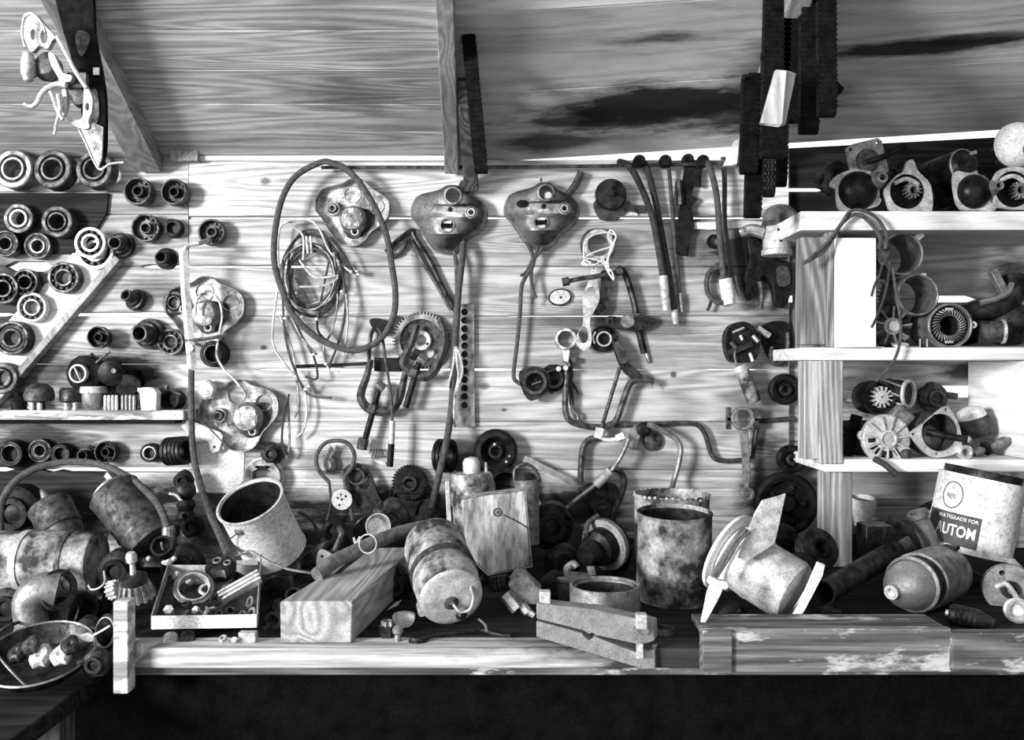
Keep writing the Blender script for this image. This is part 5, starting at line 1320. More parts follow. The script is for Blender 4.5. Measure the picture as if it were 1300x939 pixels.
# ---- junk around the back centre (dark pile)
GJ = 'dark scrap parts heaped at the back of the bench'
def lump(label, px, py, t, pts, r, mat, name='scrap_casting', group=GJ, jit=.15):
    th = thing(name, label, 'casting', px, py, t, group=group)
    th.part('body', MB().lathe([(.0001, -r), (r*.7, -r*.9), (r, -r*.4), (r*.95, r*.1), (r*.6, r*.3), (.0001, r*.35)], 20, jit=jit), mat)
    th.part('pipe_stub', MB().tube(pts, r*.22, 8), mat)
    th.part('flange', MB().pos(0, 0, r*.36).ring(r*.62, r*.36, -2, 3, 24), mat)
    return th
lump('black flanged casting below the cable loop at the bench back', 424, 700, .18, [(0, 10, 0), (-10, 26, 4), (-4, 38, 6)], 24, M_BLACK)
lump('dark flanged casting between the paint-spattered can and the thick hose', 398, 722, .30, [(8, 6, 0), (22, 14, 4), (30, 24, 6)], 22, M_DARK)
lump('black casting behind the wire ring', 470, 676, .22, [(6, 8, 0), (20, 18, 4)], 22, M_BLACK)
lump('dark casting with a pale shine left of the battered canister', 497, 658, .14, [(-8, 8, 0), (-16, 20, 2)], 24, M_IRON)
lump('black lump under the slanting canister cable', 545, 672, .22, [(0, 10, 0), (4, 26, 4)], 24, M_BLACK)
lump('black casting right of the narrow grey can', 700, 668, .20, [(10, 6, 0), (22, 16, 4)], 30, M_BLACK)
lump('dark casting under the narrow grey can', 716, 716, .36, [(-10, 6, 0), (-22, 10, 4)], 24, M_BLACK)
lump('black casting in the gap left of the tall tin', 782, 706, .30, [(10, 6, 0), (12, 16, 4)], 22, M_BLACK)
lump('black lump right behind the generator', 598, 742, .38, [(10, 6, 0), (18, 10, 4)], 22, M_BLACK)
lump('black lump between block and generator', 500, 742, .50, [(-4, 8, 0), (10, 18, 4)], 24, M_BLACK)
lump('dark casting low between the valve body and the squat jar', 704, 744, .50, [(-4, 8, 0), (10, 18, 4)], 18, M_BLACK)
arm('gasket_plate', 'holed flange plate behind the upper end of the thick hose', 'plate', 415, 716, .45,
    [(404, 700), (412, 698), (428, 708), (436, 718), (430, 732), (412, 735), (402, 720)], [(421, 718, 7), (409, 706, 2)], M_GREY, 4)
rod('bent_strip', 'short bent strip rising above the gasket plate', 'strip', [(424, 700), (430, 688), (434, 676), (430, 668)], 4, M_IRON, .4)
th = thing('tin_cup', 'bright little tin cup lying above the thick curved hose', 'cup', 480, 667, .34, axis=(.2, -1, .3))
th.part('cup', MB().lathe([(.0001, -22), (13, -22), (16, -4), (16, 0), (14.6, 0), (12, -20), (.0001, -20)], 28), M_SHINE)
hose('looped_wire', 'dark wire arching out behind the paint-spattered can', 'wire', [(378, 650, .3), (392, 656, .3), (402, 672, .3), (406, 690, .3)], 2, M_CABLE, .3)
th = thing('bright_shard', 'narrow bright shard lying in the dark between block and generator', 'shard', 500, 768, .58, roll=35); th.one(MB().plate([(-12, 0), (4, -3), (12, 0), (4, 2)], -1, 1), M_CHROME, .3)
th = thing('hexagon_collar', 'pale collar with a hexagonal opening on the wall behind the paint-spattered can', 'collar', 333, 606, .035)
th.part('collar', MB().plate(circ(23, n=36), -16, 0, [circ(14.5, n=6, a0=.5)]), M_GREY, bev=1.4)
th.part('outer_ring', MB().ring(25.5, 22, -18, -6, 36), M_LITE)
lump('dark twisted lump above the hexagonal collar', 345, 576, .03, [(-4, 4, 0), (-14, 12, 2)], 14, M_DARK, group=None)
th = thing('pale_disc', 'pale round lid left of the hexagonal collar', 'disc', 296, 632, .007); th.one(MB().lathe([(.0001, 0), (10, 0), (11, -3), (.0001, -4)], 24), M_GREY)

# ---- white headlamp-like housing at right
th, Ln = along('lamp_housing', 'large pale drum shaped housing tipped over right of the tall tin', 'housing', (1012, 754, .68), (934, 706, .60))
th.part('drum', MB().lathe([(.0001, 0), (30, 0), (37, 3), (40, 10), (40, 52), (41, 54), (41, 58), (40, 60), (39, 78), (.0001, 78)], 44), M_LITE)
th.part('neck', MB().lathe([(38, 76), (44, 78), (46, 84), (44, 90), (40, 96), (.0001, 96)], 40), M_WHITE)
th.part('flange', MB().lathe([(.0001, 96), (50, 97), (54, 99), (54, 103), (50, 104), (.0001, 104)], 40), M_WHITE)
m = MB()
for i in range(3): m.pos(-16+8*i, 46, 90).ball(0, 0, 0, 1.6, 6)
th.part('bracket_wire', MB().tube([(-30, -28, 30), (-38, -20, 18), (-38, -16, 4)], 1.8, 8), M_LITE)
th.part('screw', MB().pos(-36, -14, 40).ball(0, 0, 0, 3, 8), M_IRON)
th = thing('curved_plate', 'tall pale curved metal plate standing up out of the drum shaped housing', 'plate', 966, 672, .70)
m = MB(); o = pl(th, [(998, 626), (990, 629), (968, 635), (958, 652), (946, 684), (937, 708), (950, 712), (972, 698), (984, 690), (990, 664)], .70)
m.plate(o, -4, 0); 
th.part('plate', m, M_LITE, bev=.8)
th = thing('ribbed_strip', 'bundle of pale curved strips along the left of the drum shaped housing', 'strips', 930, 705, .72)
for i in range(5):
    th.part('strip', MB().tube([(-30+i*3, -34+i*1.0, 2-i*3), (-18+i*3.4, -8, 4-i*3), (-2+i*3.4, 18, 4-i*3), (14+i*3, 36-i*2, 0-i*3)], 2.2, 6, 5), M_LITE if i % 2 else M_GREY)
th = thing('wing_bolt', 'white tapering blade with a winged head pointing down to the crate', 'blade', 908, 760, .78)
th.part('blade', MB().plate(sm2(pl(th, [(901, 744), (914, 742), (917, 750), (906, 772), (890, 800), (889, 796), (894, 772)], .78), 3), -5, 0), M_WHITE, bev=1)
th.part('wing', MB().plate(sm2(pl(th, [(899, 740), (903, 732), (912, 736), (922, 738), (923, 746), (914, 746), (906, 744)], .78), 3), -8, 3), M_WHITE, bev=1)
th = thing('weathered_lath', 'long weathered wooden lath leaning on the right end of the drum housing', 'blade', 1018, 752, .72)
th.part('blade', MB().plate(pl(th, [(1038, 713), (1047, 716), (1044, 730), (1020, 776), (1008, 792), (1001, 786), (1022, 750)], .72), -4, 2), W_SHELF, bev=.8)
th.part('frame', MB().tube(rel(th, [(994, 793), (1006, 778), (1024, 752)], .72), 2, 6, 1), M_DARK)
# big starter motor lying right
th, Ln = along('starter_motor', 'big cylindrical starter motor lying on the bench with its shiny nose to the left', 'starter motor', (1203, 724, .50), (1084, 770, .72))
th.part('body', MB().lathe([(.0001, 0), (30, 0), (34, 3), (36, 8), (36, 18), (37, 20), (37, 22), (37.5, 80), (.0001, 80)], 46), M_GREY)
th.part('collar', MB().lathe([(34, 80), (34, 94), (.0001, 94)], 40), M_BLACK)
th.part('nose', MB().lathe([(31, 90), (33, 92), (34, 94), (32, 98), (31, 104), (27, 122), (16, 138), (9, 146), (9, 154), (5, 154), (5, 148), (.0001, 148)], 40), M_SHINE)
th.part('rim_band', MB().lathe([(32.5, 96), (36, 98), (36, 101), (32.5, 103)], 40, True), M_GREY)
th.part('end_slot', MB().pos(10, 34, 8).box(-10, 8, -2, 3, -5, 5), M_BLACK)
m = MB()
th, Ln = along('exhaust_pipe', 'long dark pipe lying behind the starter motor, open end to the left', 'pipe', (1046, 752, .62), (1166, 682, .34))
th.part('pipe', MB().lathe([(12, 0), (14, 0), (14, Ln*.72), (12, Ln*.73)], 30), M_DARK)
th.part('bore', MB().lathe([(12.5, 0), (12.5, 30), (.0001, 30)], 26), M_BLACK)
th.part('sleeve', MB().lathe([(9, Ln*.7), (9, Ln), (6, Ln), (6, Ln*.7)], 24, True), M_GREY)
# flanges/rings in the dark
for (x, y, r, t, l) in ((1052, 690, 26, .40, 'dark flanged pulley standing behind the drum shaped housing'), (1030, 715, 20, .50, 'dark cylinder right behind the weathered blade')):
    th = thing('pulley', l, 'pulley', x-10, y+5, t, axis=(.3, -1, .5))
    th.part('rim', MB().lathe([(r*.5, 0), (r, -1), (r*1.05, -4), (r*.9, -8), (r*.9, -12), (r*1.05, -16), (r, -19), (r*.5, -19)], 34, True), M_DARK)
    th.part('hub', MB().ring(r*.5, r*.3, -20, 2, 24), M_BLACK)
# box, cup behind the post
th = up('battery_box', 'dark square can with a lighter top between post and long pipe', 'can', 1110, .20)
th.part('body', MB().box(-17, 20, -16, 16, 0, 52), M_DARK, bev=1.5)
th.part('top', MB().box(-15, 18, -14, 14, 51.5, 53), M_GREY, bev=.5)
th = thing('enamel_mug', 'white mug half hidden behind the unpainted shelf post', 'mug', 1096, 645, .06, axis=(0, -.15, 1))
th.part('cup', MB().lathe([(.0001, -22), (10, -22), (11, -12), (15, -6), (16, 14), (14.6, 14), (13.5, -4), (.0001, -8)], 28), M_WHITE)
th.part('lining', MB().lathe([(45, 60), (45, 105), (44.6, 105), (44.6, 60)], 44, True), M_DARK)
th.part('contents', MB().lathe([(.0001, 8), (14.4, 8), (14.4, 7), (.0001, 7)], 24), M_BLACK)
th = up('squat_tin', 'black squat tin carrying the white mug behind the shelf post', 'tin', 1096, .06)
th.one(MB().lathe([(.0001, 0), (15, 0), (15, 25), (.0001, 25)], 26), M_BLACK)
th = thing('bent_bracket', 'black jointed bracket lying over the long pipe, above the starter motor', 'bracket', 1140, 680, .42)
th.part('bar', MB().tube(rel(th, [(1124, 658), (1138, 664), (1156, 676), (1164, 690), (1166, 704)], .44), 5, 6, 3), M_DARK)
th.part('prong', MB().plate(pl(th, [(1124, 668), (1130, 676), (1145, 682), (1138, 690), (1150, 700), (1120, 696)], .42), -5, 0), M_BLACK, bev=.6)
th, Ln = along('pipe_elbow', 'short pale pipe standing on a slant left of the labelled can', 'pipe', (1182, 690, .40), (1164, 650, .40))
th.one(MB().lathe([(9, 0), (11, 0), (11, 36), (13, 38), (13, 44), (9, 44)], 26, True), M_GREY)
hose('dark_hose', 'dark curved hose behind the labelled can', 'hose', [(1165, 652, .3), (1174, 644, .3), (1186, 640, .3), (1196, 645, .3)], 5, M_BLACK, .3)
th, Ln = along('oil_filter', 'dark ridged cylinder lying in front of the flange at the right', 'filter', (1205, 778, .66), (1262, 792, .70))
th.part('body', MB().lathe([(.0001, 0), (10, 0), (13, 3)]+[(13+(i % 2), 5+i*3) for i in range(10)]+[(11, 38), (6, 52), (.0001, 54)], 24), M_DARK)
th.part('nipple', MB().lathe([(.0001, -4), (4, -4), (4, 0)], 12), M_CHROME)
# right flange casting
th = thing('end_bell', 'pale round end plate with holes standing at the right edge of the bench', 'end plate', 1282, 748, .55, axis=(-.35, -1, .1))
th.part('plate', MB().plate(circ(31, n=40), -14, 0, [circ(3.5, -8, 20, 12), circ(3, 14, -22, 12)]), M_GREY, bev=2)
th.part('hub', MB().ring(11, 6, -2, 6, 26), M_DARK)
th.part('crank', MB().tube([(-16, 2, 4), (-6, 8, 8), (2, -2, 10), (8, -12, 10)], 3.4, 8), M_LITE)
th = thing('bearing_cup', 'pale oval cup at the right edge below the round end plate', 'cup', 1292, 775, .66, axis=(-.4, -1, .2))
th.one(MB().lathe([(.0001, -10), (14, -14), (16, -2), (13, 0), (9, -3), (7, -10), (.0001, -11)], 28), M_LITE)
th = thing('steel_shim', 'thin pale flap above the round end plate', 'shim', 1284, 716, .5, roll=-25); th.one(MB().plate([(-14, 2), (0, 8), (16, 2), (20, -6), (4, -2)], -1, 1), M_LITE, .3)
lump('black casting behind the starter motor', 1120, 720, .22, [(-4, 8, 0), (10, 18, 4)], 26, M_BLACK)
lump('black casting left of the round end plate', 1238, 752, .38, [(-4, 8, 0), (10, 18, 4)], 24, M_BLACK)
lump('black casting under the drum shaped housing', 930, 790, .60, [(-4, 8, 0), (10, 18, 4)], 24, M_BLACK)
lump('black casting behind the weathered blade', 990, 700, .30, [(-4, 8, 0), (10, 18, 4)], 34, M_BLACK)
lump('black casting between the drum housing and the starter motor', 1050, 785, .62, [(-4, 8, 0), (16, 10, 4)], 18, M_BLACK)

# ---- labelled can
th, Ln = along('labelled_can', 'large white can with a printed label tilted under the lowest shelf at the right', 'can', (1228, 700, .36), (1246, 612, .36))
RC = 50; HC = Ln+6
th.part('can', MB().lathe([(.0001, 0), (RC-2, 0), (RC+1, 1), (RC, 3), (RC, HC-3), (RC+1.2, HC), (RC-1, HC), (RC-1.4, 3), (.0001, 3)], 56), M_LABEL)
th.part('lining', MB().lathe([(45, 60), (45, 105), (44.6, 105), (44.6, 60)], 44, True), M_DARK)
th.part('contents', MB().lathe([(.0001, HC-14), (RC-1.4, HC-14)], 40), M_RUSTCAN)
# direction from the can axis to the camera, in the can's frame
cdir = th.rot.to_matrix().inverted() @ (Vector((0, -D, H))-th.loc); A0 = math.atan2(cdir.y, cdir.x)
upx = 1
def wrap(pts3, off=.35):
    """flat (u, v, w) -> on the can's face: u to the viewer's right, v up the can"""
    out = []
    for u, v, w_ in pts3:
        a = A0+u/RC; rr_ = RC+off+w_
        out.append((rr_*math.cos(a), rr_*math.sin(a), v))
    return out
def patch(u0, u1, v0, v1, off, nu=24):
    vs = []; fs = []
    for i in range(nu+1):
        u = u0+(u1-u0)*i/nu
        vs += wrap([(u, v0, 0), (u, v1, 0)], off)
    for i in range(nu): fs.append((2*i, 2*i+2, 2*i+3, 2*i+1))
    return MB().add(vs, fs)
th.part('label_band', patch(-66, 9, 8, 47, .3), M_INK, label='dark printed band')
def text_on(s, size, u, v, mat, name, bold=0, sx=1.0, off=.6):
    cu = bpy.data.curves.new('t', 'FONT'); cu.body = s; cu.size = size; cu.align_x = 'CENTER'; cu.align_y = 'CENTER'; cu.offset = bold; cu.extrude = .12; cu.resolution_u = 3
    ob = bpy.data.objects.new('t', cu); COL.objects.link(ob); bpy.context.view_layer.update()
    me = bpy.data.meshes.new_from_object(ob.evaluated_get(bpy.context.evaluated_depsgraph_get()))
    vs = wrap([(p.co.x*sx+u, p.co.y+v, p.co.z) for p in me.vertices], off); fs = [tuple(p.vertices) for p in me.polygons]
    bpy.data.objects.remove(ob); bpy.data.curves.remove(cu)
    return th.part(name, MB().add(vs, fs), mat)
text_on('AUTOM', 19, -19, 25, M_WHITE, 'lettering', .45, .72)
text_on('MULTIGRADE FOR', 6.0, -19, 41, M_LABEL, 'small_lettering', .12, 1.0)
text_on('OIL  SAE', 6.5, -14, 14, M_LABEL, 'small_lettering', .12, .9) if False else None
vs = []; fs = []; n = 40
for i in range(n):
    a = 2*PI*i/n
    vs += wrap([(-30+14*math.cos(a), 68+17*math.sin(a), 0), (-30+12.6*math.cos(a), 68+15.4*math.sin(a), 0)], .45)
for i in range(n):
    j = (i+1) % n; fs.append((2*i, 2*j, 2*j+1, 2*i+1))
th.part('emblem_ring', MB().add(vs, fs), M_INK)
text_on('agip', 10, -30, 68, M_GREY, 'emblem_lettering', .1, .95)
# ================================================================== LEFT HEAP
def along2(*a, **k): return TA(*a, **k)
# black hose arc
hose('rubber_hose', 'dark hose arching over the dark cylinders at the left', 'hose', [(2, 690, .30), (0, 650, .30), (10, 622, .3), (34, 600, .28), (65, 589, .26), (100, 586, .25), (135, 592, .26), (170, 610, .28), (196, 634, .32), (208, 655, .36), (213, 674, .38)], 4.6, M_HOSE, .3, n=10)
th = thing('brass_coupling', 'ribbed coupling where the arching hose ends', 'coupling', 214, 680, .38)
th.part('nut', MB().pos(0, 0, 0, rx=90).lathe([(.0001, -12), (7, -12), (8, -9), (8, 9), (7, 12), (.0001, 12)], 12), M_GREY, ang=20)
th.part('body', MB().tube([(0, -12, 0), (2, -24, 0), (-2, -36, 2)], 7, 10), M_LITE)
# starter solenoid cylinder (big, dark, shiny)
th, Ln = TA('starter_motor', 'dark shiny starter motor leaning diagonally under the arching hose', 'starter motor', (142, 622, .27), (198, 692, .31))
Ln = 96
th.part('body', MB().lathe([(.0001, -2), (24, -2), (30, 2), (33, 5), (33, 8), (32, 10), (32, 62), (33, 64), (33, 67), (32, 69), (32, 72), (33, 74), (32, 77), (31, 90), (24, 94), (.0001, 95)], 44), M_IRON)
th.part('end_cap', MB().lathe([(.0001, -12), (10, -12), (13, -6), (24, -4), (24, 0)], 28), M_GREY)
th.part('lug', MB().pos(0, 12, -6).box(-7, 7, -4, 5, -12, 4), M_GREY, bev=1)
th.part('cable_lug', MB().tube([(-4, -22, 90), (-2, -34, 92), (4, -38, 96)], 4.5, 8), M_GREY)
th = thing('filler_neck', 'open black neck with a bright pin at the lower end of the leaning starter motor', 'neck', 205, 692, .47, axis=(.1, -1, .7))
th.part('neck', MB().ring(14, 11, -16, 0, 28), M_DARK)
th.part('floor', MB().lathe([(.0001, -12), (11, -12)], 20), M_BLACK)
th.part('pin', MB().tube([(0, -2, -10), (0, 2, 3)], 1.2, 6), M_CHROME)
for x, y in ((-15, -14), (16, -15)): th.part('stud', MB().pos(x, y, -8).ball(0, 0, 0, 3.6, 8), M_LITE)
# second canister with shiny top
th, Ln = TA('fuel_filter', 'dull cylindrical filter tipped beside the leaning starter motor', 'filter', (62, 640, .26), (92, 700, .30))
th.part('body', MB().lathe([(.0001, 0), (24, 0), (27, 3), (27, 8), (26, 10), (26, 34), (27, 36), (27, 39), (25, 41), (22, 66), (.0001, 68)], 36), M_IRON)
th.part('spout', MB().lathe([(.0001, -24), (2.5, -24), (5, -12), (8, 0), (.0001, 0)], 16), M_GREY)
# white-ish cylinder lying horizontally at left
th, Ln = TA('water_cylinder', 'big pale banded cylinder lying at the left edge with a blunt right end', 'cylinder', (-60, 712, .36), (124, 712, .36))
th.part('shell', MB().lathe([(.0001, 0), (36, 0), (38, 3), (38, Ln-70), (39, Ln-68), (39, Ln-62), (38, Ln-60), (38, Ln-4), (36, Ln-1), (.0001, Ln)], 44), M_RUSTCAN)
th.part('band', MB().lathe([(38, Ln-92), (39.4, Ln-92), (39.4, Ln-84), (38, Ln-84)], 44, True), M_LITE)
th.part('band', MB().lathe([(38, Ln-36), (39.4, Ln-36), (39.4, Ln-30), (38, Ln-30)], 44, True), M_IRON)
hose('small_hook', 'tiny bent wire hook below the banded cylinder', 'hook', [(112, 742, .5), (116, 748, .5), (126, 746, .5), (133, 738, .5), (132, 724, .5)], 1.3, M_LITE, .5)
# petcock cluster hanging above
th = thing('fuel_tap', 'upright cluster of dark valve bodies on the wall right of the leaning starter motor', 'valve', 232, 630, .08)
th.part('body', MB().pos(0, 6, 0).lathe([(.0001, -16), (12, -16), (13, -4), (9, 0), (.0001, 2)], 16, jit=.12), M_DARK)
th.part('bonnet', MB().pos(4, -18, 0, rx=90).lathe([(.0001, -14), (9, -14), (12, -8), (9, 0), (12, 8), (8, 14), (.0001, 15)], 18), M_DARK)
th.part('cap', MB().pos(6, -46, 0, rx=90).lathe([(.0001, -10), (6, -10), (9, -4), (9, 3), (13, 5), (13, 12), (.0001, 12)], 20), M_GREY)
th.part('lever', MB().tube([(-16, 4, 2), (-6, 2, 4), (2, -6, 6), (12, -10, 6)], 2, 6), M_LITE)
lump('lumpy dark valve above the upright valve cluster', 233, 610, .06, [(6, 4, 0), (10, -10, 2)], 13, M_BLACK, group=None, name='valve_lump')
lump('dark fitting at the foot of the upright valve cluster', 244, 668, .12, [(-6, 4, 0), (-10, 16, 2)], 15, M_BLACK, group=None, name='pipe_fitting')
# bevel gear with ball stud
th = thing('cone_gear', 'fluted cone shaped gear with a round headed stalk standing behind the post', 'gear', 172, 752, .66, axis=(0, -.25, 1))
m = MB(); o0 = gear2(21, 25, 16); o1 = [(x*.72, y*.72) for x, y in o0]
m.loft([[(x, y, -6) for x, y in o0], [(x, y, 14) for x, y in o1]], True, True)
th.part('toothed_cone', m, M_GREY)
th.part('collar', MB().lathe([(16, 14), (16, 22), (10, 26), (.0001, 26)], 20, jit=.1), M_DARK)
th.part('stalk', MB().lathe([(4, 24), (3, 40), (6, 43), (7, 50), (5, 55), (.0001, 56)], 18), M_LITE)
th.part('side_gear', MB().pos(-26, -4, 6, ry=75).plate(gear2(9, 12, 12), -5, 6), M_LITE)
# hose elbow pale
th = thing('pipe_elbow', 'pale rounded elbow casting standing in the heap at the left', 'elbow', 44, 776, .62)
th.part('bend', MB().tube([(26, 26, -6), (10, 28, 0), (-4, 16, 2), (-4, -6, 2), (0, -26, 2)], lambda u: 22-3*u, 20), M_GREY)
th.part('flange', MB().pos(26, 26, -6, ry=62, rx=-8).ring(26, 18, -2, 4, 32), M_IRON)
th.part('foot', MB().pos(-2, -26, 2).lathe([(.0001, 16), (14, 14), (20, 6), (20, -4), (.0001, -8)], 26, jit=.1), M_LITE, label='whitened lower end')
th = thing('drum_casting', 'black round casting behind the pale elbow', 'casting', 76, 776, .50, axis=(.3, -1, .1))
th.part('drum', MB().lathe([(.0001, -26), (24, -26), (26, -6), (22, 0), (18, -2), (16, -12), (.0001, -13)], 32), M_BLACK)
rod('flat_lever', 'dark flat lever standing right of the pale elbow', 'lever', [(98, 752), (94, 770), (88, 788), (82, 800)], 5, M_DARK, .55)
th = thing('shallow_pan', 'shallow round pan full of scrap in the lower left corner', 'pan', 50, 835, .80, axis=(.05, -.35, 1))
th.part('pan', MB().lathe([(.0001, -14), (46, -12), (58, -2), (64, 8), (65.5, 8), (60, -4), (47, -15), (.0001, -17)], 48), M_DARK)
th.part('rim', MB().lathe([(63.5, 7), (65, 6), (66.5, 8), (65, 10)], 48, True), M_GREY)
GP = 'scrap bits lying in the shallow pan'
for i, (x, y, r, mt, l) in enumerate(((22, 828, 13, M_DARK, 'dark nut at the left of the pan'), (52, 832, 15, M_LITE, 'white cracked lump in the pan'), (78, 830, 14, M_LITE, 'pale flat scrap right of the white lump'), (40, 818, 12, M_IRON, 'dull knob in the middle of the pan'), (90, 818, 12, M_DARK, 'dark disc at the right of the pan'))):
    th = thing('scrap_piece', l, 'scrap', x, y, .82, group=GP, axis=(.1*i-.2, -1, .8)); th.one(MB().lathe([(.0001, -r*.6), (r*.9, -r*.5), (r, 0), (r*.7, r*.3), (r*.3, r*.35), (.0001, r*.1)], 14, jit=.35), mt, .6)
th = thing('spring_loop', 'thin wire loop rising from the heap at the lower left corner', 'wire', 10, 830, .85)
th.one(MB().tube([(-30, 30, 0), (-10, 0, 4), (10, -20, 8), (30, -40, 8)], 1.6, 6), M_GREY)
hose('thin_cable', 'thin cable running from the left edge behind the pale elbow', 'cable', [(-10, 810, .7), (8, 796, .68), (28, 788, .64)], 2.4, M_HOSE, .66)
th = thing('lever_cross', 'pale three armed lever wheel left of the post', 'lever', 118, 806, .76)
th.part('arm', MB().plate(sm2(pl(th, [(97, 804), (104, 805), (112, 803), (119, 806), (119, 813), (108, 813)], .76), 4), -4, 2), M_CHROME, bev=.8)
th.part('arm', MB().plate(pl(th, [(118, 812), (130, 823), (124, 826), (122, 832), (119, 824)], .76), -4, 2), M_CHROME, bev=.8)
th.part('arm', MB().tube(rel(th, [(119, 806), (130, 800), (140, 794)], .76), 1.6, 6), M_LITE)
th = thing('round_flange', 'dark ribbed disc behind the pale lever wheel', 'flange', 136, 802, .68, axis=(-.6, -1, .2))
th.part('disc', MB().lathe([(.0001, -6), (22, -6), (23, 0), (16, 2), (14, 6), (6, 8), (.0001, 8)], 30), M_DARK)
th.part('inner_rib', MB().ring(19, 17.5, 0, 4, 30), M_LITE)
th = thing('shaft_end', 'pale round wooden shaft end lying right of the post', 'shaft', 172, 826, .80, axis=(-.5, -1, .2))
th.one(MB().lathe([(.0001, -40), (12.5, -40), (13, -1), (12, 0), (.0001, .3)], 28), W_BLOCK)
lump('black casting in front of the banded cylinder', 118, 768, .44, [(-4, 8, 0), (16, 10, 4)], 22, M_BLACK)
lump('black casting at the left edge under the banded cylinder', 12, 770, .40, [(-4, 8, 0), (16, 10, 4)], 26, M_BLACK)
lump('black casting between leaning starter motor and scrap box', 232, 720, .30, [(-4, 8, 0), (16, 10, 4)], 28, M_BLACK)
lump('black casting behind the arching hose at the left edge', 22, 650, .12, [(-4, 8, 0), (16, 10, 4)], 34, M_BLACK)
lump('black casting filling the heap right of the pale elbow', 110, 806, .64, [(-4, 8, 0), (16, 10, 4)], 22, M_BLACK)
lump('black casting between the leaning motor and its stalked gear', 150, 724, .42, [(-4, 8, 0), (16, 10, 4)], 26, M_BLACK)
lump('dark casting at the bottom right of the shallow pan', 122, 842, .82, [(-10, 4, 0), (-22, 2, 4)], 18, M_DARK)

# ================================================================== scrap box
TBX = .74
th = thing('scrap_box', 'shallow carton with white edges full of small scrap parts, left on the workbench', 'box', 262, 806, TBX)
fl = rel(th, [(193, 806, .74), (326, 801, .74), (333, 715, .46), (214, 722, .46)], TBX)
n_ = Vector((0, 0, 0))
def quadplate(name, a, b, c, d, thk, mat, bev=.4):
    a, b, c, d = map(Vector, (a, b, c, d)); nn = (b-a).cross(d-a).normalized()*thk
    return th.part(name, MB().hexa([a, b, d, c, a+nn, b+nn, d+nn, c+nn]), mat, bev=bev)
W_ = [Vector(v) for v in fl]
# bottom lies flat on the bench
B0 = rel(th, [(196, 806, 0)], 0)
def bw(px, t, z): 
    v = P(px, 0, t); v.z = z; return th.rot.to_matrix().inverted() @ (v-th.loc)/th.k
zf = .965
a, b, c, d = bw(193, .745, zf), bw(326, .735, zf), bw(331, .50, zf+.03), bw(214, .50, zf+.03)
hgt = Vector((0, 17, 0))
quadplate('floor', a, b, c, d, 1.2, M_DARK)
quadplate('front_wall', a, b, b+hgt, a+hgt, 1.4, M_WHITE)
quadplate('left_wall', d, a, a+hgt, d+hgt*1.1, 1.4, M_CARD)
quadplate('right_wall', b, c, c+hgt*2, b+hgt*1.6, 1.4, M_CARD)
quadplate('back_wall', c, d, d+hgt*1.0, c+hgt*1.0, 1.4, M_CARD)
GB = 'small parts inside the scrap box'
def inbox(px, t, dz=.012):
    v = P(px, 0, t); z = zf+.006+dz+(.74-t)*.11; py = CY+(H-z)/K(t); return px, py, t
x, y, t_ = inbox(246, .62, .02)
th = T('taper_ring', 'tilted ring lying in the scrap box, the largest thing in it', 'ring', x, y, t_, axis=(.35, -.8, .8), group=None)
th.part('ring', MB().ring(25, 20, -12, 0, 36), M_GREY); th.part('race', MB().ring(20, 18, -10, 3, 30), M_LITE)
x, y, t_ = inbox(302, .64, .03)
th = T('finned_casting', 'pale finned casting slanting at the right of the scrap box', 'casting', x, y, t_, axis=(-.2, -.8, .7), roll=38, group=None)
th.part('body', MB().box(-26, 28, -9, 9, -10, 0), M_LITE, bev=2)
for i in range(3): th.part('fin', MB().box(-26, 30, -9+i*6, -6+i*6, 0, 3), M_LITE, bev=.5)
x, y, t_ = inbox(282, .56, .035)
th = T('knobbed_casting', 'dark knobbed casting at the back of the scrap box', 'casting', x, y, t_, axis=(0, -.6, 1), group=None)
th.part('body', MB().lathe([(.0001, -8), (18, -8), (20, 2), (14, 8), (.0001, 10)], 18, jit=.25), M_DARK)
th.part('boss', MB().pos(-6, 4, 6).ring(6, 3.5, 0, 4, 16).pos(8, 0, 6).ring(5, 3, 0, 4, 16), M_GREY)
rs = random.Random(11)
KX = [('pale bolt head', M_LITE, 'bolt'), ('dark nut', M_DARK, 'nut'), ('grey washer', M_GREY, 'washer'), ('bright clip', M_SHINE, 'clip'), ('rusty stub', M_IRON, 'stub')]
WH = ['in the front left corner', 'near the front edge', 'by the large ring', 'below the finned casting', 'against the right wall', 'at the back left', 'behind the ring', 'in the middle', 'close to the front right corner', 'under the dark knobbed casting']
slots = [(215, .70), (258, .715), (238, .68), (292, .70), (318, .66), (226, .53), (256, .52), (272, .66), (308, .72), (290, .60), (250, .70), (266, .71), (280, .72), (236, .715), (314, .58), (244, .55), (262, .60), (226, .62), (300, .53), (320, .71)]
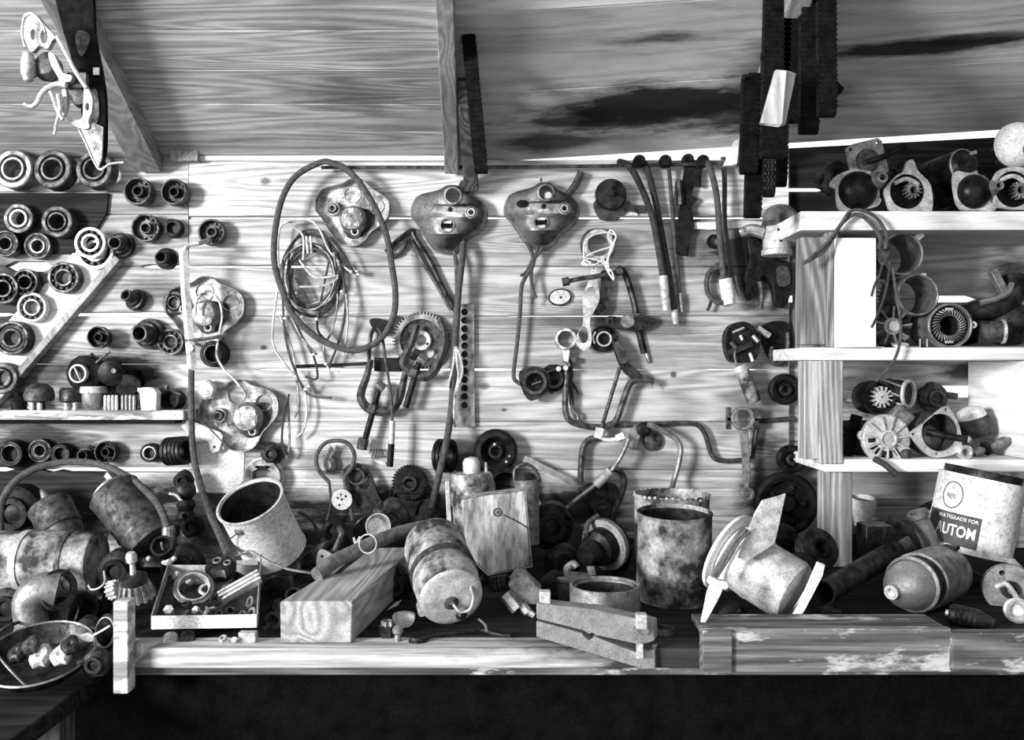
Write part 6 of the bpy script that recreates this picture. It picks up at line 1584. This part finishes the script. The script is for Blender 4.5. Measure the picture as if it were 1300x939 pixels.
def small(kind, px, t, label, z=None, group=GB, s=1.0, mat=None):
    x, y, t_ = inbox(px, t, .008) if z is None else (px, CY+(H-z)/K(t), t)
    th = T({'bolt': 'bolt', 'nut': 'hex_nut', 'washer': 'washer', 'clip': 'spring_clip', 'stub': 'pipe_stub'}[kind], label, kind, x, y, t_, axis=(rs.uniform(-.7, .7), -rs.uniform(.2, 1), rs.uniform(.3, 1)), roll=rs.uniform(0, 360), group=group)
    if kind == 'bolt': 
        th.part('head', MB().hexnut(6*s, 0, 5*s), mat); th.part('shank', MB().cyl(3*s, -14*s, 0, 12), mat)
    elif kind == 'nut': th.one(MB().hexnut(7*s, 0, 6*s, 3.6*s), mat, .5)
    elif kind == 'washer': th.one(MB().ring(8*s, 4*s, 0, 2*s, 20), mat)
    elif kind == 'clip': th.one(MB().tube([(-8*s, 0, 0), (-3*s, 6*s, 1), (3*s, 4*s, 2), (7*s, -4*s, 1)], 1.6*s, 6), mat)
    else: th.one(MB().ring(6*s, 4*s, -14*s, 2*s, 18), mat)
    return th
used = set()
for i, (px, t) in enumerate(slots):
    d_, mt, kd = KX[(i*3) % 5]; w_ = WH[i % 10]
    adj = '' if i < 10 else 'second '
    small(kd, px, t, '%s%s %s of the scrap box' % (adj, d_, w_), mat=mt, s=rs.uniform(.9, 1.4))
# loose things below/around the box
th = thing('rubber_mount', 'pale stub standing under the front edge of the scrap box', 'mount', 216, 812, .765, axis=(.3, -1, .2)); th.one(MB().lathe([(.0001, -14), (9, -14), (10, -2), (8, 2), (.0001, 3)], 20), M_LITE)
th = thing('rubber_mount', 'dark stub beside the pale one under the scrap box', 'mount', 238, 810, .76, axis=(.3, -1, .2)); th.one(MB().lathe([(.0001, -14), (9, -14), (10, -2), (8, 2), (.0001, 3)], 20), M_DARK)
th = up('square_washer', 'pale little block at the right front corner of the scrap box', 'block', 315, .765); th.one(MB().box(-11, 11, -5, 6, 0, 13), M_LITE, 1)
small('nut', 284, .775, 'pale nut on the bench edge in front of the scrap box', z=ZB+.006, group=None, mat=M_LITE, s=.8)
small('bolt', 298, .775, 'pale bolt on the bench edge in front of the scrap box', z=ZB+.006, group=None, mat=M_LITE, s=.7)
th = thing('carton_flap', 'torn grey carton flap behind the scrap box', 'carton', 303, 720, .46, roll=4, axis=(0, -1, .4)); th.one(MB().box(-26, 24, -9, 9, -2, 0), M_CARD, .4)
# dark small parts between can and block
for i, (px, t, l) in enumerate(((352, .60, 'dark bolt between the scrap box and the timber block'), (372, .52, 'dark stub behind the left side of the timber block'), (344, .70, 'dark nut touching the timber block on its left'), (362, .45, 'dark clip under the paint-spattered can'), (385, .40, 'dark washer under the thick curved hose'))):
    small(('bolt', 'stub', 'nut', 'clip', 'washer')[i], px, t, l, z=ZB+.012, group=None, mat=(M_DARK, M_IRON)[i % 2], s=1.8)
lump('dark casting below the paint-spattered can', 350, 752, .50, [(-10, 4, 0), (-22, 8, 4)], 20, M_BLACK)

# ================================================================== SHELF CONTENTS
def zone(y, t): return t
# row 1 (shelf surface seen edge on at y 441)
th = thing('field_housing', 'empty round housing at the top left of the middle compartment', 'housing', 1146, 322, .20)
th.part('shell', MB().ring(27, 24.5, -60, 0, 44, b=.6), M_GREY)
th.part('lug', MB().pos(22, 22, -3, rz=45).box(-4, 6, -4, 4, -4, 2), M_LITE, bev=.6)
th = thing('field_housing', 'empty round housing below right of the first one', 'housing', 1166, 374, .22)
th.part('shell', MB().ring(26.5, 24, -60, 0, 44, b=.6), M_GREY)
m = MB()
th.part('notch_tab', MB().pos(8, 25.5, -2).box(-3, 3, -2, 2, -3, 1), M_LITE, bev=.4)
th = thing('wound_housing', 'round housing with copper windings visible inside, lowest of the three', 'housing', 1207, 413, .22)
th.part('shell', MB().ring(28.5, 25.5, -55, 0, 46, b=.6), M_GREY)
m = MB()
for i in range(30):
    a = 2*PI*i/30; m.tube([(13*math.cos(a), 13*math.sin(a), -4), (18*math.cos(a+.15), 18*math.sin(a+.15), -2), (22*math.cos(a+.3), 22*math.sin(a+.3), -5)], .9, 5, 3)
th.part('winding', m, M_GREY)
th.part('core', MB().ring(25, 12, -50, -5, 36), M_BLACK)
th.part('ear', MB().pos(30, 1, -4).ring(4.5, 1.8, 0, 3, 18), M_LITE)
for a in (92, -92): th.part('clip', MB().pos(21*math.cos(R(a)), 21*math.sin(R(a)), -3).box(-5, 5, -1.6, 1.6, 0, 2), M_CHROME, bev=.4)
th = thing('wire_reel', 'white ribbed reel behind the hanging plug in the middle compartment', 'reel', 1118, 362, .12)
for r in (22, 18, 13, 8): th.part('turn', MB().ring(r, r-2.6, -4-(22-r)*.4, 0, 34), M_WHITE)
th.part('hub', MB().pos(14, -20, 3).ring(5, 2, 0, 3, 16), M_WHITE)
th = thing('cooling_fan', 'dark finned fan rotor on the shelf right of the white board', 'fan', 1132, 414, .20)
th.part('disc', MB().lathe([(.0001, -10), (26, -10), (27, -6), (14, -2), (.0001, -2)], 36), M_DARK)
for i in range(9):
    a = 2*PI*i/9; th.part('blade', MB().pos(0, 0, -4, rz=40*i).hexa([(10, -1, 0), (26, -3, 0), (10, 1.5, 0), (26, 1, 0), (10, -1, 6), (25, 1, 7), (10, 1.5, 6), (25, 4, 7)]), M_GREY, bev=.3)
th.part('hub', MB().lathe([(11, -4), (11, 3), (8, 5), (7, 9), (.0001, 10)], 24), M_LITE)
th = thing('cable_plug', 'grey two pin plug hanging in front of the white reel', 'plug', 1121, 326, .25)
th.part('body', MB().plate([(-9, 12), (9, 12), (10, 4), (4, -8), (0, -12), (-4, -8), (-10, 4)], -8, 0), M_IRON, bev=1)
th.part('lead', MB().tube(rel(th, [(1116, 316), (1117, 300), (1100, 278), (1085, 272), (1070, 282), (1058, 300), (1046, 318), (1020, 334)], .27), 2.6, 8), M_HOSE)
th.part('lead', MB().tube(rel(th, [(1124, 316), (1126, 300), (1116, 280), (1098, 268), (1080, 268), (1068, 284), (1050, 308), (1030, 326)], .275), 2.2, 8), M_HOSE)
th = thing('flex_cord', 'long thin flex running from the grey plug down to the lower compartment', 'cord', 1120, 340, .255)
th.part('cord', MB().tube(rel(th, [(1120, 338), (1116, 350), (1110, 362), (1106, 376)], .255), 1.8, 8), M_CABLE)
th.part('cord', MB().tube(rel(th, [(1130, 332), (1128, 350), (1124, 372), (1118, 390), (1110, 408), (1106, 416)], .255), 1.8, 8), M_CABLE)
th.part('cord', MB().tube(rel(th, [(1134, 340), (1136, 360), (1141, 390), (1144, 420), (1140, 445), (1132, 462), (1120, 476), (1112, 484)], .265), 2.0, 8), M_HOSE)
th = thing('white_saucer', 'small white oval piece at the foot of the fan rotor', 'disc', 1142, 437, .20, axis=(0, -.3, 1)); th.one(MB().lathe([(.0001, -3), (10, -2), (11, 1), (.0001, 2)], 22), M_WHITE)
th = thing('exhaust_manifold', 'dark curved manifold casting with a flange, right side of the middle compartment', 'manifold', 1262, 365, .16)
th.part('runner', MB().tube([(-46, -36, 0), (-20, -30, 2), (6, -22, 2), (24, -8, 0), (30, 12, -8)], lambda u: 12+4*u, 14), M_DARK)
th.part('flange', MB().pos(4, 2, 6, rz=-62).box(-22, 14, -5, 5, -4, 6), M_GREY, bev=1.4)
th.part('ridge', MB().tube([(-24, -20, 12), (-8, -16, 14), (10, -8, 12), (18, 4, 8)], 4.2, 8), M_GREY)
th = thing('solenoid_can', 'dark cylinder with a bright rim standing at the right of the middle compartment', 'cylinder', 1252, 421, .20, axis=(1, -.25, 0))
th.part('can', MB().lathe([(.0001, -8), (14, -8), (14, 18), (.0001, 18)], 28), M_IRON); th.part('rim', MB().ring(15.5, 12, 17, 21, 28), M_CHROME)
th = thing('round_casting', 'dark rounded casting at the right edge of the middle compartment', 'casting', 1294, 410, .18)
th.part('body', MB().lathe([(.0001, 4), (10, 3), (22, -3), (28, -14), (28, -34), (.0001, -36)], 32), M_DARK)
lump('black casting behind the manifold in the middle compartment', 1230, 420, .05, [(-4, 8, 0), (10, 18, 4)], 18, M_BLACK, group=None)
for x, l in ((1168, 'tiny bright pin standing behind the fan rotor'), (1177, 'tiny pin just left of the wound housing')):
    th = thing('small_pin', l, 'pin', x, 436, .2, axis=(0, 0, 1)); th.one(MB().cyl(1.3, -4, 6, 8), M_SHINE)

# row 2
def star_gear(name, label, px, py, t, r, axis=(0, -1, 0)):
    th = thing(name, label, 'gear', px, py, t, axis=axis)
    th.part('housing', MB().lathe([(.0001, -36), (r, -36), (r+1, -3), (r, 0), (r-1.6, 0), (r-2.2, -18), (.0001, -18)], 38), M_DARK)
    th.part('star_wheel', MB().pos(r*.22, 1, -10).plate(gear2(r*.38, r*.66, 13), 0, 9, [circ(1.6, n=10)]), M_LITE, bev=.4)
    return th
star_gear('drive_housing', 'round dark housing with a pale star wheel, top left of the lower compartment', 1116, 505, .17, 21)
th, Ln = TA('armature', 'short armature with dark slanting slots behind the star wheel', 'armature', (1126, 498, .12), (1160, 500, .17))
th.part('core', MB().lathe([(.0001, 0), (18, 0), (18, 26), (.0001, 26)], 30), M_BLACK)
for i in range(9):
    a = 2*PI*i/9; th.part('slot_bar', MB().tube([(18.3*math.cos(a), 18.3*math.sin(a), 0), (18.3*math.cos(a+.5), 18.3*math.sin(a+.5), 26)], 1.6, 6, 3), M_GREY)
th.part('end_ring', MB().ring(18.5, 14, 26, 30, 30), M_LITE)
th = thing('bracket_block', 'pale worn square block in the middle of the lower compartment', 'block', 1146, 530, .20, roll=-42)
th.one(MB().box(-13, 13, -14, 12, -14, 0), M_GREY, 2.5)
th = thing('alternator_end', 'pale spoked alternator end with a large hub at the front of the lower compartment', 'alternator', 1127, 557, .215)
th.part('disc', MB().lathe([(.0001, -14), (28, -14), (31, -11), (31, -4), (29, -2), (12, -1), (.0001, -1)], 44), M_LITE)
th.part('hub', MB().lathe([(11.5, -2), (11.5, 4), (9, 5), (7, 3), (.0001, 3)], 28), M_LITE)
for i in range(11):
    th.part('spoke', MB().pos(0, 0, 0, rz=360/11*i+8).box(11, 29.5, -.9, .9, -2, 2.4), M_LITE, bev=.4)
for i in range(6):
    a = R(185+24*i); th.part('vent_slot', MB().pos(20*math.cos(a), 20*math.sin(a), -1.2, rz=185+24*i).box(-4.5, 4.5, -2.6, 2.6, 0, .8), M_BLACK)
th.part('ear', MB().pos(-29, 4, -6).ring(7, 3, -3, 4, 18), M_LITE)
th = thing('flange_plate', 'pale three cornered flange with a big round opening in the lower compartment', 'flange', 1192, 545, .225)
hole = circ(24, 2, -4, 34)
th.part('flange', MB().plate(sm2(pl(th, [(1201, 516), (1206, 518), (1218, 540), (1221, 565), (1212, 576), (1196, 580), (1184, 580), (1170, 570), (1157, 553), (1157, 549), (1172, 538), (1195, 519)], .225), 3), -6, 0, [hole, circ(2.2, 9, 25, 10), circ(2.2, -32, -6, 10), circ(1.6, -3, -31, 10)]), M_LITE, bev=.8)
th.part('barrel', MB().pos(2, -4, 0).lathe([(24.5, -2), (24.5, -50), (.0001, -50)], 36), M_IRON)
th.part('inner_casting', MB().pos(2, -16, -30).lathe([(.0001, 10), (8, 8), (18, 0), (20, -14)], 24, jit=.2), M_GREY)
th.part('shaft', MB().tube([(-8, -4, -14), (8, -8, -2), (32, -12, 8)], 4.5, 10, 1), M_BLACK)
th.part('shaft_end', MB().pos(33, -12, 8).ball(0, 0, 0, 4.6, 10), M_LITE)
th = thing('ring_nut', 'pale ring nut in front of the shaft, beside the three cornered flange', 'nut', 1227, 574, .235); th.one(MB().ring(9, 5, -10, 0, 26), M_CHROME)
th, Ln = TA('squat_cylinder', 'dark squat cylinder with a white top leaning at the right of the flange', 'cylinder', (1242, 552, .12), (1232, 524, .12))
th.part('body', MB().lathe([(.0001, 0), (18, 0), (20, 4), (20, 20), (18, 24), (.0001, 24)], 28), M_IRON)
th.part('top', MB().lathe([(18, 23), (15, 34), (8, 37), (.0001, 38)], 26), M_WHITE)
th, Ln = TA('coupling_shaft', 'pale stepped shaft lying at the right bottom of the lower compartment', 'shaft', (1236, 576, .18), (1284, 556, .18))
th.part('shaft', MB().lathe([(.0001, 0), (7, 0), (7, 10), (4, 12), (4, 30), (6, 31), (6, 44), (2, 50), (.0001, 50)], 18), M_GREY)
th.part('collar', MB().lathe([(4, 14), (9, 15), (9, 20), (4, 21)], 18, True), M_DARK)
rod('bent_lever', 'dark lever leaning on the right inner side of the lower compartment', 'lever', [(1298, 490), (1288, 510), (1280, 528), (1290, 550), (1298, 568)], 4.5, M_DARK, .15)
lump('black casting behind the flange in the lower compartment', 1186, 505, .03, [(14, 4, 0), (28, 2, 2)], 19, M_IRON, group=None)
lump('black casting in the right rear of the lower compartment', 1262, 566, .06, [(-4, 4, 0), (10, 12, 2)], 14, M_BLACK, group=None)
th = thing('tooth_belt', 'black ribbed strip standing at the left of the lower compartment', 'strip', 1082, 556, .17, roll=-14)
th.part('band', MB().box(-7, 6, -24, 30, -5, 0), M_RUBBER)
m = MB()
for i in range(13): m.box(-7, 6, -24+i*4.2, -22+i*4.2, 0, 1.6)
th.part('ribs', m, M_RUBBER)
rod('short_stick', 'dark stick poking out over the edge of the lowest shelf', 'stick', [(1110, 582), (1124, 590), (1138, 602)], 4, M_IRON, .26)
th = thing('rubber_plug', 'small dark plug right of the spoked alternator end', 'plug', 1154, 577, .22, axis=(.6, -1, 0)); th.one(MB().lathe([(.0001, -12), (6, -12), (7, -2), (5, 1), (.0001, 1.5)], 18), M_IRON)
for x, y, l in ((1078, 508, 'tiny bright chip in the dark upper left of the lower compartment'), (1086, 525, 'smaller bright chip below it in the lower compartment')):
    th = thing('metal_chip', l, 'chip', x, y, .01); th.one(MB().plate([(-4, -1), (2, -2), (4, 1), (-2, 2)], 0, 1.4), M_CHROME)

M_GLOSS = metal('glossy_black_enamel', .006, .03, .18, .5, 30, .3, .1)
# top of the shelf unit (surface at y 269, t .24)
def starter_nose(label, px, py, t, r, noseoff, ears, kind=0, mat=M_LITE):
    th = thing('nose_housing', label, 'starter housing', px, py, t)
    o = sm2(ears, 3)
    th.part('flange', MB().plate(o, -6, 0, [circ(r, n=34)]), mat, bev=.8)
    if kind == 0:
        th.part('dome', MB().lathe([(r, -4), (r*.98, 2), (r*.8, 10), (r*.4, 15), (.0001, 16)], 36), M_GLOSS)
        th.part('snout', MB().pos(noseoff[0], noseoff[1], 0).lathe([(r*.5, -2), (r*.42, 8), (r*.32, 14), (r*.28, 22), (r*.26, 23), (r*.16, 23), (r*.15, 16)], 24), M_GREY)
    else:
        th.part('cavity', MB().lathe([(r, -2), (r, -24), (.0001, -24)], 34), M_BLACK)
        th.part('gear', MB().pos(*noseoff, -14).plate(gear2(r*.34, r*.5, 13), 0, 10, [circ(r*.2, n=14)]), M_GREY, bev=.4)
        th.part('blade', MB().tube([(-r*.7, r*.5, -4), (0, r*.75, -2), (r*.7, r*.45, -4)], 3, 8), mat)
    return th
starter_nose('flanged dome housing with a small snout standing at the left end of the top shelf', 1089, 242, .20, 25, (22, 12), [(-32, 14), (-22, 22), (-6, 27), (10, 26), (24, 20), (27, 6), (28, -8), (30, -12), (24, -20), (4, -24), (-6, -26), (-22, -24), (-26, -10), (-27, 2), (-34, 6)])
starter_nose('pale flanged housing with a toothed gear inside, second on the top shelf', 1152, 243, .21, 22, (10, 3), [(-28, 4), (-14, 20), (-4, 26), (0, 38), (8, 40), (14, 26), (30, 8), (31, -26), (12, -26), (-18, -26), (-26, -10)], 1)
starter_nose('flanged dome housing with a white rimmed snout, third on the top shelf', 1237, 243, .21, 22, (19, 3), [(-25, 24), (-10, 24), (12, 20), (24, 6), (28, -10), (26, -24), (4, -24), (-16, -22), (-24, -4)])
starter_nose('pale flanged housing with a white arched blade at the right end of the top shelf', 1287, 240, .22, 23, (12, 0), [(-24, 16), (-14, 26), (8, 28), (26, 20), (28, -22), (-18, -23), (-27, -4)], 1)
th = thing('square_flange', 'grey square flange with a dark shaft through it, above the dome housing', 'flange', 1101, 204, .19, roll=14)
th.part('plate', MB().plate([(-22, 22), (-14, 25), (20, 25), (24, 20), (24, -18), (18, -24), (-16, -24), (-24, -16)], -5, 0, [circ(2.4, 18, 19, 12), circ(2.4, -17, 19, 12)]), M_GREY, bev=1)
th.part('boss', MB().pos(0, 0, 0).lathe([(15, 0), (14, 4), (8, 6), (.0001, 6)], 28), M_IRON)
th.part('shaft', MB().tube([(-4, -2, 5), (14, -2, 12), (42, 4, 22)], 3.6, 10, 1), M_BLACK)
lump('black casting behind the dome housing on the top shelf', 1062, 226, .06, [(-14, 4, 0), (-26, -6, 2)], 22, M_BLACK, group=None)
lump('dark casting between the square flange and the second housing', 1130, 222, .12, [(8, 8, 0), (14, 16, 2)], 15, M_DARK, group=None)
th, Ln = TA('starter_barrel', 'long black motor barrel lying behind the third housing on the top shelf', 'motor', (1200, 218, .10), (1262, 196, .24))
th.part('barrel', MB().lathe([(.0001, -40), (20, -40), (21, -36), (21, 30), (.0001, 30)], 36), M_BLACK)
th.part('end', MB().lathe([(19, 30), (20, 32), (16, 38), (6, 40), (5, 46), (.0001, 46)], 32), M_DARK)
th.part('rim', MB().ring(21.5, 18.5, 29, 32, 36), M_SHINE)
for a in (1.2, -1.2): th.part('stud', MB().tube([(14*math.cos(a), 14*math.sin(a), 36), (14*math.cos(a), 14*math.sin(a), 46)], 2.4, 8, 1), M_CHROME)
th = thing('lamp_dome', 'big white dome lying on top of the barrels at the far right', 'dome', 1296, 182, .16)
th.part('dome', MB().lathe([(.0001, 16), (12, 14), (22, 8), (28, -2), (29, -10), (.0001, -12)], 36), M_WHITE)
th.part('socket', MB().pos(4, -10, 12).ring(10, 5, 0, 12, 24), M_GREY)
th, Ln = TA('starter_barrel', 'second black motor barrel behind the right end of the top shelf', 'motor', (1262, 212, .06), (1330, 190, .12))
th.part('barrel', MB().lathe([(.0001, 0), (22, 0), (23, 4), (23, Ln), (.0001, Ln)], 32), M_BLACK)
lump('black casting between the second and third housing on the top shelf', 1196, 246, .08, [(6, 8, 0), (14, 14, 2)], 20, M_BLACK, group=None)

# ================================================================== UPPER LEFT HANGING CLUSTER
TH = .80
th = thing('hanging_strap', 'broad dark strap hanging at the upper left, its pointed end over the top bearings', 'strap', 110, 100, TH)
o = pl(th, [(62, -60), (112, -60), (120, 40), (130, 95), (134, 130), (134, 185), (130, 204), (126, 210), (118, 200), (106, 168), (100, 120), (92, 80), (75, 20)], TH)
th.part('strap', MB().plate(sm2(o, 3), -7, 0), M_RUBBER, bev=1.2)
th.part('tip', MB().plate(pl(th, [(104, 165), (120, 156), (133, 162), (131, 203), (126, 214)], TH), 0, 3), M_GREY, bev=.8, label='worn pale tip')
th.part('buckle', MB().pos(14, 8, 2).box(-4, 4, -5, 5, 0, 3), M_CHROME, bev=.8)
th.part('patch', MB().plate(sm2(pl(th, [(98, 40), (114, 44), (112, 60), (104, 72), (98, 60)], TH)), 0, 1.6), M_IRON)
th.part('patch', MB().plate(sm2(pl(th, [(114, 118), (124, 116), (126, 150), (117, 158)], TH)), 0, 1.6), M_IRON)
th = thing('carburettor_linkage', 'pale tangled carburettor linkage hanging at the upper left in front of the strap', 'linkage', 80, 90, .86)
w_ = lambda pts, tt=.86: [tuple(v) for v in rel(th, pts, tt)]
th.part('upper_lobe', MB().plate(sm2(pl(th, [(29, 20), (38, 15), (48, 20), (58, 33), (70, 46), (66, 52), (60, 62), (50, 58), (40, 66), (32, 52), (28, 36)], .86), 3), -8, 0, [circ(4.6, -24, 44, 16, 9), circ(3, -38, 46, 12, 7)]), M_LITE, bev=1.5)
th.part('ring', MB().tube(w_([(32, 60), (28, 40), (32, 22), (42, 18), (52, 28), (58, 42)], .875), 1.6, 8), M_LITE)
th.part('knob', MB().pos(-43, 3, 0).lathe([(.0001, 8), (6, 6), (10, 0), (10, -8), (.0001, -10)], 22), M_GREY, label='pale knob')
th.part('float_bowl', MB().pos(-24, 8, -4).lathe([(.0001, 8), (12, 5), (18, -3), (16, -14), (.0001, -18)], 24, jit=.1), M_IRON)
th.part('bulb', MB().pos(-42, 4, 4, rx=90).lathe([(.0001, -20), (6, -17), (8.5, -6), (8.5, 8), (5, 18), (.0001, 20)], 20), M_LITE)
th.part('link_rod', MB().tube(w_([(72, 46), (84, 68), (98, 94), (110, 112)], .87), 2.6, 8), M_LITE)
th.part('bridge', MB().plate(sm2(pl(th, [(62, 68), (70, 70), (80, 92), (92, 96), (90, 104), (82, 106), (86, 122), (84, 142), (80, 146), (80, 120), (74, 98), (66, 84)], .86), 3), -6, 2), M_LITE, bev=1)
th.part('barrel', MB().pos(18, -32, -6, rz=8).lathe([(.0001, 6), (10, 4), (12, -6), (11, -18), (.0001, -20)], 20).pos(12, -8, -6).box(-10, 14, -12, 8, -8, 0), M_IRON)
th.part('lower_plate', MB().plate(sm2(pl(th, [(108, 108), (114, 116), (118, 126), (117, 142), (113, 152), (114, 162), (106, 164), (96, 160), (86, 152), (88, 149), (98, 153), (105, 148), (106, 130)], .86), 3), -5, 1, [circ(2.4, 31, -46, 12, 5)]), M_LITE, bev=1)
th.part('curved_lever', MB().tube(w_([(84, 108), (72, 107), (60, 112), (52, 120), (47, 130), (40, 135), (31, 132)], .87), lambda u: 3.8-1.2*u, 10), M_LITE)
th.part('claw', MB().tube(w_([(64, 116), (68, 126), (72, 138), (80, 152)], .87), 2.4, 8), M_LITE)
th.part('claw', MB().tube(w_([(74, 120), (76, 140), (72, 155), (69, 171)], .87), lambda u: 2.8-1.2*u, 8), M_LITE)
th.part('wire', MB().tube(w_([(98, 160), (108, 180), (118, 202), (127, 215), (140, 208), (157, 206)], .85), 1.4, 6), M_LITE)
